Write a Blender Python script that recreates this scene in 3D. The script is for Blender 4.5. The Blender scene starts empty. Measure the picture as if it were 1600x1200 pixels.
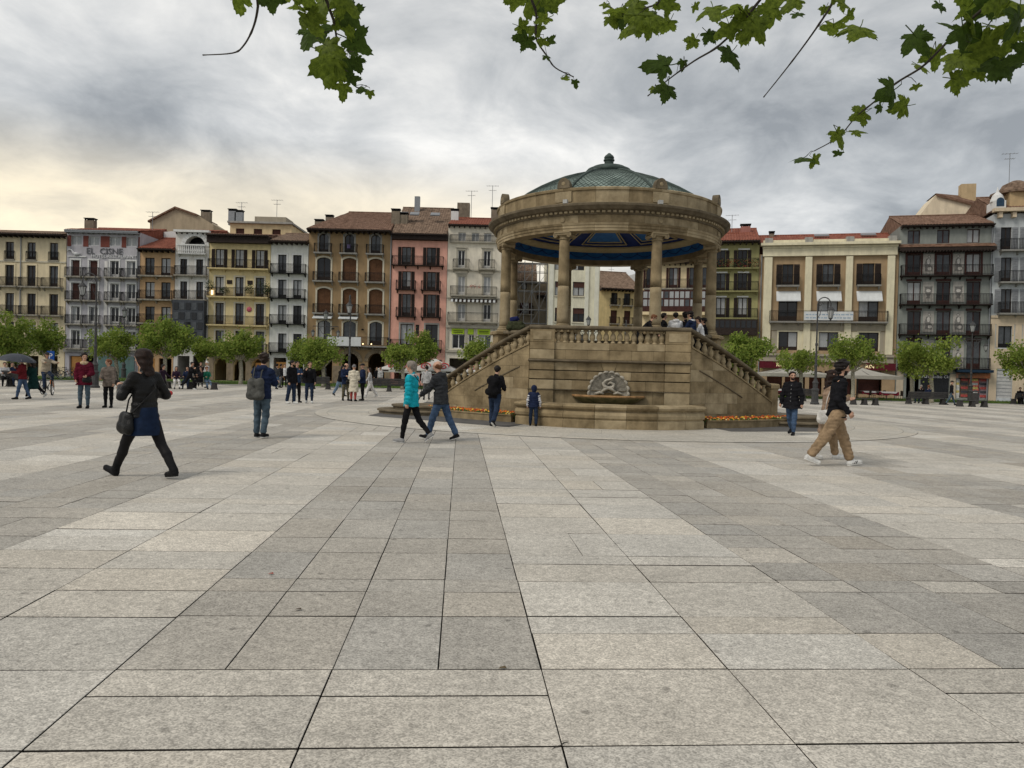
import bpy, bmesh, math, random
import numpy as np
from mathutils import Matrix, Vector
random.seed(7)
RNG = np.random.default_rng(7)
S = bpy.context.scene
COL = S.collection
PI = math.pi
rad = math.radians

# ------------------------------------------------------------------ camera, sky, sun, exposure
F, CAMH, PITCH, ROLL = 1175.0, 1.52, 0.83, 1.45
cam_d = bpy.data.cameras.new('camera'); cam = bpy.data.objects.new('camera', cam_d); COL.objects.link(cam)
cam_d.sensor_width = 36.0; cam_d.lens = F / 1600.0 * 36.0; cam_d.clip_start = 0.05; cam_d.clip_end = 3000
CR = Matrix.Rotation(rad(90 - PITCH), 4, 'X') @ Matrix.Rotation(rad(ROLL), 4, 'Z')
cam.matrix_world = Matrix.Translation((0, 0, CAMH)) @ CR
S.camera = cam
SUN_EL, SUN_AZ = 48.0, 232.0          # azimuth clockwise from +Y: behind and to the left of the camera
EXPOSURE = 0.16
SKY_NISHITA = 0.05
SKY_OFF = (0.4, 5.2, 0)
w = bpy.data.worlds.new('World'); S.world = w; w.use_nodes = True
def build_world():
    nt = w.node_tree; N = nt.nodes; L = nt.links
    N.clear()
    out = N.new('ShaderNodeOutputWorld'); bg = N.new('ShaderNodeBackground'); L.new(bg.outputs[0], out.inputs[0])
    sky = N.new('ShaderNodeTexSky'); sky.sky_type = 'NISHITA'; sky.sun_disc = False
    sky.sun_elevation = rad(SUN_EL); sky.sun_rotation = rad(SUN_AZ); sky.dust_density = 3.0
    tc = N.new('ShaderNodeTexCoord')
    def M(op, a, b=None, clamp=False):
        n = N.new('ShaderNodeMath'); n.operation = op; n.use_clamp = clamp
        for i, v in enumerate((a, b)):
            if v is None: continue
            if isinstance(v, (int, float)): n.inputs[i].default_value = v
            else: L.new(v, n.inputs[i])
        return n.outputs[0]
    sep = N.new('ShaderNodeSeparateXYZ'); L.new(tc.outputs['Generated'], sep.inputs[0])
    zc = M('MAXIMUM', sep.outputs[2], 0.0)
    den = M('ADD', zc, 0.30)
    cb = N.new('ShaderNodeCombineXYZ')
    L.new(M('DIVIDE', sep.outputs[0], den), cb.inputs[0]); L.new(M('DIVIDE', sep.outputs[1], den), cb.inputs[1])
    def noise(scale, detail, rough, dist, off=(0, 0, 0)):
        mp = N.new('ShaderNodeMapping'); mp.inputs[1].default_value = off; L.new(cb.outputs[0], mp.inputs[0])
        n = N.new('ShaderNodeTexNoise'); n.inputs['Scale'].default_value = scale; n.inputs['Detail'].default_value = detail
        n.inputs['Roughness'].default_value = rough; n.inputs['Distortion'].default_value = dist
        L.new(mp.outputs[0], n.inputs['Vector']); return n.outputs['Fac']
    n1 = noise(1.15, 9, 0.55, 0.25, SKY_OFF); n2 = noise(3.6, 8, 0.60, 0.4, (8, 2, 0))
    nn = M('ADD', M('MULTIPLY', n1, 0.62), M('MULTIPLY', n2, 0.38))
    ramp = N.new('ShaderNodeValToRGB'); L.new(nn, ramp.inputs[0]); e = ramp.color_ramp
    e.elements[0].position = 0.38; e.elements[0].color = (0.285, 0.305, 0.325, 1)
    e.elements[1].position = 0.64; e.elements[1].color = (0.88, 0.87, 0.84, 1)
    k = e.elements.new(0.455); k.color = (0.42, 0.44, 0.455, 1)
    k = e.elements.new(0.545); k.color = (0.62, 0.63, 0.63, 1)
    # the thin bright strip where the low evening light gets in under the clouds
    gd = Vector((-0.50, 0.85, 0.0)).normalized()
    vm = N.new('ShaderNodeVectorMath'); vm.operation = 'DOT_PRODUCT'; L.new(tc.outputs['Generated'], vm.inputs[0]); vm.inputs[1].default_value = gd
    az = N.new('ShaderNodeMapRange'); az.interpolation_type = 'SMOOTHERSTEP'; L.new(vm.outputs['Value'], az.inputs[0])
    az.inputs[1].default_value = 0.66; az.inputs[2].default_value = 1.0
    el = N.new('ShaderNodeMapRange'); el.interpolation_type = 'SMOOTHERSTEP'; L.new(sep.outputs[2], el.inputs[0])
    el.inputs[1].default_value = 0.295; el.inputs[2].default_value = 0.17
    gl = M('MULTIPLY', az.outputs[0], el.outputs[0])
    gn = N.new('ShaderNodeMapRange'); L.new(nn, gn.inputs[0]); gn.inputs[1].default_value = 0.40; gn.inputs[2].default_value = 0.60
    gn.inputs[3].default_value = 0.50; gn.inputs[4].default_value = 1.0
    gl = M('MULTIPLY', gl, gn.outputs[0])
    mx = N.new('ShaderNodeMix'); mx.data_type = 'RGBA'; L.new(gl, mx.inputs[0]); L.new(ramp.outputs[0], mx.inputs[6])
    mx.inputs[7].default_value = (1.04, 0.89, 0.62, 1)
    # a cloud deck looks paler towards the horizon
    hz = N.new('ShaderNodeMapRange'); hz.interpolation_type = 'SMOOTHSTEP'; L.new(sep.outputs[2], hz.inputs[0])
    hz.inputs[1].default_value = 0.55; hz.inputs[2].default_value = 0.0; hz.inputs[3].default_value = 0.87; hz.inputs[4].default_value = 1.10
    sc = N.new('ShaderNodeVectorMath'); sc.operation = 'SCALE'; L.new(mx.outputs[2], sc.inputs[0]); L.new(hz.outputs[0], sc.inputs['Scale'])
    s2 = N.new('ShaderNodeVectorMath'); s2.operation = 'SCALE'; L.new(sky.outputs[0], s2.inputs[0]); s2.inputs['Scale'].default_value = SKY_NISHITA * 0.15
    ad = N.new('ShaderNodeVectorMath'); ad.operation = 'ADD'; L.new(sc.outputs[0], ad.inputs[0]); L.new(s2.outputs[0], ad.inputs[1])
    L.new(ad.outputs[0], bg.inputs[0]); bg.inputs[1].default_value = 1.0
build_world()
sd = bpy.data.lights.new('sun', 'SUN'); sd.energy = 1.5; sd.angle = rad(20); sd.color = (1.0, 0.93, 0.83)
sun = bpy.data.objects.new('sun', sd); COL.objects.link(sun)
_sv = Vector((math.sin(rad(SUN_AZ)) * math.cos(rad(SUN_EL)), math.cos(rad(SUN_AZ)) * math.cos(rad(SUN_EL)), math.sin(rad(SUN_EL))))
sun.rotation_euler = _sv.to_track_quat('Z', 'Y').to_euler(); sun.location = (0, 0, 60)
vs = S.view_settings; vs.view_transform = 'Standard'; vs.look = 'None'; vs.exposure = EXPOSURE; vs.gamma = 1; vs.use_curve_mapping = False
S.render.engine = 'CYCLES'; S.cycles.max_bounces = 6; S.cycles.use_denoising = True

# ------------------------------------------------------------------ photo pixel -> place
CR3 = CR.to_3x3()
def ray(px, py): return CR3 @ Vector(((px - 800) / F, -(py - 600) / F, -1))
def ground(px, py, z=0.0):
    d = ray(px, py); t = (z - CAMH) / d.z
    return Vector((d.x * t, d.y * t, z))
def at(px, py, Y):
    d = ray(px, py); t = Y / d.y
    return Vector((d.x * t, Y, CAMH + d.z * t))
def horizon(px): return 583 + (px - 800) * math.tan(rad(ROLL))

# ------------------------------------------------------------------ materials
MATS = {}
def pm(name, col, rough=0.8, var=0.12, scale=4.0, bump=0.0, bscale=40.0, metal=0.0, streak=0.0, spec=0.15, emit=None, trans=0.0, hue=None, detail=5.0, mscale=(1, 1, 1)):
    if name in MATS: return MATS[name]
    m = bpy.data.materials.new(name); m.use_nodes = True; MATS[name] = m
    nt = m.node_tree; N = nt.nodes; L = nt.links; b = N['Principled BSDF']
    b.inputs['Roughness'].default_value = rough; b.inputs['Metallic'].default_value = metal
    b.inputs['Specular IOR Level'].default_value = spec
    tc = N.new('ShaderNodeTexCoord'); src = tc.outputs['Object']
    mp0 = N.new('ShaderNodeMapping'); mp0.inputs['Scale'].default_value = mscale; L.new(src, mp0.inputs[0]); src = mp0.outputs[0]
    n = N.new('ShaderNodeTexNoise'); n.inputs['Scale'].default_value = scale; n.inputs['Detail'].default_value = detail; n.inputs['Roughness'].default_value = 0.62
    L.new(src, n.inputs['Vector'])
    r = N.new('ShaderNodeValToRGB'); L.new(n.outputs['Fac'], r.inputs[0])
    c2 = hue if hue else col
    r.color_ramp.elements[0].position = 0.3; r.color_ramp.elements[1].position = 0.7
    r.color_ramp.elements[0].color = tuple(max(0, c * (1 - var)) for c in col) + (1,)
    r.color_ramp.elements[1].color = tuple(min(1, c * (1 + var)) for c in c2) + (1,)
    colout = r.outputs[0]
    if streak > 0:
        mp = N.new('ShaderNodeMapping'); mp.inputs['Scale'].default_value = (1.3, 1.3, 0.25); L.new(tc.outputs['Object'], mp.inputs[0])
        n2 = N.new('ShaderNodeTexNoise'); n2.inputs['Scale'].default_value = 1.6; n2.inputs['Detail'].default_value = 6; n2.inputs['Roughness'].default_value = 0.7
        L.new(mp.outputs[0], n2.inputs['Vector'])
        r2 = N.new('ShaderNodeValToRGB'); L.new(n2.outputs['Fac'], r2.inputs[0])
        r2.color_ramp.elements[0].position = 0.38; r2.color_ramp.elements[1].position = 0.62
        g = 1 - streak
        r2.color_ramp.elements[0].color = (g, g, g, 1); r2.color_ramp.elements[1].color = (1, 1, 1, 1)
        mx = N.new('ShaderNodeMix'); mx.data_type = 'RGBA'; mx.blend_type = 'MULTIPLY'; mx.inputs[0].default_value = 1
        L.new(colout, mx.inputs[6]); L.new(r2.outputs[0], mx.inputs[7]); colout = mx.outputs[2]
    L.new(colout, b.inputs['Base Color'])
    if bump > 0:
        n3 = N.new('ShaderNodeTexNoise'); n3.inputs['Scale'].default_value = bscale; n3.inputs['Detail'].default_value = 4
        L.new(src, n3.inputs['Vector'])
        bp = N.new('ShaderNodeBump'); bp.inputs['Strength'].default_value = bump; bp.inputs['Distance'].default_value = 0.02
        L.new(n3.outputs['Fac'], bp.inputs['Height']); L.new(bp.outputs[0], b.inputs['Normal'])
    if emit:
        b.inputs['Emission Color'].default_value = tuple(emit[:3]) + (1,); b.inputs['Emission Strength'].default_value = emit[3]
    if trans > 0:
        out = N['Material Output']; tl = N.new('ShaderNodeBsdfTranslucent'); L.new(colout, tl.inputs[0])
        ms = N.new('ShaderNodeMixShader'); ms.inputs[0].default_value = trans
        L.new(b.outputs[0], ms.inputs[1]); L.new(tl.outputs[0], ms.inputs[2]); L.new(ms.outputs[0], out.inputs[0])
    return m
def srgb(r, g, b):
    f = lambda c: ((c / 255 + 0.055) / 1.055) ** 2.4 if c > 10 else c / 255 / 12.92
    return (f(r), f(g), f(b))

# ------------------------------------------------------------------ mesh building
class MB:
    def __init__(s): s.v = []; s.f = []; s.m = []; s.mi = 0
    def add(s, vs, fs):
        o = len(s.v); s.v += [tuple(v) for v in vs]; s.f += [tuple(i + o for i in f) for f in fs]; s.m += [s.mi] * len(fs); return s
    def box(s, x0, x1, y0, y1, z0, z1):
        return s.add([(x0,y0,z0),(x1,y0,z0),(x1,y1,z0),(x0,y1,z0),(x0,y0,z1),(x1,y0,z1),(x1,y1,z1),(x0,y1,z1)],
                     [(0,3,2,1),(4,5,6,7),(0,1,5,4),(1,2,6,5),(2,3,7,6),(3,0,4,7)])
    def cbox(s, c, d): return s.box(c[0]-d[0]/2, c[0]+d[0]/2, c[1]-d[1]/2, c[1]+d[1]/2, c[2]-d[2]/2, c[2]+d[2]/2)
    def bbox(s, x0, x1, y0, y1, z0, z1, b=0.02):
        """box with chamfered edges all round (one small bevel)"""
        v = []; 
        for z, o in ((z0, b), (z0 + b, 0), (z1 - b, 0), (z1, b)):
            v += [(x0+o+ (b if o==0 else 0)*0, y0+o, z), (x1-o, y0+o, z), (x1-o, y1-o, z), (x0+o, y1-o, z)]
        f = [(3,2,1,0), (12,13,14,15)]
        for k in range(3):
            for i in range(4): f.append((k*4+i, k*4+(i+1)%4, k*4+4+(i+1)%4, k*4+4+i))
        return s.add(v, f)
    def lathe(s, prof, n=24, c=(0, 0, 0), a0=0, a1=2*PI, cap=True):
        full = abs(a1 - a0 - 2*PI) < 1e-6
        k = n if full else n + 1; v = []
        for i in range(k):
            a = a0 + (a1 - a0) * i / n; ca, sa = math.cos(a), math.sin(a)
            v += [(c[0] + r*ca, c[1] + r*sa, c[2] + z) for r, z in prof]
        P = len(prof); f = []
        for i in range(n):
            j = (i + 1) % k
            for q in range(P - 1): f.append((i*P+q, j*P+q, j*P+q+1, i*P+q+1))
        if cap and full:
            if prof[0][0] > 1e-4: f.append(tuple(i*P for i in range(k))[::-1])
            if prof[-1][0] > 1e-4: f.append(tuple(i*P+P-1 for i in range(k)))
        return s.add(v, f)
    def arc(s, prof, a0, a1, n=6, c=(0, 0, 0)):
        """closed ring-section block: prof is a closed polygon of (r, z)"""
        P = len(prof); v = []
        for i in range(n + 1):
            a = a0 + (a1 - a0) * i / n; ca, sa = math.cos(a), math.sin(a)
            v += [(c[0] + r*ca, c[1] + r*sa, c[2] + z) for r, z in prof]
        f = []
        for i in range(n):
            for q in range(P): f.append((i*P+q, (i+1)*P+q, (i+1)*P+(q+1) % P, i*P+(q+1) % P))
        f.append(tuple(range(P))); f.append(tuple(n*P + i for i in range(P))[::-1])
        return s.add(v, f)
    def tube(s, pts, r, n=6, cap=True):
        pts = [Vector(p) for p in pts]; rs = r if isinstance(r, (list, tuple)) else [r] * len(pts); v = []
        up = None
        for i, p in enumerate(pts):
            t = (pts[min(i+1, len(pts)-1)] - pts[max(i-1, 0)]).normalized()
            if up is None: up = t.orthogonal().normalized()
            up = (up - t * up.dot(t)); up = up.normalized() if up.length > 1e-6 else t.orthogonal().normalized()
            sd = t.cross(up)
            for k in range(n):
                a = 2*PI*k/n; v.append(p + (up*math.cos(a) + sd*math.sin(a)) * rs[i])
        f = []
        for i in range(len(pts) - 1):
            for k in range(n): f.append((i*n+k, i*n+(k+1) % n, (i+1)*n+(k+1) % n, (i+1)*n+k))
        if cap: f.append(tuple(range(n))[::-1]); f.append(tuple((len(pts)-1)*n + k for k in range(n)))
        return s.add(v, f)
    def sweep(s, path, prof):
        """prof: closed polygon (out, up) swept along a path; out is to the right of travel in plan"""
        path = [Vector(p) for p in path]; P = len(prof); v = []
        for i, p in enumerate(path):
            a = (path[i] - path[i-1]) if i > 0 else (path[1] - path[0])
            b = (path[i+1] - path[i]) if i < len(path) - 1 else a
            a = Vector((a.x, a.y, 0)).normalized(); b = Vector((b.x, b.y, 0)).normalized()
            na, nb = Vector((a.y, -a.x, 0)), Vector((b.y, -b.x, 0)); nn = (na + nb)
            nn = nn / max(1e-6, nn.length_squared) * 2 if nn.length > 1e-6 else na
            v += [p + nn * o + Vector((0, 0, u)) for o, u in prof]
        f = []
        for i in range(len(path) - 1):
            for q in range(P): f.append((i*P+q, i*P+(q+1) % P, (i+1)*P+(q+1) % P, (i+1)*P+q))
        f.append(tuple(range(P))[::-1]); f.append(tuple((len(path)-1)*P + q for q in range(P)))
        return s.add(v, f)
    def prism(s, poly, y0, y1):
        """polygon in xz, extruded in y (poly counter-clockwise seen from -y)"""
        n = len(poly); v = [(x, y0, z) for x, z in poly] + [(x, y1, z) for x, z in poly]
        f = [tuple(range(n)), tuple(range(n, 2*n))[::-1]] + [(i, i+n, (i+1) % n + n, (i+1) % n) for i in range(n)]
        return s.add(v, f)
    def mesh(s, name, mats, smooth=False):
        me = bpy.data.meshes.new(name); me.from_pydata(s.v, [], s.f)
        for m in (mats if isinstance(mats, (list, tuple)) else [mats]): me.materials.append(m)
        if len(me.materials) > 1: me.polygons.foreach_set('material_index', s.m)
        if smooth: me.polygons.foreach_set('use_smooth', [True] * len(me.polygons))
        me.update(); return me
    def obj(s, name, mats, parent=None, smooth=False, loc=(0, 0, 0), rot=(0, 0, 0)):
        return link(name, s.mesh(name, mats, smooth), parent, loc, rot)
def link(name, me, parent=None, loc=(0, 0, 0), rot=(0, 0, 0)):
    o = bpy.data.objects.new(name, me); COL.objects.link(o); o.location = loc; o.rotation_euler = rot
    if parent is not None: o.parent = parent
    return o
def thing(name, label, cat, loc=(0, 0, 0), rz=0.0, group=None):
    o = bpy.data.objects.new(name, None); COL.objects.link(o); o.location = loc; o.rotation_euler = (0, 0, rz)
    o.empty_display_size = 0.3
    return tag(o, label, cat, group)
def tag(o, label=None, cat=None, group=None, kind=None):
    if label: o['label'] = label
    if cat: o['category'] = cat
    if group: o['group'] = group
    if kind: o['kind'] = kind
    return o
def copy_tree(o, parent=None):
    c = o.copy(); COL.objects.link(c); c.parent = parent
    for ch in list(o.children): copy_tree(ch, c)
    return c
def text(name, body, size, mat, parent, loc, rot=(PI/2, 0, 0), extrude=0.02, align='CENTER'):
    cu = bpy.data.curves.new(name, 'FONT'); cu.body = body; cu.size = size; cu.extrude = extrude; cu.align_x = align; cu.resolution_u = 2
    tmp = bpy.data.objects.new(name, cu); COL.objects.link(tmp)
    dg = bpy.context.evaluated_depsgraph_get(); me = bpy.data.meshes.new_from_object(tmp.evaluated_get(dg))
    bpy.data.objects.remove(tmp); bpy.data.curves.remove(cu)
    me.materials.clear(); me.materials.append(mat)
    return link(name, me, parent, loc, rot)

def letters(body, size, mat, parent, loc, extrude=.03):
    """raised sign letters, each one a piece of its own"""
    def mesh_of(t):
        cu = bpy.data.curves.new('letter', 'FONT'); cu.body = t; cu.size = size; cu.extrude = extrude; cu.resolution_u = 2
        tmp = bpy.data.objects.new('letter', cu); COL.objects.link(tmp); me = bpy.data.meshes.new_from_object(tmp.evaluated_get(bpy.context.evaluated_depsgraph_get()))
        bpy.data.objects.remove(tmp); bpy.data.curves.remove(cu); me.materials.clear(); me.materials.append(mat); return me
    mx = lambda me: max(v.co.x for v in me.vertices)
    full = mx(mesh_of(body))
    for i, ch in enumerate(body):
        if ch == ' ': continue
        me = mesh_of(ch); link('letter', me, parent, (loc[0] - full/2 + mx(mesh_of(body[:i+1])) - mx(me), loc[1], loc[2]), (PI/2, 0, 0))
# ------------------------------------------------------------------ ground and paving
def granite(name):
    m = bpy.data.materials.new(name); m.use_nodes = True; nt = m.node_tree; N = nt.nodes; L = nt.links; b = N['Principled BSDF']
    b.inputs['Roughness'].default_value = 0.75; b.inputs['Specular IOR Level'].default_value = 0.2
    tc = N.new('ShaderNodeTexCoord'); geo = N.new('ShaderNodeNewGeometry')
    def noise(scale, detail=3, rough=0.6):
        n = N.new('ShaderNodeTexNoise'); n.inputs['Scale'].default_value = scale; n.inputs['Detail'].default_value = detail
        n.inputs['Roughness'].default_value = rough; L.new(geo.outputs['Position'], n.inputs['Vector']); return n.outputs['Fac']
    def ramp(src, stops):
        r = N.new('ShaderNodeValToRGB'); L.new(src, r.inputs[0]); e = r.color_ramp.elements
        for i, (p, c) in enumerate(stops):
            k = e[i] if i < 2 else e.new(p)
            k.position = p; k.color = (c, c, c, 1) if isinstance(c, (int, float)) else tuple(c) + (1,)
        return r.outputs[0]
    def mul(a, c, f=1.0):
        x = N.new('ShaderNodeMix'); x.data_type = 'RGBA'; x.blend_type = 'MULTIPLY'; x.inputs[0].default_value = f
        L.new(a, x.inputs[6]); L.new(c, x.inputs[7]); return x.outputs[2]
    at_ = N.new('ShaderNodeAttribute'); at_.attribute_name = 'tone'
    c = at_.outputs['Color']
    def grain(scale, lo, hi, p0, p1):
        v = N.new('ShaderNodeTexVoronoi'); v.voronoi_dimensions = '2D'; v.inputs['Scale'].default_value = scale; L.new(geo.outputs['Position'], v.inputs['Vector'])
        sp = N.new('ShaderNodeSeparateColor'); L.new(v.outputs['Color'], sp.inputs[0]); return ramp(sp.outputs[0], [(p0, lo), (p1, hi)])
    c = mul(c, grain(135, 0.66, 1.15, 0.05, 0.8))
    c = mul(c, grain(66, 0.88, 1.06, 0.1, 0.8))
    c = mul(c, ramp(noise(14, 3, 0.7), [(0.35, 0.86), (0.65, 1.10)]))
    c = mul(c, ramp(noise(2.3, 6, 0.65), [(0.30, 0.87), (0.68, 1.06)]))
    c = mul(c, ramp(noise(0.35, 4, 0.6), [(0.35, 0.90), (0.65, 1.05)]))
    # old chewing gum and drip stains
    vo = N.new('ShaderNodeTexVoronoi'); vo.feature = 'F1'; vo.voronoi_dimensions = '2D'; vo.inputs['Scale'].default_value = 1.15; L.new(geo.outputs['Position'], vo.inputs['Vector'])
    wn = N.new('ShaderNodeMath'); wn.operation = 'MULTIPLY_ADD'; L.new(noise(30, 2), wn.inputs[0]); wn.inputs[1].default_value = 0.05; L.new(vo.outputs['Distance'], wn.inputs[2])
    c = mul(c, ramp(wn.outputs[0], [(0.040, 0.62), (0.062, 1.0)]))
    L.new(c, b.inputs['Base Color'])
    bp = N.new('ShaderNodeBump'); bp.inputs['Strength'].default_value = 0.25; bp.inputs['Distance'].default_value = 0.004
    L.new(noise(170, 2), bp.inputs['Height']); L.new(bp.outputs[0], b.inputs['Normal'])
    return m
M_SLAB = granite('granite_paving')
M_JOINT = pm('joint_dirt', (0.035, 0.031, 0.026), 0.95, 0.4, 8)
M_ASPH = pm('asphalt', (0.11, 0.108, 0.105), 0.9, 0.25, 3, 0.2, 120)
M_DARKPAVE = pm('dark_slate_paving', (0.105, 0.102, 0.098), 0.75, 0.25, 2.5, 0.2, 90)

mb = MB(); mb.add([(-900, -200, -0.05), (900, -200, -0.05), (900, 1500, -0.05), (-900, 1500, -0.05)], [(0, 1, 2, 3)])
tag(mb.obj('ground', M_ASPH), 'grey street surface round the plaza', None, kind='structure')

PYAW = rad(3.9)
KC = Vector((3.4, 28.1, 0)); KROT = rad(-5)
def slab_mesh(rects, name):
    """rects: (u0,u1,v0,v1,top,tilt,colour) boxes without a bottom"""
    v, f, cols, mi = [], [], [], []
    for (u0, u1, v0, v1, z, tl, c) in rects:
        o = len(v); e = 0.002
        za, zb, zc_, zd = z + tl[0], z + tl[1], z - tl[0], z - tl[1]
        v += [(u0, v0, -0.03), (u1, v0, -0.03), (u1, v1, -0.03), (u0, v1, -0.03),
              (u0, v0, za - e), (u1, v0, zb - e), (u1, v1, zc_ - e), (u0, v1, zd - e),
              (u0 + e, v0 + e, za), (u1 - e, v0 + e, zb), (u1 - e, v1 - e, zc_), (u0 + e, v1 - e, zd)]
        for a in (0, 4):
            for i in range(4): f.append((o + a + i, o + a + (i+1) % 4, o + a + 4 + (i+1) % 4, o + a + 4 + i))
        f.append((o + 8, o + 9, o + 10, o + 11)); cols += [c] * 12; mi += [1]*4 + [0]*5
    me = bpy.data.meshes.new(name); me.from_pydata(v, [], f); me.materials.append(M_SLAB); me.materials.append(M_JOINT); me.polygons.foreach_set('material_index', mi)
    ca = me.color_attributes.new('tone', 'FLOAT_COLOR', 'POINT')
    ca.data.foreach_set('color', np.array([(c[0], c[1], c[2], 1.0) for c in cols], dtype=np.float32).ravel())
    return me
LIGHT, DARK = (0.570, 0.533, 0.465), (0.432, 0.404, 0.354)
def slab_tone(base, r):
    k = 1 + r.gauss(0, 0.045); t = r.gauss(0, 0.010)
    if r.random() < 0.05: k *= 1.16
    return (base[0]*k*(1+t), base[1]*k, base[2]*k*(1-t*1.4))
def build_paving():
    r = random.Random(11)
    base = MB(); base.add([(-60, -3, -0.02), (66, -3, -0.02), (66, 60.5, -0.02), (-60, 60.5, -0.02)], [(0, 1, 2, 3)])
    plaza = base.obj('plaza_paving', M_JOINT, rot=(0, 0, PYAW)); tag(plaza, 'pale granite slab paving of the square', None, kind='structure')
    cu, su = math.cos(PYAW), math.sin(PYAW)
    rects = []
    P0, PER, DW = -1.673, 4.09, 2.123
    def vis(u0, u1, v0, v1):
        u, v = (u0+u1)/2, (v0+v1)/2; X, Y = u*cu - v*su, u*su + v*cu
        if Y < -1.2 or abs(X) > 0.70*1.12*max(Y, 0) + 3.5: return False
        return (X-KC.x)**2 + (Y-KC.y)**2 > 9.6**2
    def put(u0, u1, v0, v1, base):
        if not vis(u0, u1, v0, v1): return
        g = 0.0022 + r.random()**2*0.0036; h_ = 0.0045 + r.random()*0.0060
        rects.append((u0+g, u1-g, v0+h_, v1-h_, r.uniform(-0.0012, 0.0012), (r.gauss(0, .0007), r.gauss(0, .0007)), slab_tone(base, r)))
    near = [-1.6, -0.75, -0.2, 0.62, 1.15, 1.98, 2.50, 3.03, 3.83]
    for k in range(-13, 13):
        u0 = P0 + k*PER
        for isdark, ua, ub in ((True, u0, u0+DW), (False, u0+DW, u0+PER)):
            # foreground cross band: large pale slabs
            um = (ua+ub)/2
            rows = list(near)
            if isdark: rows = near[:-1] + [3.52, 3.83]
            for a, b_ in zip(rows[:-1], rows[1:]):
                for c0, c1 in ((ua, um), (um, ub)): put(c0, c1, a, b_, LIGHT)
            v = 3.83
            seq = [.83, .52, .31, .80, .55] if (isdark and k == 0) else ([.53, .31, .79, .50, .28, .88, .80] if (not isdark and k == 0) else [])
            i = 0
            while v < 60:
                h = seq[i] if i < len(seq) else r.choice([.31, .5, .53, .8, .85, .55, .8]); i += 1
                if v + h > 60.4: break
                if isdark:
                    for c in range(4):
                        c0, c1 = ua + c*DW/4, ua + (c+1)*DW/4
                        # now and then a replaced pale slab
                        bs = LIGHT if r.random() < 0.035 else DARK
                        put(c0, c1, v, v+h, bs)
                else:
                    for c0, c1 in ((ua, um), (um, ub)):
                        if r.random() < 0.12 and h > .45: 
                            mu = c0 + (c1-c0)*r.choice([.35, .5, .62]); put(c0, mu, v, v+h, LIGHT); put(mu, c1, v, v+h, LIGHT)
                        else: put(c0, c1, v, v+h, LIGHT)
                v += h
    # size in the photo: the 300 largest are pieces of their own
    def px(q):
        u, v = (q[0]+q[1])/2, (q[2]+q[3])/2; X, Y = u*cu - v*su, u*su + v*cu
        if Y < 2.3 or abs(X) > 0.69*Y + 0.3: return 0
        return (q[1]-q[0])*(q[3]-q[2])/Y**3
    rects.sort(key=px, reverse=True)
    for q in rects[:300]:
        c = ((q[0]+q[1])/2, (q[2]+q[3])/2)
        link('paving_slab', slab_mesh([(q[0]-c[0], q[1]-c[0], q[2]-c[1], q[3]-c[1]) + q[4:]], 'paving_slab'), plaza, (c[0], c[1], 0))
    tag(link('paving_slabs', slab_mesh(rects[300:], 'paving_slabs'), plaza), kind='stuff')
    return plaza
PLAZA = build_paving()
def scraps():
    for px, py, col, lb in ((423, 898, (.30, .05, .03), 'tiny red scrap lying on a darker slab'), (466, 954, (.10, .08, .06), 'dry brown leaf scrap on a darker slab'), (785, 1046, (.12, .09, .05), 'dry leaf scrap beside a joint near the centre')):
        g = ground(px, py); m = MB(); m.add([(-.02, -.008, .006), (.0, -.014, .012), (.022, -.004, .007), (.014, .012, .015), (-.012, .010, .009)], [(0, 1, 2, 3, 4)])
        o = m.obj('litter_scrap', pm('scrap_%d' % px, col, .8, .2, 40), None, False, (g.x, g.y, .001)); tag(o, lb, 'litter')
    pts = [(862, 1172), (868, 1168), (876, 1166), (880, 1162), (888, 1160)]; m = MB(); v = []
    for i, p in enumerate(pts):
        g = ground(*p); t = .004 if 0 < i < 4 else .0015; v += [(g.x, g.y - t, .0035), (g.x, g.y + t, .0035)]
    m.add(v, [(i*2, i*2+2, i*2+3, i*2+1) for i in range(len(pts)-1)]); o = m.obj('slab_crack', M_JOINT); o.parent = PLAZA; o.matrix_parent_inverse = PLAZA.matrix_basis.inverted()
scraps()

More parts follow.
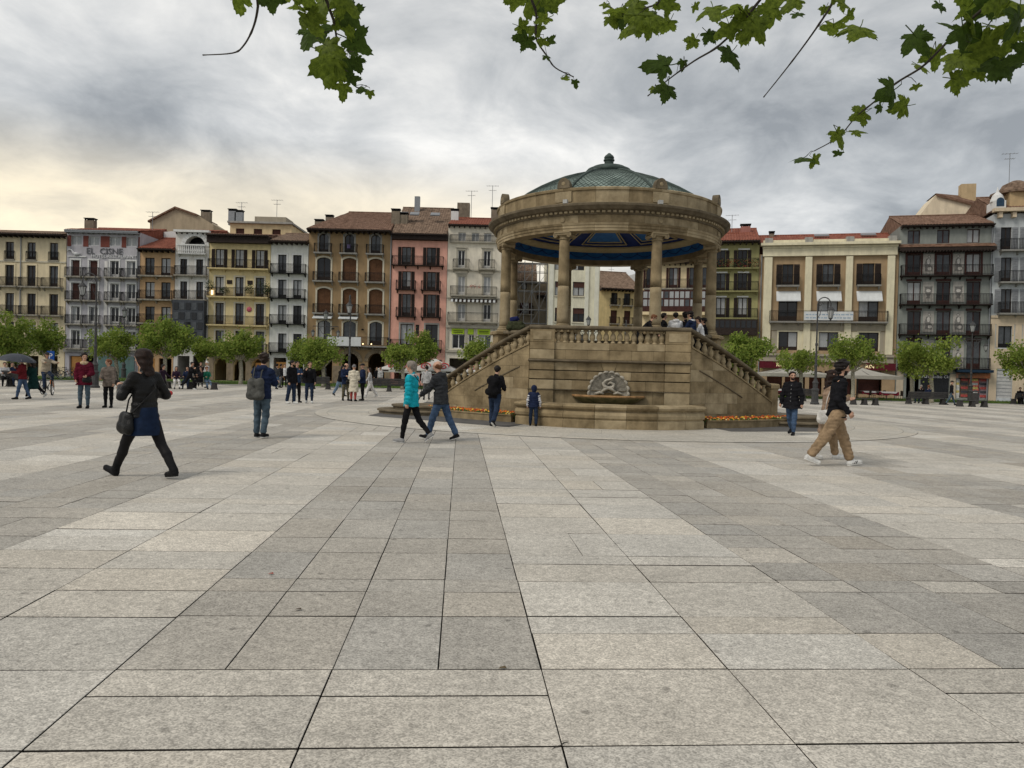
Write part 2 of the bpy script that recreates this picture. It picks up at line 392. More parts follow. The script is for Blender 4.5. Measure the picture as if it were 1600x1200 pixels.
def build_circle():
    """round apron of ring-laid slabs about the bandstand"""
    r = random.Random(5)
    mbd = MB(); n = 96; R = 10.405
    mbd.add([(R*math.cos(2*PI*i/n), R*math.sin(2*PI*i/n), 0.004) for i in range(n)], [tuple(range(n))])
    o = mbd.obj('round_pavement', M_JOINT, loc=(KC.x, KC.y, 0)); tag(o, 'round apron of pale slabs ringing the bandstand', None, kind='structure')
    v, f, cols = [], [], []
    for ra, rb, cnt in ((10.4, 10.0, 40), (9.995, 8.6, 44), (8.595, 7.4, 40), (7.395, 6.3, 34), (6.295, 5.2, 28), (5.195, 3.9, 20)):
        off = r.random()
        for i in range(cnt):
            a0 = 2*PI*(i+off)/cnt + 0.0025/ra; a1 = 2*PI*(i+1+off)/cnt - 0.0025/ra
            c = slab_tone((0.54, 0.505, 0.435), r); o0 = len(v); z = 0.010 + r.uniform(-.001, .001); ns = 4
            for q in range(ns+1):
                a = a0 + (a1-a0)*q/ns
                v += [(rb*math.cos(a), rb*math.sin(a), z), ((ra-.004)*math.cos(a), (ra-.004)*math.sin(a), z)]; cols += [c, c]
            for q in range(ns): f.append((o0+q*2, o0+q*2+1, o0+q*2+3, o0+q*2+2))
    me = bpy.data.meshes.new('ring_slabs'); me.from_pydata(v, [], f); me.materials.append(M_SLAB)
    ca = me.color_attributes.new('tone', 'FLOAT_COLOR', 'POINT')
    ca.data.foreach_set('color', np.array([tuple(c)+(1,) for c in cols], dtype=np.float32).ravel())
    tag(link('ring_slabs', me, o), kind='stuff')
    # dark slate strips beside the flower beds
    for pts in ([(575, 650), (795, 668), (822, 663), (790, 640), (668, 628)], [(1108, 668), (1142, 675), (1284, 675), (1300, 655), (1180, 640), (1120, 640)]):
        w_ = [ground(*p) for p in pts]; m2 = MB(); m2.add([(p.x, p.y, 0.0155) for p in w_], [tuple(range(len(w_)))])
        q = m2.obj('dark_pavement', M_DARKPAVE); tag(q, 'dark slate strip of pavement beside the flower bed', None, kind='structure')
build_circle()

# far lawn and street strips behind the benches
M_GRASS = pm('grass', (0.055, 0.10, 0.022), 0.9, 0.45, 6, 0.3, 30, hue=(0.09, 0.14, 0.03))
def strip(name, y0, y1, x0, x1, z, mat, label):
    m = MB(); m.box(x0, x1, y0, y1, -0.04, z); o = m.obj(name, mat); tag(o, label, None, kind='structure'); return o
strip('street', 72.5, 78.2, -75, 14, 0.0, M_ASPH, 'narrow street in front of the house row')
M_KERB = pm('kerb_stone', (0.33, 0.32, 0.30), 0.85, 0.2, 5)
strip('pavement', 60.6, 62.0, -75, 75, 0.02, pm('far_paving', (0.40, 0.385, 0.35), 0.85, 0.15, 2), 'pale paved strip behind the benches')
def lawn(x0, x1, y0, y1, side):
    m = MB(); m.box(x0, x1, y0, y1, -0.04, 0.10); o = m.obj('lawn', M_GRASS); tag(o, 'low green lawn strip %s' % side, None, kind='structure')
    r = random.Random(3); b = MB()
    for i in range(int((x1-x0)*90)):
        x, y = r.uniform(x0, x1), y0 + (y1-y0)*r.random()**1.6; h = r.uniform(.05, .16); d = r.uniform(.01, .025); t = r.uniform(-.05, .05)
        b.add([(x-d, y, .09), (x+d, y, .09), (x+t, y+r.uniform(-.04, .04), .1+h)], [(0, 1, 2)])
    g = b.obj('grass', M_GRASS); tag(g, 'short grass blades on the lawn %s' % side, 'grass', kind='stuff')
lawn(-52, -1, 62.0, 72.0, 'before the left house row')
lawn(15, 60, 63.0, 68.4, 'before the right house row')
# ------------------------------------------------------------------ bandstand
M_STONE = pm('sandstone', (0.252, 0.189, 0.104), 0.88, 0.38, 1.8, 0.35, 22, streak=0.22, hue=(0.285, 0.222, 0.130))
M_STONE2 = pm('sandstone_pale', (0.35, 0.272, 0.158), 0.88, 0.32, 2.2, 0.3, 26, streak=0.18, hue=(0.37, 0.30, 0.19))
M_STONE3 = pm('sandstone_dark_weathered', (0.17, 0.138, 0.092), 0.9, 0.35, 2.5, 0.35, 24, streak=0.3)
M_COPPER = pm('copper_verdigris', (0.19, 0.255, 0.225), 0.6, 0.30, 2.0, 0.2, 30, streak=0.3, hue=(0.24, 0.295, 0.265))
M_COPPERD = pm('copper_dark', (0.055, 0.075, 0.066), 0.55, 0.4, 4, 0.2, 30)
M_BLUE = pm('ceiling_blue', (0.022, 0.125, 0.36), 0.6, 0.25, 3)
M_BLUED = pm('ceiling_deep_blue', (0.012, 0.030, 0.15), 0.6, 0.25, 3)
M_CREAM = pm('ceiling_cream', (0.50, 0.42, 0.25), 0.7, 0.12, 3)
M_WHITESTONE = pm('shell_pale_stone', (0.36, 0.335, 0.28), 0.9, 0.35, 8, 0.4, 30)
M_GREYSTONE = pm('shell_grey_stone', (0.22, 0.205, 0.17), 0.9, 0.4, 9, 0.4, 30)
M_WATER = pm('basin_water', (0.03, 0.04, 0.03), 0.05, 0.2, 3, 0.1, 8, spec=0.5)
M_ALGAE = pm('algae_stone', (0.15, 0.155, 0.055), 0.6, 0.45, 5, 0.3, 20, hue=(0.24, 0.17, 0.075))
M_RUST = pm('ochre_stain_stone', (0.33, 0.19, 0.085), 0.6, 0.4, 6, 0.3, 20)

def build_bandstand():
    K = thing('bandstand', 'round sandstone bandstand with columns and a green copper dome', 'bandstand', KC, KROT)
    rr = random.Random(21)
    A = lambda d: rad(d) - PI/2          # angle measured from the front (-y)
    pol = lambda r_, d: (r_*math.cos(A(d)), r_*math.sin(A(d)))
    # ---- drum and floor
    dm = MB(); dm.lathe([(4.55, 0.012), (4.55, 0.35), (4.42, 0.42), (4.40, 1.86), (4.52, 1.90), (4.52, 2.0), (0.0, 2.0)], 64, cap=False)
    dm.obj('drum', M_STONE, K)
    ter = MB(); ter.box(-2.36, 2.36, -4.9, -3.6, 0.012, 1.995); ter.obj('terrace_core', M_STONE, K)
    # ---- front wall: courses of blocks with recessed joints
    fw = MB(); fw.box(-2.40, 2.40, -4.98, -4.905, 0.012, 2.50); FW = fw.obj('front_wall', M_STONE3, K)
    Y0 = -5.07
    courses = [(0.012, 0.62, 0, 5), (0.632, 1.045, 1, 5), (1.062, 1.345, 0, 6), (1.375, 1.625, 1, 5), (1.655, 1.90, 0, 6), (1.985, 2.275, 1, 5), (2.285, 2.50, 0, 4)]
    for ci, (z0, z1, odd, n) in enumerate(courses):
        wide = 3.36
        if ci == 4:      # keyed course over the shell
            xs = [-1.68, -0.98, -0.30, 0.30, 0.98, 1.68]
        else:
            xs = [-1.68] + [(-1.68 + wide*(i + (0.5 if odd else 0))/n) for i in range(0 if odd else 1, n)] + [1.68]
        for a, b_ in zip(xs[:-1], xs[1:]):
            k = 0.003
            m = MB()
            if ci == 4 and abs(a + 0.30) < 1e-6:
                m.prism([(-0.17, z0), (0.17, z0), (0.245, z1), (-0.245, z1)], Y0 - 0.02, -4.985)
            elif ci == 4 and abs(b_ + 0.30) < 1e-6:
                m.prism([(a+k, z0), (-0.18, z0), (-0.255, z1), (a+k, z1)], Y0, -4.985)
            elif ci == 4 and abs(a - 0.30) < 1e-6:
                m.prism([(0.18, z0), (b_-k, z0), (b_-k, z1), (0.255, z1)], Y0, -4.985)
            else: m.bbox(a+k, b_-k, Y0 + rr.uniform(-.003, .003), -4.985, z0, z1, 0.008)
            m.obj('stone_block', M_STONE if rr.random() < .82 else M_STONE2, FW)
        for sx in (-1, 1):                # pier blocks
            x0, x1 = sorted((sx*1.684, sx*2.44)); m = MB()
            m.bbox(x0, x1, Y0 - 0.07 + rr.uniform(-.002, .002), -4.985, z0, z1, 0.01); m.obj('stone_block', M_STONE if rr.random() < .8 else M_STONE2, FW)
    # string course under the parapet
    sc = MB(); sc.sweep([(-2.48, -5.14, 1.905), (2.48, -5.14, 1.905)], [(-.10, 0), (.03, 0), (.06, .03), (.06, .055), (.02, .075), (-.10, .075)]); sc.obj('string_course', M_STONE3, K)
    sc = MB(); sc.box(-2.5, 2.5, -5.16, -4.985, 1.0465, 1.0605); sc.obj('string_course', M_STONE3, K)
    # parapet piers
    for sx in (-1, 1):
        x0, x1 = sorted((sx*1.684, sx*2.44)); m = MB(); m.bbox(x0, x1, -5.13, -4.78, 2.503, 2.915, 0.015)
        p = m.obj('parapet_pier', M_STONE, K)
        m = MB(); m.box(x0+.1, x1-.1, -5.145, -5.132, 2.58, 2.84); m.obj('pier_panel', M_STONE2, p)
    BAL = MB(); BAL.lathe([(.075, 0), (.075, .035), (.045, .05), (.052, .075), (.088, .14), (.092, .18), (.075, .25), (.042, .315), (.040, .345), (.062, .36), (.072, .372), (.072, .40)], 14)
    bal_me = BAL.mesh('baluster', M_STONE2, True)
    for i in range(16):
        x = -1.58 + 3.16*i/15; link('baluster', bal_me, K, (x, -4.95, 2.503))
    rail_prof = [(-.20, 0), (.17, 0), (.21, .035), (.21, .085), (.16, .12), (-.19, .12), (-.23, .085), (-.23, .035)]
    # ---- ramps with curved rails, one to each side
    def ramp_pt(sx, t): return Vector((sx*(2.44 + (5.45-2.44)*t), -5.02 + (-2.62+5.02)*t, 0))
    def ramp_z(t): return 3.03 - 1.66*(0.80*t + 0.20*t*t)
    N_ = 14
    for sx in (-1, 1):
        P = [ramp_pt(sx, i/N_) for i in range(N_+1)]
        d = (P[-1]-P[0]).normalized(); out = Vector((d.y, -d.x, 0))
        if out.y > 0: out = -out
        # wall as courses of blocks following the slope
        base = MB(); v = []
        for i, p in enumerate(P):
            zt = ramp_z(i/N_) - 0.60
            for o_, z in ((0.0, 0.012), (0.0, zt), (-0.30, zt), (-0.30, 0.012)): v.append((p.x + out.x*o_, p.y + out.y*o_, z))
        f = []
        for i in range(N_):
            for q in range(4): f.append((i*4+q, i*4+(q+1) % 4, i*4+4+(q+1) % 4, i*4+4+q))
        f += [(0, 1, 2, 3), (N_*4+3, N_*4+2, N_*4+1, N_*4)]
        base.add(v, f); rw = base.obj('ramp_wall', M_STONE3, K)
        L_ = (P[-1]-P[0]).length
        # facing blocks
        zc = [0.012, 0.40, 0.72, 1.05, 1.40, 1.76, 2.12, 2.45]
        for ci in range(7):
            z0, z1 = zc[ci] + .003, zc[ci+1] - .003
            cuts = [0.0]; 
            while cuts[-1] < 1: cuts.append(cuts[-1] + rr.uniform(.17, .28))
            cuts[-1] = 1.0
            for a, b_ in zip(cuts[:-1], cuts[1:]):
                if ramp_z(b_) - .62 < z0 + .02 and ramp_z(a) - .62 < z0 + .04: continue
                ta, tb = a + .001, b_ - .001
                za, zb = min(z1, ramp_z(ta) - .612), min(z1, ramp_z(tb) - .612)
                poly = [(ta, z0)]
                if zb > z0 + .01: poly += [(tb, z0), (tb, zb)]
                else:
                    tt = ta
                    while tt < tb and ramp_z(tt) - .612 > z0: tt += .002
                    poly += [(tt, z0)]
                if za >= z1 - 1e-6 and zb < z1 - .005:
                    tt = ta
                    while tt < tb and ramp_z(tt) - .612 > z1: tt += .002
                    if tt < tb: poly.append((tt, z1))
                poly.append((ta, za))
                m = MB(); n = len(poly); vv = []
                for o_ in (0.035, 0.002):
                    for t, z in poly:
                        q = ramp_pt(sx, t) + out*o_; vv.append((q.x, q.y, z))
                ff = [tuple(range(n)), tuple(range(n, 2*n))[::-1]] + [(i, i+n, (i+1) % n+n, (i+1) % n) for i in range(n)]
                m.add(vv, ff); m.obj('stone_block', M_STONE if rr.random() < .82 else M_STONE2, rw)
        # sloping mouldings
        order = P if sx > 0 else P[::-1]
        def path(dz, t0=0, t1=1):
            pts = [ramp_pt(sx, t0 + (t1-t0)*i/N_) + Vector((0, 0, ramp_z(t0 + (t1-t0)*i/N_) + dz)) for i in range(N_+1)]
            return pts if sx > 0 else pts[::-1]
        m = MB(); m.sweep(path(-.605), [(-.34, 0), (.06, 0), (.06, .05), (.02, .07), (-.30, .07)]); m.obj('stringer', M_STONE, K)
        m = MB(); m.sweep([q + Vector((0, 0, 0)) for q in path(-1.18, .10, .62)], [(.037, 0), (.062, .01), (.062, .04), (.037, .05)]); m.obj('sloping_moulding', M_STONE3, K)
        rl = MB(); rl.sweep([q - Vector((out.x*.12, out.y*.12, 0)) for q in path(-.12)], [(-.16, 0), (.14, 0), (.17, .035), (.17, .085), (.13, .12), (-.15, .12), (-.18, .085), (-.18, .035)]); rl.obj('handrail', M_STONE3, K)
        for i in range(13):
            t = (i + .6)/13.3; q = ramp_pt(sx, t) - out*.12
            link('baluster', bal_me, K, (q.x, q.y, ramp_z(t) - .535))
        # newel
        q = ramp_pt(sx, 1.045) - out*.10; m = MB(); m.lathe([(.0, .012), (.25, .012), (.25, .30), (.22, .34), (.22, 1.18), (.27, 1.24), (.27, 1.34), (.23, 1.38), (0, 1.40)], 4, (0, 0, 0), PI/4, PI/4 + 2*PI)
        m.obj('newel', M_STONE, K, False, (q.x, q.y, 0), (0, 0, math.atan2(d.y, d.x)))
        # treads rising behind the ramp wall
        for i in range(11):
            t0, t1 = 1 - (i+1)/11, 1 - i/11; z = 2.0*(i+1)/11
            a, b_ = ramp_pt(sx, t0) - out*.305, ramp_pt(sx, t1) - out*.305; c_, e_ = b_ - out*1.0, a - out*1.0
            m = MB(); vv = [(p.x, p.y, zz) for zz in (.013, z) for p in (a, b_, c_, e_)]
            fs = [(0,3,2,1),(4,5,6,7),(0,1,5,4),(1,2,6,5),(2,3,7,6),(3,0,4,7)]
            m.add(vv, fs); m.obj('step', M_STONE3, K)
        # rounded bottom steps
        for rad_, z0, z1 in ((1.80, .016, .16), (1.30, .162, .32)):
            m = MB(); m.lathe([(rad_-.06, z0), (rad_-.06, z1-.07), (rad_, z1-.055), (rad_, z1-.012), (rad_-.012, z1), (0, z1)], 48, cap=False); m.obj('rounded_step', M_STONE3, K, False, (sx*6.25, -1.75, 0))
        # flower bed kerb
        kp = [Vector((sx*2.95, -5.35, .016)), Vector((sx*3.9, -4.85, .016)), Vector((sx*4.9, -4.05, .016)), Vector((sx*5.75, -3.15, .016)), Vector((sx*6.3, -2.35, .016))]
        pts = kp if sx > 0 else kp[::-1]
        cp = []
        for i in range(25):
            t = i/24*(len(pts)-1); j = min(int(t), len(pts)-2); u = t-j
            p0, p1, p2, p3 = pts[max(j-1, 0)], pts[j], pts[j+1], pts[min(j+2, len(pts)-1)]
            cp.append(.5*((2*p1) + (-p0+p2)*u + (2*p0-5*p1+4*p2-p3)*u*u + (-p0+3*p1-3*p2+p3)*u**3))
        bed = MB(); bed.sweep(cp, [(-.16, 0), (0, 0), (0, .19), (.025, .20), (.025, .235), (-.16, .235)])
        kb = bed.obj('bed_kerb', M_STONE, K)
        so = MB(); inner = [(p.x, p.y, .17) for p in cp]; hub = [(sx*5.6, -2.5, .17), (sx*2.5, -5.08, .17)]
        inner = inner if sx > 0 else inner[::-1]
        so.add(inner + hub, [tuple(range(len(inner)+2))]); so.obj('soil', pm('soil', (.05, .035, .02), .95, .4, 8), kb)
        fl = MB(); 
        for i in range(1500):
            t = rr.uniform(0.02, .97); j = int(t*24); p = cp[j].lerp(cp[min(j+1, 24)], t*24-j); bk = ramp_pt(sx, 0).lerp(ramp_pt(sx, 1), (t if sx > 0 else 1-t))
            p = p.lerp(Vector((bk.x, bk.y, 0)) + out*.08, .14 + .78*rr.random()**1.5)
            z = .19 + rr.uniform(.02, .15); a = rr.random()*6.28; s_ = rr.uniform(.018, .036); tl = rr.uniform(-.5, .5)
            fl.mi = rr.choice([0, 0, 1, 2, 2, 3, 3, 3, 3, 4])
            if fl.mi >= 3: z -= .03; 
            vs_ = []
            for k in range(5):
                b_ = a + k*1.257; vs_.append((p.x + s_*math.cos(b_), p.y + s_*math.sin(b_)*.8 - tl*.03, z + s_*.7*math.sin(b_)))
            fl.add(vs_, [(0, 1, 2, 3, 4)])
            if rr.random() < .8:
                fl.mi = 3; fl.add([(p.x-.04, p.y, z-.03), (p.x+.04, p.y-.02, z-.03), (p.x+rr.uniform(-.05, .05), p.y-.03, z-.13)], [(0, 1, 2)])
        fo = fl.obj('pansies', [pm('petal_orange', (.50, .13, .015), .6, .3, 9), pm('petal_yellow', (.60, .36, .04), .6, .25, 9), pm('petal_rust', (.30, .045, .015), .6, .3, 9), pm('bed_leaf', (.045, .08, .02), .7, .4, 9), pm('petal_cream', (.7, .58, .25), .6, .2, 9)])
        fo.parent = None; fo.location = K.location; fo.rotation_euler = (0, 0, KROT)
        tag(fo, 'bed of orange and yellow pansies along the %s stair wall of the bandstand' % ('left' if sx < 0 else 'right'), 'flowers', 'pansy beds', kind='stuff')
    rl = MB(); rl.sweep([(-2.46, -4.955, 2.91), (2.46, -4.955, 2.91)], rail_prof); rl.obj('handrail', M_STONE3, K)
    # ---- fountain basin
    bas = MB(); bas.box(-2.4, 2.4, -5.3, -5.10, .012, .30); BA = bas.obj('basin', M_STONE3, K)
    def bp(t):
        a = t*2-1; x = 2.78*a
        return Vector((x, -7.0 + 1.15*abs(a)**2.4, .012))
    prof = [(-.34, 0), (0, 0), (0, .22), (-.035, .25), (-.035, .265), (.015, .30), (.03, .38), (.0, .46), (-.05, .50), (-.05, .515), (.05, .56), (.075, .61), (.05, .66), (-.34, .69)]
    cuts = [0, .11, .26, .42, .58, .74, .89, 1]
    for a, b_ in zip(cuts[:-1], cuts[1:]):
        m = MB(); m.sweep([bp(a + .0008 + (b_-a-.0016)*i/8) for i in range(9)], prof); m.obj('stone_block', M_STONE if rr.random() < .82 else M_STONE2, BA)
    for sx in (-1, 1):
        m = MB(); pts = [Vector((sx*2.78, -5.84, .012)), Vector((sx*2.70, -5.12, .012))]
        pts = pts if sx > 0 else pts[::-1]
        m.sweep(pts, prof); m.obj('stone_block', M_STONE, BA)
    wt = MB(); n = 24; pp = [bp(i/n) + Vector((0, .3, 0)) for i in range(n+1)]
    wt.add([(p.x*.9, p.y, .50) for p in pp] + [(2.4, -5.12, .50), (-2.4, -5.12, .50)], [tuple(range(n+3))]); wt.obj('water', M_WATER, BA)
    # bowl: shallow half dish on the wall
    bw = MB(); bw.lathe([(.05, .54), (.40, .57), (.75, .66), (1.0, .79), (1.10, .86), (1.12, .915), (1.06, .925), (.98, .86), (.3, .74), (0, .73)], 32, (0, -5.09, 0), PI, 2*PI, cap=False)
    for i, v in enumerate(bw.v): bw.v[i] = (v[0], -5.09 + (v[1]+5.09)*.72, v[2])
    bw.m = [1 if (sum(bw.v[k][2] for k in f)/4) > .84 else 0 for f in bw.f]
    bw.obj('fountain_bowl', [M_ALGAE, M_RUST], K, True)
    # shell with a dolphin
    sh = MB(); n = 40; R0 = .575
    ring = []
    for i in range(n+1):
        a = PI*1.12*i/n - PI*.06; rr_ = R0
        ring.append((rr_*math.cos(a)*1.03, 1.02 + rr_*1.09*math.sin(a)))
    sh.v = [(0, -5.10, 1.0)]
    for i in range(n+1):
        a = PI*1.12*i/n - PI*.06
        for q in range(1, 6):
            t = q/5; ridge = .014*math.cos(i*PI/2)*t
            sh.v.append((R0*t*math.cos(a)*1.0, -5.095 - .07*t*t - ridge, 1.0 + R0*1.05*t*math.sin(a)))
    for i in range(n):
        b0, b1 = 1+i*5, 1+(i+1)*5; sh.f.append((0, b0, b1)); sh.m.append(0)
        for q in range(4): sh.f.append((b0+q, b0+q+1, b1+q+1, b1+q)); sh.m.append(0)
    SH = sh.obj('shell_niche', M_GREYSTONE, K, True)
    m = MB(); pts = []; rs = []
    for i in range(97):
        a = PI*1.14*i/96 - PI*.07; w_ = abs(math.sin(i*PI/8)); pts.append((R0*(1.0 + .06*w_)*math.cos(a), -5.15 - .02*w_, 1.0 + R0*(1.04 + .06*w_)*math.sin(a))); rs.append(.022 + .022*w_)
    m.tube(pts, rs, 7)
    m.obj('scalloped_rim', M_WHITESTONE, SH, True)
    m = MB(); sp = [(.06, 1.53), (.13, 1.49), (.06, 1.45), (-.06, 1.40), (-.13, 1.31), (-.10, 1.21), (.0, 1.16), (.11, 1.20), (.12, 1.30), (.03, 1.34), (-.03, 1.28)]
    m.tube([(x*1.25, -5.20, z-.03) for x, z in sp], [.015, .022, .03, .042, .052, .058, .06, .055, .045, .035, .02], 8)
    m.tube([(-.24, -5.18, .99), (-.1, -5.22, 1.10), (0, -5.22, 1.14), (.1, -5.22, 1.10), (.24, -5.18, .99)], [.03, .055, .06, .055, .03], 8)
    m.tube([(-.42, -5.2, .96), (-.27, -5.21, 1.0), (-.15, -5.2, .96)], [.03, .05, .03], 7); m.tube([(.42, -5.2, .96), (.27, -5.21, 1.0), (.15, -5.2, .96)], [.03, .05, .03], 7)
    m.obj('carved_dolphin', M_WHITESTONE, SH, True)
    m = MB()
    for s_ in (-1, 1):
        m.tube([(s_*.40, -5.25, .955), (s_*.26, -5.28, .985), (s_*.13, -5.25, .95)], [.012, .03, .012], 6)
    # ---- pedestals, side balustrades and columns
    angs = [22.5 + 45*k for k in range(8)]
    pm_ = MB(); pm_.bbox(-.40, .40, -.40, .40, 1.2, 2.60, .01); pm_.bbox(-.33, .33, -.33, .33, 2.602, 2.86, .01); pm_.bbox(-.42, .42, -.42, .42, 2.862, 3.0, .03); ped_me = pm_.mesh('pedestal', M_STONE)
    sh_prof = lambda z0, z1, H0, H1: [(.192 - .030*((z-H0)/(H1-H0))**1.6, z) for z in [z0 + (z1-z0)*i/6 for i in range(7)]]
    H0, H1 = 3.17, 5.90
    cb = MB(); cb.lathe([(.27, 3.0), (.27, 3.05), (.245, 3.055), (.26, 3.08), (.245, 3.105), (.21, 3.115), (.225, 3.14), (.215, 3.165), (.194, 3.17)], 24); base_me = cb.mesh('column_base', M_STONE2, False)
    lo = MB(); lo.lathe(sh_prof(H0, 4.40, H0, H1), 24); lo_me = lo.mesh('column_shaft', M_STONE2, True)
    up = MB(); up.lathe(sh_prof(4.404, H1, H0, H1), 24); up_me = up.mesh('column_shaft', M_STONE, True)
    cp_ = MB(); cp_.lathe([(.165, 5.90), (.19, 5.92), (.19, 5.94), (.165, 5.96), (.17, 6.0), (.22, 6.05), (.0, 6.06)], 24, cap=False); cp_.box(-.27, .27, -.25, .25, 6.10, 6.148); cp_.box(-.22, .22, -.23, .23, 6.04, 6.10)
    for sy in (-1, 1):
        for sx in (-1, 1):
            pts = []
            for i in range(15):
                a = i/14*3.6*PI; r_ = .078*(1 - i/16); pts.append((sx*(.235 + r_*math.sin(a)*1.0), sy*.215, 6.03 + r_*math.cos(a)))
            cp_.tube(pts, [.022]*14 + [.012], 6)
            cp_.v += []; 
            o_ = len(cp_.v); n = 14
            cp_.add([(sx*.235 + .082*math.cos(2*PI*k/n), yy, 6.03 + .082*math.sin(2*PI*k/n)) for yy in (sy*.19, sy*.21) for k in range(n)], [tuple(range(n)), tuple(range(n, 2*n))[::-1]] + [(k, (k+1) % n, (k+1) % n+n, k+n) for k in range(n)])
    for sx in (-1, 1): cp_.tube([(sx*.235, -.20, 6.03), (sx*.235, 0, 6.03), (sx*.235, .20, 6.03)], [.075, .05, .075], 10)
    cap_me = cp_.mesh('capital', M_STONE2)
    for d in angs:
        x, y = pol(3.9, d); rz = A(d) + PI/2
        link('pedestal', ped_me, K, (x, y, 0), (0, 0, rz))
        col = link('column', lo_me, K, (x, y, 0), (0, 0, rz + rr.random()*3)); link('column_base', base_me, col); link('upper_shaft', up_me, col, (0, 0, 0), (0, 0, 1.3)); link('capital', cap_me, col, (0, 0, 0), (0, 0, rz - col.rotation_euler.z))
    for k in range(1, 8):
        d0, d1 = -22.5 + 45*k + 6.5, 22.5 + 45*k - 6.5
        m = MB(); m.arc([(3.74, 2.88), (4.10, 2.88), (4.12, 2.92), (4.10, 2.99), (3.74, 2.99)], A(d0), A(d1), 10); m.obj('side_rail', M_STONE3, K)
        m = MB(); m.arc([(3.76, 2.0), (4.08, 2.0), (4.08, 2.48), (3.76, 2.48)], A(d0), A(d1), 10); m.obj('side_plinth', M_STONE, K)
        for i in range(9):
            x, y = pol(3.92, d0 + (d1-d0)*(i+.5)/9); link('baluster', bal_me, K, (x, y, 2.481))
    # ---- entablature
    def ring(name, prof, n, mats, a_off=0.0, inner=None, seg=5):
        bk = MB(); r_in = min(p[0] for p in prof); r_out = max(p[0] for p in prof); z0 = min(p[1] for p in prof); z1 = max(p[1] for p in prof)
        bk.lathe([(r_in+.02, z0+.012), (r_in+.10, z0+.012), (r_in+.10, z1-.012), (r_in+.02, z1-.012), (r_in+.02, z0+.012)], 96, cap=False)
        o = bk.obj(name, M_STONE3, K)
        me = {}
        for q, mt in enumerate(mats):
            m = MB(); m.arc(prof, -PI/n + .0007, PI/n - .0007, seg); me[q] = m.mesh('stone_block', mt)
        for i in range(n): link('stone_block', me[0 if rr.random() < .62 else 1], o, (0, 0, 0), (0, 0, 2*PI*(i + a_off)/n))
        return o
    ring('architrave', [(3.62, 6.15), (4.08, 6.15), (4.08, 6.24), (4.10, 6.245), (4.10, 6.33), (4.12, 6.335), (4.14, 6.40), (3.62, 6.40)], 24, (M_STONE2, M_STONE))
    fz = ring('frieze', [(3.75, 6.403), (4.09, 6.403), (4.09, 6.655), (3.75, 6.655)], 24, (M_STONE, M_STONE2), .5)
    m = MB(); m.lathe([(.0, .055), (.03, .05), (.05, .03), (.075, .035), (.085, .015), (.085, 0)], 20); med_me = m.mesh('medallion', M_STONE2, True)
    for d in angs:
        x, y = pol(4.092, d); link('medallion', med_me, fz, (x, y, 6.53), (PI/2, 0, A(d) + PI/2))
    co = MB(); co.lathe([(3.75, 6.658), (4.13, 6.658), (4.15, 6.70), (4.16, 6.76), (4.20, 6.775), (4.30, 6.80), (4.36, 6.86), (4.41, 6.90), (4.42, 6.965), (4.38, 6.985), (4.06, 7.02), (3.75, 7.02)], 128, cap=False); co.obj('cornice', M_STONE3, K)
    de = MB()
    for i in range(150):
        a = 2*PI*i/150; c, s_ = math.cos(a), math.sin(a); t = .052
        de.add([(r_*c - q*s_, r_*s_ + q*c, z) for z in (6.705, 6.768) for r_, q in ((4.14, -t), (4.225, -t), (4.225, t), (4.14, t))], [(0,3,2,1),(4,5,6,7),(0,1,5,4),(1,2,6,5),(2,3,7,6),(3,0,4,7)])
    tag(de.obj('dentil_course', M_STONE2, K), kind='stuff')
    at_o = ring('attic', [(3.80, 7.023), (4.10, 7.023), (4.10, 7.08), (4.07, 7.09), (4.07, 7.44), (4.11, 7.455), (4.12, 7.52), (4.08, 7.55), (3.80, 7.55)], 24, (M_STONE, M_STONE2))
    for d in angs:
        m = MB(); m.arc([(4.075, 7.095), (4.115, 7.095), (4.115, 7.435), (4.075, 7.435)], A(d) - .07, A(d) + .07, 4); m.obj('attic_pier', M_STONE2, at_o)
        m = MB(); poly = []
        for i in range(13):
            t = i/12; a = PI*t; poly.append((.22*math.cos(a), .34*max(0, math.sin(a))**.85))
        m.prism([(-x, z) for x, z in poly][::-1], -.11, .11)
        x, y = pol(4.0, d); ac = m.obj('acroterion', M_STONE3, K, False, (x, y, 7.552), (0, 0, A(d) + PI/2))
        m = MB(); m.lathe([(0, .02), (.035, .018), (.06, .008), (.065, 0)], 14, cap=False); m.obj('carved_boss', M_STONE2, ac, True, (0, -.112, .14), (PI/2, 0, 0))
    # floodlights and cable on the cornice
    for d in (-20, 20.5):
        m = MB(); m.box(-.07, .07, -.07, .05, 0, .12); x, y = pol(4.33, d); m.obj('floodlight', pm('grey_fitting', (.42, .42, .40), .5, .1), K, False, (x, y, 6.99), (0, 0, A(d)+PI/2))
    # ---- ceiling
    c1 = MB(); c1.lathe([(3.619, 6.16), (3.619, 6.36)], 96, cap=False); c1.obj('inner_architrave', M_STONE, K)
    c1 = MB(); c1.lathe([(3.66, 6.36), (3.60, 6.36), (3.60, 6.66), (3.66, 6.66)], 96, cap=False); IF = c1.obj('inner_frieze', M_BLUE, K)
    m = MB()
    for i in range(32):
        a0 = 2*PI*i/32; pts = []
        for q in range(9):
            a = a0 + q/8*2*PI/32; pts.append((3.59*math.cos(a), 3.59*math.sin(a), 6.58 - .13*math.sin(PI*q/8)))
        m.tube(pts, .016, 4)
        m.lathe([(0, -.03), (.03, 0), (0, .03)], 6, (3.58*math.cos(a0), 3.58*math.sin(a0), 6.60), cap=False)
    m.obj('garland_ornament', M_BLUED, IF)
    c1 = MB(); c1.lathe([(3.61, 6.66), (3.50, 6.665), (3.46, 6.72), (3.40, 6.78), (3.36, 6.86), (3.45, 6.90)], 96, cap=False); c1.obj('ceiling_moulding', M_CREAM, K, True)
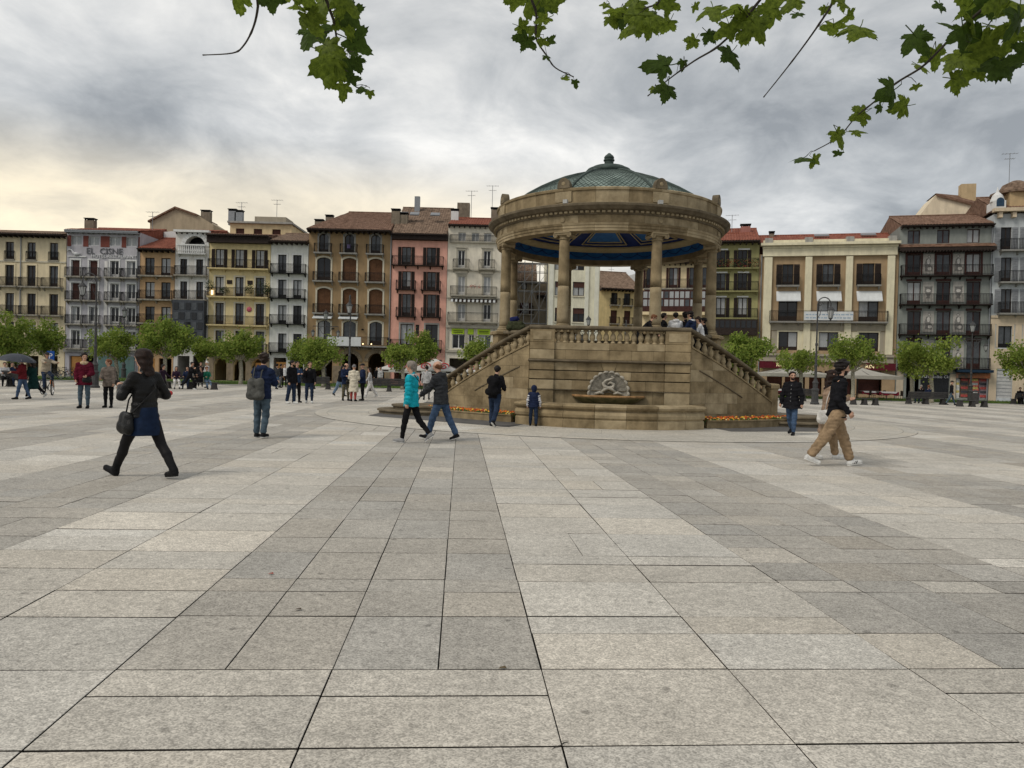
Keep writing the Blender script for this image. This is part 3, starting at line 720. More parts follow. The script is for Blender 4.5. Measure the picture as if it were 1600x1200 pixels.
    cz = lambda r_: 7.42 - .55*(r_/3.4)**2
    c1 = MB(); c1.lathe([(r_, cz(r_)) for r_ in (3.42, 3.0, 2.5, 2.0, 1.4, .8, .01)], 64, cap=False); CE = c1.obj('ceiling', M_BLUED, K, True)
    for k in range(8):
        a = 22.5 + 45*k + 22.5
        def q_(r_, da, dz): x, y = pol(r_, a + da); return (x, y, cz(r_) - dz)
        m = MB(); m.add([q_(2.95, -15, .03), q_(2.95, 0, .03), q_(2.95, 15, .03), q_(1.35, 12, .03), q_(1.35, -12, .03)], [(0, 1, 2, 3, 4)]); m.obj('ceiling_panel', M_BLUE, CE)
        for r0, r1, da in ((3.12, 1.2, 17), (2.88, 1.45, 14)):
            m = MB(); m.tube([q_(r0, -da, .05), q_(r0, 0, .05), q_(r0, da, .05), q_(r1, da*.8, .05), q_(r1, -da*.8, .05), q_(r0, -da, .05)], .028, 4); m.obj('panel_moulding', M_CREAM, CE)
    # ---- copper dome
    prof = [(3.80, 7.45), (3.5, 7.68), (3.13, 7.96), (2.65, 8.25), (2.2, 8.48), (1.7, 8.70), (1.25, 8.85), (.80, 8.97)]
    def dz(r_):
        for (ra, za), (rb, zb) in zip(prof[:-1], prof[1:]):
            if rb <= r_ <= ra: return za + (zb-za)*(ra-r_)/(ra-rb)
        return prof[-1][1]
    for k in range(8):
        m = MB(); nn = 12; a0, a1 = A(22.5 + 45*k), A(67.5 + 45*k)
        for i in range(nn+1):
            a = a0 + (a1-a0)*i/nn
            for r_, z in prof: m.v.append((r_*math.cos(a), r_*math.sin(a), z))
        P_ = len(prof)
        for i in range(nn):
            for q in range(P_-1): m.f.append((i*P_+q, (i+1)*P_+q, (i+1)*P_+q+1, i*P_+q+1)); m.m.append(0)
        pn = m.obj('dome_panel', M_COPPER, K, True)
        # raised seams of the diamond copper plates
        s_ = MB(); nd, nr = 15, 17
        for sg in (-1, 1):
            for j in range(-nr, nd + nr):
                pts = []
                for q in range(nr*2+1):
                    t = q/(nr*2); u = (j + sg*t*nr*.8)/nd
                    if -.001 <= u <= 1.001:
                        r_ = 3.78 - t*2.93; a = a0 + (a1-a0)*u; pts.append((r_*math.cos(a), r_*math.sin(a), dz(r_) + .006))
                if len(pts) > 1: s_.tube(pts, .009, 4, False)
        tag(s_.obj('plate_seams', M_COPPERD, pn), kind='stuff')
        m = MB(); a = a0; m.tube([(r_*math.cos(a), r_*math.sin(a), z+.02) for r_, z in prof], .055, 6); m.obj('dome_rib', M_COPPERD, K)
    m = MB(); m.lathe([(.74, 8.93), (.80, 8.95), (.86, 9.02), (.86, 9.08), (.80, 9.15), (.66, 9.18), (.62, 9.24), (.34, 9.27), (.24, 9.29), (.0, 9.30)], 40, cap=False); m.obj('dome_collar', M_COPPERD, K, True)
    m = MB(); m.lathe([(.17, 9.27), (.17, 9.48), (.205, 9.50), (.205, 9.54), (.17, 9.56), (.19, 9.62), (.16, 9.68), (.09, 9.74), (.05, 9.78), (0, 9.80)], 20); m.obj('finial', M_COPPERD, K)
    return K
build_bandstand()
# ------------------------------------------------------------------ house row
M_GLASS = pm('window_glass', (0.012, 0.013, 0.015), 0.08, 0.3, 2, spec=0.35)
M_CURT = pm('window_curtain', (0.33, 0.34, 0.34), 0.25, 0.25, 5, spec=0.5, mscale=(6, 6, .6))
M_GLASS2 = pm('window_glass_grey', (0.05, 0.056, 0.062), 0.10, 0.35, 2, spec=0.45)
M_IRON = pm('wrought_iron', (0.010, 0.010, 0.010), 0.55, 0.3, 10)
M_DKWOOD = pm('dark_wood', (0.030, 0.021, 0.017), 0.6, 0.3, 6)
M_REDWOOD = pm('red_brown_wood', (0.055, 0.022, 0.018), 0.6, 0.3, 6)
M_BROWN = pm('brown_shutter', (0.125, 0.062, 0.032), 0.7, 0.22, 4)
M_BLIND = pm('brown_roller_blind', (0.075, 0.035, 0.028), 0.7, 0.15, 3)
M_WHITE = pm('white_paint', (0.68, 0.68, 0.66), 0.6, 0.08, 3, streak=0.10)
M_SLABC = pm('balcony_stone', (0.40, 0.37, 0.31), 0.85, 0.2, 4, streak=0.25)
M_TILE = pm('roof_tile', (0.145, 0.075, 0.048), 0.9, 0.45, 2.6, 0.2, 12, hue=(0.185, 0.115, 0.080))
M_TILER = pm('roof_tile_red', (0.205, 0.058, 0.036), 0.9, 0.35, 2.6, 0.2, 12, hue=(0.225, 0.085, 0.055))
M_TILEB = pm('roof_tile_brown', (0.135, 0.090, 0.062), 0.9, 0.45, 2.6, 0.2, 12, hue=(0.20, 0.140, 0.10))
M_CHIM = pm('chimney_render', (0.24, 0.20, 0.15), 0.9, 0.25, 3, streak=0.3)
M_DARK = pm('dark_void', (0.012, 0.011, 0.010), 0.9, 0.2, 2)
M_GREYM = pm('grey_metal', (0.26, 0.27, 0.28), 0.45, 0.15, 5, metal=0.3)
M_WARM = pm('lit_shop_interior', (0.30, 0.16, 0.06), 0.7, 0.7, 1.5, emit=(1.0, 0.5, 0.15, 0.10))
M_LAMPGLOW = pm('lit_lamp', (0.9, 0.75, 0.5), 0.5, 0.05, 3, emit=(1.0, 0.72, 0.36, 3.0))
M_AWN = pm('white_awning', (0.62, 0.64, 0.64), 0.8, 0.08, 3, streak=0.1)
rb = random.Random(99)
CACHE = {}
def cached(key, fn):
    if key not in CACHE: CACHE[key] = fn()
    return CACHE[key]
q5 = lambda x: round(x*20)/20

class Bld:
    """house with a facade plane; local x along the facade, -y towards the square"""
    def __init__(s, name, label, x0, x1, plane, cat='building', fwd=0.0):
        p, d = plane
        s.n = Vector((d.y, -d.x, 0)); s.p = p - 0*s.n + s.n*fwd; s.d = d
        ym = 480
        a, b = s.hit(x0, ym), s.hit(x1, ym)
        s.org = Vector(((a.x+b.x)/2, (a.y+b.y)/2, 0)); s.hw = ((b-a).dot(d))/2; s.xm = (x0+x1)/2
        s.o = thing(name, label, cat, s.org, math.atan2(d.y, d.x)); s.holes = []; s.arch = []
    def hit(s, px, py):
        r = ray(px, py); c = Vector((0, 0, CAMH)); t = (s.p - c).dot(s.n)/r.dot(s.n); return c + r*t
    def u(s, px, py=480): return (s.hit(px, py) - s.org).dot(s.d)
    def z(s, py, px=None): return s.hit(px if px else s.xm, py).z
    def hole(s, x0, x1, z0, z1): s.holes.append((x0, x1, z0, z1))
    def wall(s, ztop, mat, depth=11.0, name='wall', reveal=0.28, side_mat=None):
        xs = sorted({-s.hw, s.hw} | {round(v, 4) for h in s.holes for v in h[:2] if -s.hw < v < s.hw}); zs = sorted({-.04, ztop} | {round(v, 4) for h in s.holes for v in h[2:]})
        m = MB()
        inside = lambda x, z: any(h[0]-1e-3 < x < h[1]+1e-3 and h[2]-1e-3 < z < h[3]+1e-3 for h in s.holes)
        for i in range(len(xs)-1):
            for j in range(len(zs)-1):
                if not inside((xs[i]+xs[i+1])/2, (zs[j]+zs[j+1])/2):
                    m.add([(xs[i], 0, zs[j]), (xs[i+1], 0, zs[j]), (xs[i+1], 0, zs[j+1]), (xs[i], 0, zs[j+1])], [(0, 1, 2, 3)])
        for a, b, c, e in s.holes:
            r = reveal
            m.add([(a,0,c),(b,0,c),(b,0,e),(a,0,e),(a,r,c),(b,r,c),(b,r,e),(a,r,e)], [(0,4,5,1),(1,5,6,2),(2,6,7,3),(3,7,4,0)])
        h = s.hw
        m.add([(-h,0,-.04),(-h,depth,-.04),(-h,depth,ztop),(-h,0,ztop),(h,0,-.04),(h,depth,-.04),(h,depth,ztop),(h,0,ztop)], [(1,0,3,2),(4,5,6,7),(5,1,2,6)])
        s.ztop = ztop; s.depth = depth
        return m.obj(name, mat, s.o)
    def box(s, name, x0, x1, y0, y1, z0, z1, mat, parent=None, bev=0):
        m = MB(); xm, zm = (x0+x1)/2, z0
        (m.bbox(x0-xm, x1-xm, y0, y1, 0, z1-z0, bev) if bev else m.box(x0-xm, x1-xm, y0, y1, 0, z1-z0))
        return m.obj(name, mat, parent or s.o, False, (xm, 0, zm))
    # ---- openings
    def window(s, x, z0, z1, w, kind='glass', shutter=None, surround=None, frame=None, arch=0.0, sw=None, hood=None, inset=.16):
        w, h = q5(w), q5(z1-z0); frame = frame or M_DKWOOD
        s.hole(x-w/2, x+w/2, z0, z0+h)
        def mk():
            m = MB(); t = .07
            m.box(-w/2, -w/2+t, 0, .07, 0, h); m.box(w/2-t, w/2, 0, .07, 0, h); m.box(-w/2+t, w/2-t, 0, .07, h-t, h); m.box(-w/2+t, w/2-t, 0, .07, 0, t)
            m.box(-.045, .045, -.005, .065, t, h-t)
            if h > 1.7 and kind != 'wood': m.box(-w/2+t, -.045, .005, .06, t, t+h*.16); m.box(.045, w/2-t, .005, .06, t, t+h*.16)
            return m.mesh('window', frame)
        o = link('window', cached(('wf', w, h, frame.name, kind == 'wood'), mk), s.o, (x, inset, z0))
        if kind in ('wood', 'blind'):
            mt = M_BROWN if kind == 'wood' else M_BLIND
            def mk2():
                m = MB(); n = max(6, int(h/.14))
                for a, b in (((-w/2+.06, -.008), (.008, w/2-.06)) if kind == 'wood' else ((-w/2+.06, w/2-.06),)):
                    m.box(a, b, -.018, .0, .05, h-.05)
                    for k in range(n):
                        z = .09 + (h-.2)*k/n; m.add([(a+.05, -.02, z), (b-.05, -.02, z), (b-.05, -.045, z+.05), (a+.05, -.045, z+.05), (a+.05, -.02, z+.07), (b-.05, -.02, z+.07)], [(0, 1, 2, 3), (3, 2, 5, 4)])
                return m.mesh('closed_shutter', mt)
            link('closed_shutter' if kind == 'wood' else 'roller_blind', cached(('cs', w, h, kind), mk2), o)
        else:
            g = {'glass': M_GLASS, 'curtain': M_CURT, 'grey': M_GLASS2}[kind] if kind in ('glass', 'curtain', 'grey') else M_GLASS
            ga = gb = g
            if kind in ('mix', 'grey', 'glass'): ga, gb = (rb.choice([M_GLASS, M_GLASS, M_GLASS2, M_CURT, M_GLASS2] if kind != 'glass' else [M_GLASS, M_GLASS, M_GLASS2, M_GLASS2, M_CURT]) for _ in (0, 1))
            if rb.random() < .5: gb = ga
            def mk3():
                m = MB(); 
                for q_, (a, b) in enumerate(((-w/2+.07, -.045), (.045, w/2-.07))): m.mi = q_; m.box(a, b, .03, .04, .07, h-.07)
                return m.mesh('pane', [ga, gb])
            link('pane', cached(('p', w, h, ga.name, gb.name), mk3), o)
            # floor and dark room are behind the pane
        if shutter:
            sw_ = q5(sw or w*.42)
            def mk4():
                m = MB(); m.box(-sw_/2, sw_/2, -.05, -.012, .02, h-.02); n = int(h/.16)
                for k in range(n):
                    z = .08 + (h-.2)*k/n; m.add([(-sw_/2+.05, -.052, z), (sw_/2-.05, -.052, z), (sw_/2-.05, -.075, z+.05), (-sw_/2+.05, -.075, z+.05)], [(0, 1, 2, 3)])
                return m.mesh('shutter', shutter)
            for sg in (-1, 1): link('shutter', cached(('sh', sw_, h, shutter.name), mk4), o, (sg*(w/2 + sw_/2 + .03), -inset, 0), (0, 0, sg*.05))
        if surround:
            t = .17
            def mk5():
                m = MB(); m.box(-w/2-t, -w/2-.002, -.045, -.002, 0, h); m.box(w/2+.002, w/2+t, -.045, -.002, 0, h)
                if arch <= 0: m.box(-w/2-t, w/2+t, -.055, -.002, h+.001, h+t)
                if hood: m.box(-w/2-t-.08, w/2+t+.08, -.14, -.002, h+t+.05, h+t+.14)
                return m.mesh('surround', surround)
            link('surround', cached(('su', w, h, surround.name, arch > 0, bool(hood)), mk5), o, (0, -inset, 0))
        if arch > 0:
            def arcpts(r_out):
                hw_ = w/2 + r_out; R = (hw_*hw_ + arch*arch)/(2*arch) if arch < hw_ else hw_
                th = math.asin(min(1, hw_/R)); cz = h - arch + arch - R + r_out*0
                return [(R*math.sin(-th + 2*th*i/16), (h + r_out*.9) - R + R*math.cos(-th + 2*th*i/16)) for i in range(17)]
            def mk6():
                m = MB(); ins = arcpts(0)
                for (xa, za), (xb, zb) in zip(ins[:-1], ins[1:]):
                    m.add([(xa, .001, za), (xb, .001, zb), (xb, .001, h+.003), (xa, .001, h+.003), (xa, .27, za), (xb, .27, zb)], [(0, 1, 2, 3), (0, 4, 5, 1)])
                return m.mesh('arch_spandrel', s.wmat)
            link('arch_head', cached(('as', w, h, arch, s.wmat.name), mk6), o, (0, -inset, 0))
            if surround:
                def mk7():
                    m = MB(); ins, t = arcpts(0), .17; n = len(ins); outs = [(xx*(1 + t/(w/2)), zz + t) for xx, zz in ins]
                    for i in range(n-1):
                        m.add([(ins[i][0], -.045, ins[i][1]), (ins[i+1][0], -.045, ins[i+1][1]), (outs[i+1][0], -.045, outs[i+1][1]), (outs[i][0], -.045, outs[i][1]),
                               (ins[i][0], .0, ins[i][1]), (ins[i+1][0], .0, ins[i+1][1]), (outs[i+1][0], .0, outs[i+1][1]), (outs[i][0], .0, outs[i][1])], [(0,1,2,3),(0,4,5,1),(3,2,6,7)])
                    return m.mesh('arch_band', surround)
                link('arch_band', cached(('ab', w, h, arch, surround.name), mk7), o, (0, -inset, 0))
        return o
    def balcony(s, xa, xb, z, d=.62, mat=None, slab=None, rail=True, hgt=.95, brackets=True, th=.14, gap=.125):
        w = q5(xb-xa); slab = slab or M_SLABC; mat = mat or M_IRON; d = q5(d)
        def mk():
            m = MB(); m.box(-w/2, w/2, -d, -.003, -th, 0); m.box(-w/2-.03, w/2+.03, -d-.03, -.003, -.05, -.012)
            if brackets:
                n = max(2, int(w/1.3)+1)
                for k in range(n):
                    x = -w/2+.12 + (w-.24)*k/(n-1); m.add([(x-.05, -.004, -th), (x+.05, -.004, -th), (x+.05, -d*.8, -th), (x-.05, -d*.8, -th), (x-.05, -.004, -th-.32), (x+.05, -.004, -th-.32)], [(0, 4, 5, 1), (3, 2, 5, 4), (0, 3, 4), (1, 5, 2)])
            return m.mesh('balcony', slab)
        o = link('balcony', cached(('bs', w, d, slab.name, brackets, th), mk), s.o, ((xa+xb)/2, 0, z))
        if rail:
            def mk2():
                m = MB(); b = .017
                for zz, t in ((.10, .012), (hgt-.02, .022), (hgt-.14, .010)):
                    m.box(-w/2+.02, w/2-.02, -d+.03, -d+.03+2*b, zz-t, zz+t)
                    for sg in (-1, 1): m.box(sg*(w/2-.035)-b, sg*(w/2-.035)+b, -d+.06, -.01, zz-t, zz+t)
                n = int((w-.08)/gap)
                for k in range(n+1):
                    x = -w/2+.04 + (w-.08)*k/n; t = .014 if 0 < k < n else .022
                    m.box(x-t, x+t, -d+.047-t, -d+.047+t, 0, hgt-.03)
                n2 = max(2, int(d/gap))
                for k in range(1, n2):
                    for sg in (-1, 1): x = sg*(w/2-.035); y = -d + d*k/n2; m.box(x-.011, x+.011, y-.011, y+.011, 0, hgt-.03)
                return m.mesh('railing', mat)
            link('railing', cached(('br', w, d, mat.name, hgt, gap), mk2), o)
        return o
    def roof(s, ze, rise, run=5.5, over=.75, mat=None, x0=None, x1=None, hipL=0, hipR=0, name='roof', eave=None, y0=None):
        """tiled pitch rising from the eave, then falling to the back"""
        mat = mat or M_TILE; a, b = (x0 if x0 is not None else -s.hw), (x1 if x1 is not None else s.hw); ys = -over if y0 is None else y0
        per = .26; n = int((b-a)/per)*4; m = MB(); rows = max(4, int((run-ys)/.55)); sl = rise/(run-ys)
        for j in range(rows+1):
            t = j/rows; y = ys + (run-ys)*t; z = ze + rise*t
            xa, xb = a + hipL*t, b - hipR*t
            for i in range(n+1):
                x = xa + (xb-xa)*i/n; amp = .06*abs(math.sin(PI*i/4 + .001))
                m.v.append((x, y, z + amp + .02*((j*7 + i//4*3) % 3)))
        for j in range(rows):
            for i in range(n): m.f.append((j*(n+1)+i, j*(n+1)+i+1, (j+1)*(n+1)+i+1, (j+1)*(n+1)+i)); m.m.append(0)
        back = s.depth + .3
        xa, xb = a + hipL, b - hipR
        m.add([(xa, run, ze+rise), (xb, run, ze+rise), (b, back, ze+rise*.2), (a, back, ze+rise*.2)], [(0, 1, 2, 3)])
        if hipL > 0: m.add([(a, ys, ze), (xa, run, ze+rise), (a, back, ze+rise*.2)], [(0, 1, 2)])
        else: m.add([(a, ys, ze-.06), (a, run, ze+rise-.02), (a, back, ze+rise*.2-.1), (a, back, ze-.06)], [(0, 1, 2, 3)])
        if hipR > 0: m.add([(b, ys, ze), (xb, run, ze+rise), (b, back, ze+rise*.2)], [(2, 1, 0)])
        else: m.add([(b, ys, ze-.06), (b, run, ze+rise-.02), (b, back, ze+rise*.2-.1), (b, back, ze-.06)], [(3, 2, 1, 0)])
        o = m.obj(name, mat, s.o)
        # ridge caps
        r_ = MB(); r_.tube([(xa, run, ze+rise+.04), (xb, run, ze+rise+.04)], .12, 6); r_.obj('ridge_tiles', mat, o)
        if ys < 0:
            e = MB(); e.mi = 0; e.box(a, b, ys+.02, .02, ze-.16, ze-.05); e.box(a, b, ys-.10, ys+.02, ze-.13, ze-.02)
            k = int((b-a)/.55)
            for i in range(k+1):
                x = a + .1 + (b-a-.2)*i/k; e.box(x-.06, x+.06, ys+.1, .0, ze-.34, ze-.16)
            e.obj('eave', eave or M_DKWOOD, s.o)
        return o
    def chimney(s, px, ytop, y_local, w=.8, zb=None, mat=None, cap=True):
        x = s.u(px, 340); base = zb if zb else s.ztop - .2
        # height at its own depth
        p = s.org + s.d*x - s.n*y_local; rr_ = ray(px, ytop); z = CAMH + rr_.z*(p.y/rr_.y)
        m = MB(); m.box(-w/2, w/2, -w*.35, w*.35, base-z, -.25 if cap else 0)
        o = m.obj('chimney', mat or M_CHIM, s.o, False, (x, y_local, z))
        if cap:
            m = MB(); m.box(-w/2-.07, w/2+.07, -w*.35-.07, w*.35+.07, -.06, .02)
            for sx in (-1, 1):
                for sy in (-1, 1): m.box(sx*w*.42-.07, sx*w*.42+.07, sy*w*.27-.07, sy*w*.27+.07, -.25, -.06)
            m.box(-w*.3, w*.3, -w*.2, w*.2, -.26, -.07)
            m.obj('chimney_cap', M_IRON, o)
        return o
    def antenna(s, px, ytop, y_local, zb):
        x = s.u(px, 330); p = s.org + s.d*x - s.n*y_local; rr_ = ray(px, ytop); z = CAMH + rr_.z*(p.y/rr_.y)
        m = MB(); m.tube([(0, 0, 0), (0, 0, z-zb)], .03, 5); h = z-zb
        for k, (dz, L_) in enumerate(((-.05, 1.3), (-.55, .8))):
            m.tube([(-L_/2, 0, h+dz), (L_/2, .1, h+dz+.05)], .02, 4)
            for q in range(5): xx = -L_/2 + L_*q/4; m.tube([(xx, -.25, h+dz+.02), (xx, .25, h+dz+.02)], .014, 4)
        m.obj('antenna', M_GREYM, s.o, False, (x, y_local, zb))
    def rows(s, rows):
        """rows: dict(y=(top,bottom) px, cols=[px], w=px, ...)"""
        for r in rows:
            zt, zb = s.z(r['y'][0]), s.z(r['y'][1]); sc = (s.u(s.xm+10) - s.u(s.xm-10))/20
            for i, c in enumerate(r['cols']):
                kd = r.get('kind', 'mix'); kd = kd[i] if isinstance(kd, (list, tuple)) else kd
                s.window(s.u(c, sum(r['y'])/2), zb, zt, r['w']*sc, kd, r.get('shutter'), r.get('surround'), r.get('frame'), r.get('arch', 0), r.get('sw'), r.get('hood'))
            b = r.get('bal')
            if b:
                kw = r.get('bkw', {})
                if b[0] == 'each':
                    for c in r['cols']: x = s.u(c, sum(r['y'])/2); s.balcony(x-b[1]*sc/2, x+b[1]*sc/2, zb, **kw)
                elif b[0] == 'cont': s.balcony(s.u(b[1]), s.u(b[2]), zb, **kw)
    def pipe(s, px, z0=0, mat=None):
        x = s.u(px); m = MB(); m.tube([(x, -.09, z0), (x, -.09, s.ztop-.1)], .06, 6); m.obj('downpipe', mat or M_GREYM, s.o)
    def opening(s, px0, px1, y0, y1, arch=False, ring=None, py=570):
        a, b = s.u(px0, py), s.u(px1, py); z0, z1 = s.z(y1, (px0+px1)/2), s.z(y0, (px0+px1)/2)
        s.hole(a, b, max(z0, -.03), z1); w = b-a
        if arch:
            R = w/2; m = MB(); c = z1 - R
            pts = [(R*math.cos(PI*i/20), c + R*math.sin(PI*i/20)) for i in range(21)]
            for (xa, za), (xb, zb) in zip(pts[:-1], pts[1:]):
                m.add([(xa, .001, za), (xb, .001, zb), (xb, .001, z1+.003), (xa, .001, z1+.003), (xa, .8, za), (xb, .8, zb)], [(1, 0, 3, 2), (0, 1, 5, 4)])
            o = m.obj('arch_head', s.wmat, s.o, False, ((a+b)/2, 0, 0))
            n = 9
            for k in range(n):
                a0, a1 = PI*k/n + .012, PI*(k+1)/n - .012; v = []
                for yy in (-.07, -.002):
                    for q in range(4):
                        t = a0 + (a1-a0)*q/3; v.append((R*math.cos(t), yy, c + R*math.sin(t)))
                    for q in range(4):
                        t = a1 - (a1-a0)*q/3; v.append(((R+.42)*math.cos(t), yy, c + (R+.42)*math.sin(t)))
                mm = MB(); mm.add(v, [tuple(range(8))[::-1], tuple(range(8, 16))] + [(i, (i+1) % 8, (i+1) % 8+8, i+8) for i in range(8)]); mm.obj('voussoir', ring or s.wmat, o)
        return (a, b, z0, z1)

PL = (Vector((0, 80, 0)), Vector((1, 0, 0)))
_ra = rad(-14.5); PR = (Vector((31.3, 75, 0)), Vector((math.cos(_ra), math.sin(_ra), 0)))
def mute(c):
    c = srgb(*c); g = .3*c[0] + .55*c[1] + .15*c[2]; return tuple(min(.74, (q*.68 + g*.32)*k_*1.42) for q, k_ in zip(c, (1.03, 1.0, .94)))
def wm(name, c, streak=.16, var=.10): return pm('wall_' + name, mute(c), .9, var, 1.2, .15, 30, streak=streak)
M_ARCADE = pm('arcade_stone', (0.27, 0.215, 0.145), 0.9, 0.3, 2, 0.3, 18, streak=.3)
M_CREAMT = pm('cream_trim', (0.60, 0.55, 0.43), 0.85, 0.10, 3, streak=.15)
M_GREYT = pm('grey_trim', (0.36, 0.35, 0.32), 0.85, 0.15, 3, streak=.2)

def stone_front(s, px0, px1, ytop, n=6, mat=None):
    """projecting piers of dressed stone beside the ground-floor openings"""
    pass

# -- 1 cream house at the left edge
b = Bld('cream_house', 'cream house with three columns of balconied windows at the left edge', -75, 102, PL); b.wmat = wm('cream', (196, 178, 140))
cols = [-56, -21, 15, 49, 84]
b.rows([dict(y=(378, 405), cols=cols, w=13), dict(y=(414, 447), cols=cols, w=14, bal=('each', 31), surround=b.wmat, kind='mix'),
        dict(y=(458, 491), cols=cols, w=14, bal=('each', 31), surround=b.wmat), dict(y=(503, 536), cols=cols, w=14, bal=('each', 31), surround=b.wmat)])
for c in cols: x = b.u(c, 400); b.balcony(x-.55, x+.55, b.z(405), d=.15, brackets=False, hgt=.9)
for c in (-50, -15, 20, 50, 80): b.opening(c-10, c+10, 556, 595)
b.wall(b.z(366), b.wmat); b.pipe(32)
for y in (409, 370): b.box('cornice_band', -b.hw, b.hw, -.08, -.002, b.z(y), b.z(y)+.16, M_CREAMT)
b.roof(b.z(366), 1.15, 5.0, .9, M_TILEB)
# -- 2 grey hotel
b = Bld('hotel_building', 'blue grey hotel front with raised lettering under its roof', 103, 217, PL); b.wmat = wm('hotel', (152, 152, 164))
M_HW = wm('hotel_pale', (186, 186, 188)); M_HR = wm('hotel_red', (112, 52, 42))
cols = [118, 146, 179, 205]
b.rows([dict(y=(370, 384), cols=[119, 146, 179, 205], w=18, frame=M_WHITE, kind='curtain'),
        dict(y=(407, 433), cols=cols, w=13, frame=M_WHITE, kind=['blind', 'blind', 'mix', 'glass'], bal=('each', 25), surround=M_WHITE),
        dict(y=(443, 470), cols=cols, w=13, frame=M_WHITE, kind=['blind', 'blind', 'glass', 'glass'], bal=('each', 25), surround=M_WHITE),
        dict(y=(480, 507), cols=cols, w=13, frame=M_WHITE, kind=['glass', 'glass', 'grey', 'grey'], bal=('each', 25), surround=M_WHITE),
        dict(y=(517, 545), cols=cols, w=13, frame=M_WHITE, kind='grey', bal=('each', 25), surround=M_WHITE)])
b.opening(108, 128, 556, 594); b.opening(131, 150, 556, 594)
b.wall(b.z(362), b.wmat)
for p0, p1 in ((103.6, 109.5), (128.5, 136.6), (155.6, 169.5), (188.5, 195.5), (214.5, 216.6)): b.box('red_panel', b.u(p0), b.u(p1), -.03, -.002, b.z(386), b.z(369), M_HR)
b.box('eave_gutter', -b.hw, b.hw, -.55, .02, b.z(365), b.z(361), M_GREYM); b.box('ledge', -b.hw, b.hw, -.35, -.002, b.z(551), b.z(547), M_GREYT)
for i, c in enumerate((111, 125.5, 139, 153)): pass
b.box('pale_pilaster', b.u(162.5), b.u(167.5), -.05, -.002, b.z(545), b.z(408), M_HW)
letters('EL  CISNE', .92, pm('letter_grey', (.13, .13, .14), .6, .1), b.o, (b.u(162), -.06, b.z(397)))
letters('HOTEL-RESTAURANT', .50, pm('letter_pale', (.62, .62, .62), .6, .1), b.o, (b.u(177), -.06, b.z(403)))
sw = MB(); sw.tube([(-.5, -.1, .5), (-.35, -.1, .75), (-.05, -.1, .7), (.1, -.1, .45), (.4, -.1, .25), (.9, -.1, .3)], [.04, .07, .07, .12, .22, .05], 8); sw.obj('swan_emblem', MATS['letter_pale'], b.o, True, (b.u(112), 0, b.z(402)))
b.box('sign_ledge', b.u(105), b.u(134), -.10, -.002, b.z(402.5), b.z(401), M_WHITE)
b.box('lit_shop', b.u(109), b.u(127), .5, .55, b.z(588), b.z(558), M_WARM)
b.box('glass_front', b.u(155), b.u(182), -.08, -.002, b.z(594), b.z(556), pm('green_glass', (.06, .13, .12), .1, .3, 2, spec=.6)); b.box('glass_front', b.u(184), b.u(212), -.08, -.002, b.z(594), b.z(556), MATS['green_glass'])
b.roof(b.z(361), 1.3, 6, .5, M_TILER, eave=M_GREYM); b.chimney(117, 341, 3, 1.0); b.antenna(203, 330, 5, b.z(350)); b.pipe(214)
# -- 3 ochre narrow house
b = Bld('ochre_house', 'narrow ochre house with long balconies beside the hotel', 218, 272, PL); b.wmat = wm('ochre', (172, 134, 84))
for y in ((403, 431), (441, 468), (479, 505), (515, 541)):
    b.rows([dict(y=y, cols=[234, 259], w=15, kind='mix', bal=('cont', 218.7, 271.4))])
b.opening(224, 242, 560, 594); b.opening(248, 268, 560, 594)
b.wall(b.z(391), b.wmat); b.roof(b.z(390), 2.0, 5, .8, M_TILER)
b.box('lit_shop', b.u(236), b.u(243), .5, .55, b.z(590), b.z(560), M_WARM)
m = MB(); zt = b.z(390); m.add([(-b.hw, 5.2, zt), (b.hw+.3, 5.2, zt), (b.hw+.3, 5.2, zt+1.8), (b.hw-1.0, 5.2, zt+3.1), (-b.hw, 5.2, zt+2.8), (-b.hw, 9, zt), (b.hw+.3, 9, zt), (b.hw+.3, 9, zt+1.8), (b.hw-1.0, 9, zt+3.1), (-b.hw, 9, zt+2.8)], [(0, 1, 2, 3, 4), (9, 8, 7, 6, 5), (2, 7, 8, 3), (3, 8, 9, 4), (0, 4, 9, 5), (1, 6, 7, 2)]); m.obj('rear_gable_wall', M_WHITE, b.o)
# -- tall rear block behind ochre and white houses
r = Bld('rear_block', 'tall beige rear gable rising behind the ochre and arched houses', 232, 331, (Vector((0, 93, 0)), Vector((1, 0, 0)))); r.wmat = wm('rear', (150, 135, 108))
zz = lambda y: r.z(y)
m = MB(); poly = [(r.u(232), 0), (r.u(331), 0), (r.u(331), zz(350)), (r.u(305), zz(335)), (r.u(272), zz(326)), (r.u(232), zz(348))]
m.prism(poly, 0, 6); m.obj('wall', r.wmat, r.o)
for (pa, ya), (pb, yb) in (((230, 349), (272, 326)), ((272, 326), (306, 337))):
    m = MB(); xa, xb, za, zb = r.u(pa), r.u(pb), zz(ya), zz(yb); m.add([(xa, -.3, za), (xb, -.3, zb), (xb, 6.3, zb), (xa, 6.3, za), (xa, -.3, za+.22), (xb, -.3, zb+.22), (xb, 6.3, zb+.22), (xa, 6.3, za+.22)], [(0,3,2,1),(4,5,6,7),(0,1,5,4),(1,2,6,5),(2,3,7,6),(3,0,4,7)]); m.obj('roof', M_TILE, r.o)
r.ztop = zz(348); r.chimney(320, 329, .5, 1.1)
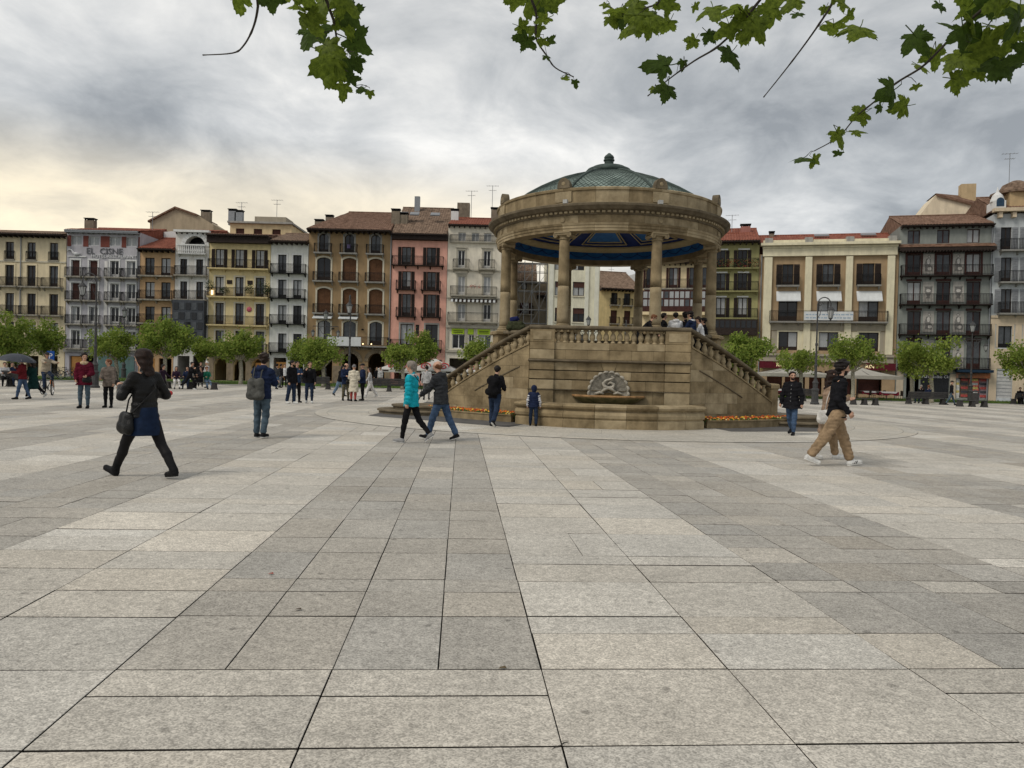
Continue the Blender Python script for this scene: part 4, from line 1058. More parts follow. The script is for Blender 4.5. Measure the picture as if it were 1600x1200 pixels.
# -- 4 pale house with the arched loggia
b = Bld('arched_house', 'pale grey house with an arched top loggia and dark bay below', 272.6, 325, PL); b.wmat = wm('palegrey', (182, 182, 180))
M_BAY = wm('dark_bay', (58, 64, 74))
b.rows([dict(y=(405, 430), cols=[287, 312], w=11, kind='grey', surround=M_WHITE, bal=('cont', 273.4, 324), bkw=dict(d=.5)), dict(y=(440, 468), cols=[287, 312], w=11, kind='glass', surround=M_WHITE, bal=('cont', 273.4, 324), bkw=dict(d=.5))])
a0, a1, z0, z1 = b.opening(289, 321, 369, 395, True, M_WHITE, 380)
b.opening(277, 296, 556, 594); b.opening(301, 320, 556, 594)
b.wall(b.z(364), b.wmat); b.box('cornice', -b.hw-.1, b.hw+.1, -.4, .1, b.z(363.5), b.z(360), M_WHITE)
b.box('loggia_back', a0-.2, a1+.2, 1.5, 1.6, z0, z1+.3, M_GLASS)
ba = b.balcony(b.u(277), b.u(322), b.z(396), d=.45, slab=M_WHITE, rail=False)
m = MB(); wz = (b.u(322)-b.u(277))/2
m.box(-wz, wz, -.45, -.25, .78, .92)
for i in range(14): m.lathe([(.05, 0), (.09, .25), (.05, .55), (.07, .78)], 8, (-wz+.2 + (2*wz-.4)*i/13, -.35, 0))
m.obj('balustrade', M_WHITE, ba)
bay = b.box('bay_window', b.u(274.5), b.u(323.5), -.8, -.003, b.z(532), b.z(470), M_BAY)
for row in (474, 489, 504, 519):
    for c in range(5):
        p0 = 276.5 + c*9.4; b.box('pane', b.u(p0), b.u(p0+7.6), -.83, -.802, b.z(row+11), b.z(row), M_GLASS2 if (c+row) % 2 else M_GLASS, None)
for o in list(b.o.children):
    if o.name.startswith('pane'):
        o.parent = bay; o.location = (o.location.x - bay.location.x, 0, o.location.z - bay.location.z)
b.roof(b.z(361), .9, 5, .2, M_TILER)
# -- 5 yellow house
b = Bld('yellow_house', 'yellow house with long balconies, dark shutters and potted plants', 325.6, 421, PL); b.wmat = wm('yellow', (206, 174, 112))
cols = [343, 374, 406]
for i, y in enumerate(((390, 420), (433, 464), (474, 508), (517, 551))):
    b.rows([dict(y=y, cols=cols, w=13, kind='curtain' if i == 0 else 'mix', shutter=M_DKWOOD if i == 0 else None, sw=.33, surround=M_CREAMT if i else None, bal=('cont', 326.3, 420.3), bkw=dict(slab=wm('yellow', (0, 0, 0))))])
b.opening(334.5, 354, 559, 595, True, M_ARCADE); b.opening(365, 384, 561, 595, True, M_ARCADE); b.opening(393, 414, 561, 595, True, M_ARCADE)
b.wall(b.z(376), b.wmat); b.roof(b.z(369), 1.0, 5, 1.0, M_TILE); b.box('deep_cornice', -b.hw, b.hw, -.8, -.003, b.z(381), b.z(371.5), M_DKWOOD)
for p0, p1 in ((325.8, 334), (354.6, 364.6), (384.6, 392.6), (414.4, 420.8)): b.box('arcade_pier', b.u(p0, 575), b.u(p1, 575), -.10, -.002, 0, b.z(557), M_ARCADE, None, .02)
b.box('lit_shop', b.u(394), b.u(413), 1.4, 1.45, .2, b.z(566), M_WARM)
for px, yy, sz in ((329, 447, .55), (353, 455, .45), (391, 452, .5), (411, 450, .9), (418, 452, .55)):
    m = MB(); x, z = b.u(px), b.z(yy)
    for i in range(160):
        d = Vector((rb.gauss(0, 1), rb.gauss(0, .7), rb.gauss(0, 1))).normalized()*sz*rb.random()**.4; c = Vector((x, -.35, z)) + d; s_ = .10
        m.add([c + Vector((rb.uniform(-s_, s_), rb.uniform(-s_, s_), rb.uniform(-s_, s_))) for _ in range(3)], [(0, 1, 2)])
    m.obj('balcony_plant', pm('balcony_leaves', (.035, .06, .02), .8, .4, 6), b.o)
b.box('wall_lamp', b.u(332), b.u(334.5), -.5, -.3, b.z(462), b.z(455), M_LAMPGLOW)
for px in (358, 390): b.box('wall_plaque', b.u(px-4), b.u(px+4), -.06, -.002, b.z(444), b.z(438), M_DKWOOD)
m = MB(); m.lathe([(0, .06), (.25, .05), (.28, 0)], 18, cap=False); m.obj('round_sign', pm('pink_sign', (.5, .12, .16), .5, .3, 7), b.o, True, (b.u(389.5), -.02, b.z(483)), (PI/2, 0, 0))
t = Bld('yellow_attic', 'set back yellow attic storey behind the yellow house roof', 357, 453, (Vector((0, 89, 0)), Vector((1, 0, 0)))); t.wmat = wm('attic', (190, 168, 118))
t.rows([dict(y=(358, 367), cols=[375, 403, 432], w=13, kind='blind')]); t.wall(t.z(350), t.wmat, 6); t.box('flat_roof', -t.hw-.2, t.hw+.2, -.4, 6.2, t.z(350)+.01, t.z(347), M_GREYT)
t.box('lift_house', t.u(386), t.u(436), 2, 5, t.z(347)+.01, t.z(333), wm('lift', (140, 130, 112))); t.antenna(420, 312, 3, t.z(335)); t.antenna(363, 316, 3, t.z(345)); t.ztop = t.z(348)
t.chimney(359, 327, 1, .9, mat=M_GREYM); t.chimney(369, 329, 1, .9, mat=M_GREYM)
# -- 6 white narrow house
b = Bld('white_house', 'narrow white house with two window columns and black balconies', 421.7, 480, PL); b.wmat = wm('white', (192, 192, 188))
for y in ((398, 427), (437, 466), (477, 506), (521, 550)):
    b.rows([dict(y=y, cols=[441, 464.5], w=13, kind='grey', frame=M_IRON, surround=M_WHITE, bal=('cont', 423, 478), bkw=dict(slab=M_IRON, th=.08))])
b.opening(427, 447, 559, 595); b.opening(453, 474, 559, 595)
b.wall(b.z(380), b.wmat); b.roof(b.z(378), 1.7, 5, .8, M_TILEB)
b.box('lit_shop', b.u(428), b.u(446), 1.2, 1.25, .2, b.z(566), M_WARM); b.chimney(484, 343, 4, .9); b.chimney(497, 336, 5, .8)
# -- 7 khaki house with arches
b = Bld('khaki_house', 'tall khaki house with arched brown shutters above a stone arcade', 480.7, 610, PL); b.wmat = wm('khaki', (140, 112, 68))
cols = [506, 546, 587]
b.rows([dict(y=(366, 396), cols=cols, w=15, kind='glass', surround=M_GREYT, arch=.35, bal=('each', 27), bkw=dict(slab=M_GREYT)),
        dict(y=(403, 440), cols=cols, w=21, kind=['glass', 'wood', 'wood'], surround=M_CREAMT, arch=.25, bal=('each', 31), bkw=dict(slab=M_GREYT)),
        dict(y=(451, 490), cols=cols, w=21, kind='wood', surround=M_CREAMT, arch=.25, bal=('each', 31), bkw=dict(slab=M_GREYT)),
        dict(y=(502, 538), cols=cols, w=20, kind='mix', surround=M_CREAMT, arch=.25)])
b.balcony(b.u(517), b.u(609), b.z(540), d=.8, slab=M_GREYT)
for c in (506, 547, 588): b.opening(c-13, c+13, 552, 595, True, M_ARCADE)
b.wall(b.z(361), b.wmat)
for p0, p1 in ((481, 492), (520, 533), (561, 574), (602, 609.6)): b.box('arcade_pier', b.u(p0, 575), b.u(p1, 575), -.12, -.002, 0, b.z(572), M_ARCADE, None, .02)
b.box('arcade_band', -b.hw, b.hw, -.14, -.003, b.z(546), b.z(543), M_ARCADE)
b.roof(b.z(361), 3.4, 7, 1.1, M_TILE, hipL=2.6, hipR=.3)
for c in (506, 546): 
    a, z = b.u(c), b.z(498); m = MB(); m.add([(-1.0, -.05, .3), (1.0, -.05, .3), (1.0, -.8, 0), (-1.0, -.8, 0), (1.0, -.8, -.1), (-1.0, -.8, -.1), (-1.0, -.05, .2), (1.0, -.05, .2)], [(0, 3, 2, 1), (3, 5, 4, 2), (6, 7, 4, 5)]); m.obj('awning', M_AWN, b.o, False, (a, 0, z))
bn = b.box('banner', b.u(516), b.u(568), -.98, -.95, b.z(541), b.z(527), M_AWN)
for k, (t_, yy) in enumerate((('RESTAURANTE  CAFETERIA', 533), )): pass
b.box('purple_notice', b.u(540), b.u(545), -.03, .02, b.z(388), b.z(382), pm('purple_notice', (.22, .18, .36), .7, .2, 9))
b.pipe(609, b.z(540))
for px in (522, 568): 
    m = MB(); m.lathe([(0, 0), (.13, .05), (.16, .12), (0, .2)], 10, cap=False); m.obj('wall_lantern', M_IRON, b.o, False, (b.u(px), -.25, b.z(516)))
for px in (571, 584): b.box('string_light', b.u(px-.7), b.u(px+.7), -.95, -.85, b.z(538), b.z(536.5), M_LAMPGLOW)
# -- 8 pink house
b = Bld('pink_house', 'salmon pink house with dark shutters and iron balconies', 610.7, 697, PL); b.wmat = wm('pink', (206, 136, 116))
cols = [635, 674]
b.rows([dict(y=(386, 415), cols=cols, w=15, kind='grey', shutter=M_DKWOOD, sw=.34, bal=('cont', 611.5, 692), bkw=dict(slab=M_DKWOOD, th=.08)),
        dict(y=(424, 453), cols=cols, w=14, kind='mix', shutter=M_DKWOOD, sw=.34, bal=('each', 31), bkw=dict(slab=M_DKWOOD, th=.08)),
        dict(y=(460, 495), cols=cols, w=14, kind='glass', shutter=M_DKWOOD, sw=.34, bal=('each', 31), bkw=dict(slab=M_DKWOOD, th=.08)),
        dict(y=(507, 545), cols=cols, w=19, kind='glass', surround=M_GREYT, bal=('cont', 611.5, 692), bkw=dict(slab=M_DKWOOD, th=.08)), dict(y=(507, 525), cols=[652], w=6, kind='glass')])
b.opening(616, 650, 562, 596); b.opening(656, 690, 562, 596)
b.wall(b.z(376), b.wmat); b.roof(b.z(367), 4.3, 7, .8, M_TILEB); b.box('deep_cornice', -b.hw, b.hw, -.6, -.003, b.z(375.5), b.z(369), M_DKWOOD)
b.chimney(614, 327, 2.0, .9); b.chimney(624, 333, 2.2, 1.2); b.chimney(640, 307, 6, .6, mat=M_GREYM, cap=False); b.antenna(731, 298, 6, b.z(340))
for px, yy in ((625, 352), (643, 353), (676, 353)): 
    x = b.u(px, 352); m = MB(); m.box(-.5, .5, -.06, .06, 0, .75); m.box(-.42, .42, -.075, -.061, .07, .68); m.obj('skylight', M_GREYM, b.o, False, (x, 2.0, b.z(367)+2.5), (rad(-58), 0, 0))
b.box('roof_box', b.u(661), b.u(688), 6.6, 8.0, b.z(330), b.z(317.5), M_GREYM)
# -- 9 off-white house with green shop signs
b = Bld('offwhite_house', 'off-white house with carved window hoods and green shop signs', 697.6, 781, PL); b.wmat = wm('offwhite', (190, 184, 168)); M_OWT = wm('owtrim', (150, 146, 132))
b.rows([dict(y=(364, 377), cols=[722, 743, 762], w=12, kind='curtain', frame=M_WHITE),
        dict(y=(391, 420), cols=[721, 761], w=11, kind='glass', frame=M_WHITE, surround=M_OWT, hood=True, bal=('each', 26), bkw=dict(slab=M_OWT)),
        dict(y=(432, 462), cols=[721, 761], w=11, kind='curtain', frame=M_WHITE, surround=M_OWT, hood=True, bal=('cont', 703, 776), bkw=dict(slab=M_OWT)),
        dict(y=(475, 503), cols=[721, 761], w=12, kind='mix', frame=M_WHITE, surround=M_OWT, bal=('cont', 700, 779), bkw=dict(slab=M_OWT, d=.7)),
        dict(y=(523, 545), cols=[716.5], w=20, kind='glass', frame=M_WHITE), dict(y=(523, 545), cols=[736.5], w=9, kind='glass', frame=M_WHITE), dict(y=(523, 545), cols=[757], w=20, kind='glass', frame=M_WHITE)])
b.opening(702, 738, 560, 596); b.opening(744, 778, 560, 596)
b.wall(b.z(353), b.wmat); M_GRSIGN = pm('green_sign', (.36, .52, .03), .5, .12, 5)
for c, w_ in ((716.5, 20), (736.5, 9), (757, 20)):
    sg = b.box('shop_sign', b.u(c-w_/2), b.u(c+w_/2), -.06, -.002, b.z(522.5), b.z(514), M_GRSIGN)
    if w_ > 10:
        for k in (0, 1): m = MB(); m.box(-.5, .5, -.075, -.061, 0, .07); m.obj('sign_text', M_DKWOOD, sg, False, (0, 0, .14 + k*.16))
for y in (421.5, 465, 508): b.box('string_course', -b.hw, b.hw, -.16, -.003, b.z(y+2.2), b.z(y+.2), M_OWT)
b.box('shop_cornice', -b.hw, b.hw, -.25, -.003, b.z(513), b.z(509), M_OWT); b.box('shop_base', -b.hw, b.hw, -.2, -.003, b.z(551), b.z(547.5), M_OWT)
for p in (698.5, 727.5, 741.5, 771.5): b.box('shop_pilaster', b.u(p), b.u(p+3), -.12, -.003, b.z(547), b.z(513.5), M_OWT)
aw = MB(); xa, xb = b.u(705), b.u(777); n = 22
for i in range(n):
    x0, x1 = xa + (xb-xa)*i/n, xa + (xb-xa)*(i+1)/n; aw.mi = i % 2
    aw.add([(x0, -.05, .25), (x1, -.05, .25), (x1, -.7, 0), (x0, -.7, 0), (x1, -.7, -.14), (x0, -.7, -.14)], [(0, 3, 2, 1), (3, 5, 4, 2)])
aw.obj('striped_awning', [M_AWN, M_DKWOOD], b.o, False, (0, 0, b.z(471)))
b.roof(b.z(352), 1.7, 5, .4, M_TILER); b.balcony(b.u(701), b.u(779), b.z(378), d=.3, slab=M_OWT, brackets=False, hgt=.7)
b.chimney(707, 327, 3, .8, mat=M_WHITE); b.chimney(718, 318, 6, 1.4, cap=False); b.antenna(767, 290, 4, b.z(345)); b.chimney(772, 325, 4, .9)
for k in range(26):
    pass
fl = MB()
for i in range(60):
    x, z = b.u(rb.uniform(731, 751)), b.z(450) + rb.uniform(-.1, .25); s_ = .08
    fl.add([(x+rb.uniform(-s_, s_), -.68+rb.uniform(-s_, s_), z+rb.uniform(-s_, s_)) for _ in range(3)], [(0, 1, 2)])
fl.obj('red_geraniums', pm('geranium', (.35, .05, .03), .7, .3, 9), b.o)
# -- side street: scaffolded house, plain beige block, yellow house, peach house
PB = (Vector((0, 88, 0)), Vector((1, 0, 0)))
b = Bld('old_grey_house', 'old grey house with a patched tile roof behind scaffolding', 781, 858, PB); b.wmat = wm('oldgrey', (128, 118, 100))
b.rows([dict(y=(473, 491), cols=[822], w=8, kind='curtain', frame=M_WHITE, shutter=M_REDWOOD, sw=.4, bal=('each', 24)), dict(y=(442, 452), cols=[819], w=8, kind='glass')])
b.opening(812, 836, 535, 590); b.wall(b.z(440), b.wmat, 9); b.roof(b.z(440), 2.6, 4, .6, M_TILEB, x1=b.u(838)); b.chimney(836, 428, 1.5, .9, cap=False)
b.roof(b.z(462), .9, 1.2, .5, M_TILEB, x0=b.u(838), name='lean_to_roof', y0=-1.2)
sc = thing('scaffolding', 'grey tube scaffolding in front of the old grey house', 'scaffolding', (b.org.x, 85.6, 0))
xs = [b.u(p)*.97 for p in (796, 806, 818, 830, 842, 854)]; zs = [b.z(y)*.98 for y in (560, 530, 505, 484, 455, 441, 425, 412)]
m = MB()
for x in xs[:2]: 
    for yy in (0, 1.1): m.tube([(x, yy, 0), (x, yy, b.z(403))], .05, 5)
for x in xs[2:]:
    for yy in (0, 1.1): m.tube([(x, yy, 0), (x, yy, b.z(412))], .04, 5)
m.obj('upright', M_GREYM, sc)
m = MB()
for z in zs:
    for yy in (0, 1.1): m.tube([(xs[0], yy, z), (xs[-1], yy, z)], .035, 5)
    for x in xs: m.tube([(x, 0, z), (x, 1.1, z)], .03, 5)
m.obj('ledger', M_GREYM, sc)
m = MB()
for i in range(len(xs)-1):
    for j in range(len(zs)-1):
        if (i+j) % 2: m.tube([(xs[i], -.04, zs[j]), (xs[i+1], -.04, zs[j+1])], .025, 4)
        elif j % 3 == 0: m.tube([(xs[i+1], -.04, zs[j]), (xs[i], -.04, zs[j+1])], .025, 4)
m.obj('brace', M_GREYM, sc)
for z in zs[1::2]:
    m = MB(); m.box(xs[0], xs[-1], .1, 1.0, z+.04, z+.09); m.obj('scaffold_board', pm('scaffold_plank', (.26, .22, .16), .8, .25, 4), sc)
b = Bld('beige_block', 'plain tall beige block with brown roller blinds seen between the bandstand columns', 856, 936, (Vector((0, 84, 0)), Vector((1, 0, 0)))); b.wmat = wm('beige', (198, 188, 166))
b.rows([dict(y=(y, y+22), cols=[876, 904], w=18, kind='mix') for y in (400, 440, 481, 522)]); b.opening(880, 915, 555, 592)
b.wall(b.z(372), b.wmat, 14); b.roof(b.z(372), 1.0, 6, .5, M_TILE)
for p0, p1 in ((857, 864), (913, 919), (928, 935)): b.box('pilaster', b.u(p0), b.u(p1), -.14, -.002, 0, b.z(374), wm('beigetrim', (208, 198, 176)))
for y in (440, 481):
    for c in (876, 904): b.box('roller_blind', b.u(c-8.2), b.u(c+8.2), .10, .13, b.z(y+9), b.z(y+.8), M_BLIND); b.box('sill', b.u(c-10.5), b.u(c+10.5), -.12, -.002, b.z(y+24), b.z(y+22.6), M_CREAMT)
b = Bld('side_street_house', 'yellow house with brown tile roof down the side street', 936, 1000, (Vector((0, 104, 0)), Vector((math.cos(rad(12)), math.sin(rad(12)), 0)))); b.wmat = wm('sideyellow', (206, 172, 104))
b.rows([dict(y=(458, 477), cols=[960], w=10, kind='glass', bal=('each', 15)), dict(y=(485, 506), cols=[959], w=10, kind='blind', bal=('each', 15)), dict(y=(458, 477), cols=[980], w=10, kind='glass', bal=('each', 15)), dict(y=(485, 506), cols=[980], w=10, kind='blind', bal=('each', 15))])
b.opening(950, 970, 540, 585); b.wall(b.z(452), b.wmat, 12); b.roof(b.z(452), 3.2, 6, .9, M_TILEB)
b = Bld('far_white_gable', 'white gable end far down the side street', 936, 990, (Vector((0, 122, 0)), Vector((1, 0, 0)))); b.wmat = M_WHITE
m = MB(); m.prism([(b.u(938), 0), (b.u(1000), 0), (b.u(1000), b.z(424)), (b.u(975), b.z(432)), (b.u(938), b.z(452))], 0, 8); m.obj('wall', M_WHITE, b.o); b.ztop = b.z(440)
m = MB(); xa, xb, za, zb = b.u(936), b.u(978), b.z(453), b.z(431); m.add([(xa, -.4, za), (xb, -.4, zb), (xb, 8.4, zb), (xa, 8.4, za), (xa, -.4, za+.4), (xb, -.4, zb+.4), (xb, 8.4, zb+.4), (xa, 8.4, za+.4)], [(0,3,2,1),(4,5,6,7),(0,1,5,4),(1,2,6,5),(2,3,7,6),(3,0,4,7)]); m.obj('roof', M_TILEB, b.o)
b.chimney(958, 426, 1, .8, mat=M_WHITE, cap=False); b.antenna(959, 416, 1.2, b.z(430))
b = Bld('peach_house', 'peach house with a glazed wooden gallery behind the bandstand', 994, 1114, PR); b.wmat = wm('peach', (214, 172, 122))
b.rows([dict(y=(418, 451), cols=[1016, 1052, 1084, 1104], w=14, kind='mix', frame=M_REDWOOD, shutter=M_REDWOOD, sw=.25, bal=('cont', 1006, 1112))]); b.rows([dict(y=(505, 535), cols=[1020, 1052, 1084], w=14, kind='glass', frame=M_REDWOOD)])
b.opening(1005, 1035, 560, 605); b.opening(1050, 1085, 560, 605); b.wall(b.z(410), b.wmat, 12); b.roof(b.z(410), 1.8, 6, .7, M_TILER)
ga = b.box('gallery', b.u(1004), b.u(1112), -.9, -.003, b.z(488), b.z(455), M_REDWOOD)
for r_ in (457, 469.5):
    for c in range(13):
        p0 = 1006 + c*8.1; o = b.box('pane', b.u(p0), b.u(p0+6.2), -.92, -.902, b.z(r_+10), b.z(r_), M_CURT if (c*7+int(r_)) % 5 else M_GLASS2)
        o.parent = ga; o.location = (o.location.x-ga.location.x, 0, o.location.z-ga.location.z)
b.box('gallery_base', b.u(1003), b.u(1112.5), -1.0, -.003, b.z(493), b.z(488.3), wm('peach', (0, 0, 0)))
# -- 11 green house
b = Bld('green_house', 'olive green house with flower boxes and dark shutters', 1114.6, 1184, PR); b.wmat = wm('olive', (136, 134, 72))
for i, y in enumerate(((391, 419), (427, 455), (465, 497))):
    b.rows([dict(y=y, cols=[1126, 1160], w=15, kind=['curtain', 'mix'][i % 2] if i else 'grey', shutter=M_DKWOOD, sw=.36, surround=None, bal=('cont', 1115.2, 1183.4), bkw=dict(slab=b.wmat))])
    for c in (1126, 1160): b.box('white_lintel', b.u(c-9), b.u(c+9), -.06, -.002, b.z(y[0]-.3), b.z(y[0]-2.6), M_WHITE)
b.opening(1120, 1145, 560, 612); b.opening(1152, 1178, 560, 612)
b.wall(b.z(379), b.wmat); b.roof(b.z(378), 2.4, 6, .9, M_TILER); b.chimney(1168, 351, 4, 1.0, mat=wm('redchim', (150, 90, 80))); b.antenna(1146, 336, 4, b.z(365))
b.box('roof_dormer', b.u(1128), b.u(1152), 3, 5, b.z(372), b.z(355), M_TILER)
wg = b.box('wood_gallery', b.u(1115.5), b.u(1183), -.95, -.003, b.z(524), b.z(500), M_DKWOOD)
for c in range(8):
    p0 = 1117.5 + c*8.2; o = b.box('pane', b.u(p0), b.u(p0+6.4), -.97, -.952, b.z(513), b.z(502), M_GLASS); o.parent = wg; o.location = (o.location.x-wg.location.x, 0, o.location.z-wg.location.z)
fl = MB()
for i in range(700):
    px = rb.uniform(1115, 1182); x, z = b.u(px), b.z(413) + rb.uniform(-.35, .45); s_ = .09; fl.mi = rb.choice([0, 0, 1, 2])
    fl.add([(x+rb.uniform(-s_, s_), -.70+rb.uniform(-s_, s_), z+rb.uniform(-s_, s_)) for _ in range(3)], [(0, 1, 2)])
fl.obj('flower_boxes', [MATS['balcony_leaves'], pm('box_red', (.28, .05, .035), .7, .3, 9), pm('box_olive', (.14, .11, .04), .7, .3, 9)], b.o)
# -- 12 cream pilaster building
b = Bld('pilaster_building', 'tan and cream building with four tall pilasters and white awnings', 1184.6, 1402, PR); b.wmat = wm('tan', (146, 120, 82)); M_PIL = wm('pil', (198, 184, 152)); M_GRB = wm('greybase', (142, 134, 116))
cols = [1231, 1294, 1357]
b.rows([dict(y=(412, 446), cols=cols, w=18, kind='grey', frame=M_DKWOOD, shutter=M_DKWOOD, sw=.55, bal=('each', 36), bkw=dict(slab=M_GREYT, hgt=1.05)),
        dict(y=(460, 502), cols=cols, w=30, kind='glass', frame=M_DKWOOD), dict(y=(519, 548), cols=cols, w=30, kind='grey', frame=M_DKWOOD, surround=M_PIL)])
b.balcony(b.u(1202), b.u(1386), b.z(503), d=.8, slab=M_GREYT, hgt=1.05)
sh = []
for p0, p1 in ((1198, 1222), (1226, 1258), (1264, 1284), (1288, 1332), (1338, 1378)): sh.append(b.opening(p0, p1, 580, 616, py=600))
b.wall(b.z(396), b.wmat, 12)
for p0, p1 in ((1192, 1204.5), (1256, 1266.5), (1319.5, 1330), (1384, 1395.5)): b.box('pilaster', b.u(p0), b.u(p1), -.28, -.002, b.z(553), b.z(401), M_PIL, None, .03)
b.box('architrave', -b.hw+.3, b.hw-.2, -.34, -.002, b.z(400), b.z(388), M_PIL); b.box('architrave', -b.hw+.25, b.hw-.15, -.42, -.002, b.z(387.8), b.z(384.5), M_PIL)
b.box('cornice', -b.hw+.05, b.hw-.02, -.85, -.002, b.z(384), b.z(380), M_PIL); b.box('parapet', -b.hw+.3, b.hw-.3, -.45, .0, b.z(379.6), b.z(375), M_PIL)
for p in (1192, 1254, 1318, 1384): b.box('parapet_block', b.u(p), b.u(p+12), -.55, .1, b.z(379.5), b.z(371.5), M_GREYT)
b.box('grey_base', b.u(1204.7), b.u(1384), -.10, -.002, b.z(517), b.z(504.5), M_GRB)
for p0, p1 in ((1205, 1213.5), (1248.5, 1276.5), (1311.5, 1339.5), (1374.5, 1383.8)): b.box('base_panel', b.u(p0, 530), b.u(p1, 530), -.09, -.002, b.z(552), b.z(518), M_PIL if p1-p0 > 15 else M_GRB)
b.box('shop_cornice', -b.hw+.2, b.hw-.2, -.35, -.002, b.z(557), b.z(553.4), M_GRB); b.box('stone_band', -b.hw+.2, b.hw-.2, -.2, -.002, b.z(566), b.z(557.4), M_GRB)
M_MAR = pm('maroon_canvas', (.10, .012, .02), .8, .2, 4)
for p0, p1, tx in ((1186, 1232, 'RIN'), (1352, 1398, 'RIN')):
    aw = b.box('maroon_fascia', b.u(p0, 570), b.u(p1, 570), -.5, -.36, b.z(577), b.z(566.5), M_MAR)
    text('lettering', tx, .5, pm('letter_cream', (.8, .7, .45), .6, .1, emit=(1, .8, .4, .5)), aw, (.6 if p0 < 1200 else -1.0, -.51, .18), extrude=.02)
for i, (a0, a1, z0, z1) in enumerate(sh):
    b.box('shop_back', a0, a1, 1.3, 1.35, z0, z1, M_REDWOOD)
    for k in range(3):
        x = a0 + (a1-a0)*(k+.5)/3; b.box('shop_lamp', x-.09, x+.09, .6, .75, z1-.45, z1-.3, M_LAMPGLOW)
M_SAL = pm('salmon_wood', (.16, .07, .035), .6, .3, 4)
for c in cols:
    a = b.u(c); w_ = 1.15; m = MB(); m.add([(-w_, -.06, .95), (w_, -.06, .95), (w_, -.62, 0), (-w_, -.62, 0), (-w_, -.62, -.1), (w_, -.62, -.1), (-w_, -.06, .85), (w_, -.06, .85)], [(0, 3, 2, 1), (3, 4, 5, 2), (6, 7, 5, 4), (0, 6, 4, 3), (1, 2, 5, 7)]); m.obj('awning', M_AWN, b.o, False, (a, 0, b.z(470)))
bn = b.box('banner', b.u(1255), b.u(1331), -.90, -.87, b.z(501.5), b.z(488), M_AWN); 
M_BL = pm('banner_print', (.30, .38, .47), .8, .4, 14)
rl = MB()
for row in range(2):
    x = -2.1
    while x < 2.1:
        l_ = rb.uniform(.12, .34); rl.box(x, x+l_, -.905, -.9005, .18 + row*.32, .30 + row*.32); x += l_ + .09
rl.obj('banner_lettering', M_BL, bn)
b.roof(b.z(377), 1.5, 5, 0, M_TILER, y0=.3); b.pipe(1188)
for px in (1290, 1366): m = MB(); m.box(-.7, .7, -.05, .05, 0, .6); m.obj('skylight', M_GREYM, b.o, False, (b.u(px, 370), 2.6, b.z(377)+1.0), (rad(-65), 0, 0))
b.chimney(1212, 362, 4.5, .5)
# -- 13 mural house
b = Bld('mural_house', 'slate blue house with painted grey figure panels between red brown windows', 1402.8, 1548, PR); b.wmat = wm('slate', (112, 120, 118))
cols = [1428, 1474, 1521]
b.rows([dict(y=(359, 380), cols=cols, w=20, kind='grey', frame=M_REDWOOD)])
for i, y in enumerate(((397, 431), (440, 476), (486, 523), (532, 575))):
    b.rows([dict(y=y, cols=cols, w=22, kind='mix' if i == 0 else 'glass', frame=M_REDWOOD, surround=M_REDWOOD if i == 0 else None, bal=('cont', 1404.5, 1547), bkw=dict(slab=M_DKWOOD, d=.7, th=.1, hgt=1.0))])
    for c in cols:
        if i: b.box('red_lintel', b.u(c-12, y[0]), b.u(c+12, y[0]), -.10, -.002, b.z(y[0]-.5), b.z(y[0]-4), M_REDWOOD)
M_MUR = pm('mural_ground', (.42, .40, .36), .9, .2, 3, streak=.2); M_MUG = pm('mural_grey', (.17, .165, .155), .9, .35, 6); M_MUL = pm('mural_light', (.52, .50, .46), .9, .2, 6)
for i, y in enumerate(((397, 428), (440, 472), (486, 519), (532, 575))):
    for j, c in enumerate((1451, 1498)):
        pn = b.box('mural_panel', b.u(c-8.5, y[0]), b.u(c+8.5, y[0]), -.03, -.002, b.z(y[1]), b.z(y[0]), M_MUR)
        H_ = b.z(y[0]) - b.z(y[1]); m = MB()
        def blob(x, z, rx, rz, yy=-.034):
            n = 14; m.add([(x + rx*math.cos(2*PI*k/n), yy, z + rz*math.sin(2*PI*k/n)) for k in range(n)], [tuple(range(n))])
        if i == 1:     # urn
            m.prism([(-.22, .35), (.22, .35), (.12, .55), (.34, 1.0), (.30, 1.35), (.4, 1.5), (-.4, 1.5), (-.30, 1.35), (-.34, 1.0), (-.12, .55)], -.036, -.031); m.mi = 1; blob(0, 1.1, .2, .15, -.038)
        else:          # seated draped figure
            m.prism([(-.3, .25), (.36, .25), (.40, .6), (.18, .95), (.20, 1.45), (-.16, 1.5), (-.34, 1.0)], -.036, -.031); blob(.05 - .1*j, 1.68, .13, .16); m.mi = 1; blob(.0, 1.2, .13, .25, -.038); blob(.12, .5, .18, .16, -.038); blob(.05 - .1*j, 1.68, .08, .10, -.039)
        m.obj('painted_figure', [M_MUG, M_MUL], pn)
for p0, p1 in ((1416, 1427), (1429, 1436), (1438, 1483), (1494, 1545)): b.opening(p0, p1, 583, 622, py=600)
b.wall(b.z(352), b.wmat, 12); b.roof(b.z(352), 1.9, 5, .55, M_TILE); b.pipe(1546)
b.box('stone_base', b.u(1404), b.u(1415), -.06, -.002, 0, b.z(578), wm('base', (168, 154, 130))); b.box('stone_base', b.u(1484, 600), b.u(1493, 600), -.06, -.002, 0, b.z(584), wm('base', (0, 0, 0)))
b.box('fascia_stone', b.u(1404), b.u(1492), -.05, -.002, b.z(582.5), b.z(577.5), wm('base', (0, 0, 0)))
lean = MB(); n = 90; zt = b.z(386)
for j in range(5):
    for i in range(n*4+1): x = -b.hw-.15 + (2*b.hw+.3)*i/(n*4); lean.v.append((x, -.85 + .85*j/4, zt - .12 + .42*j/4 + .05*abs(math.sin(PI*i/4))))
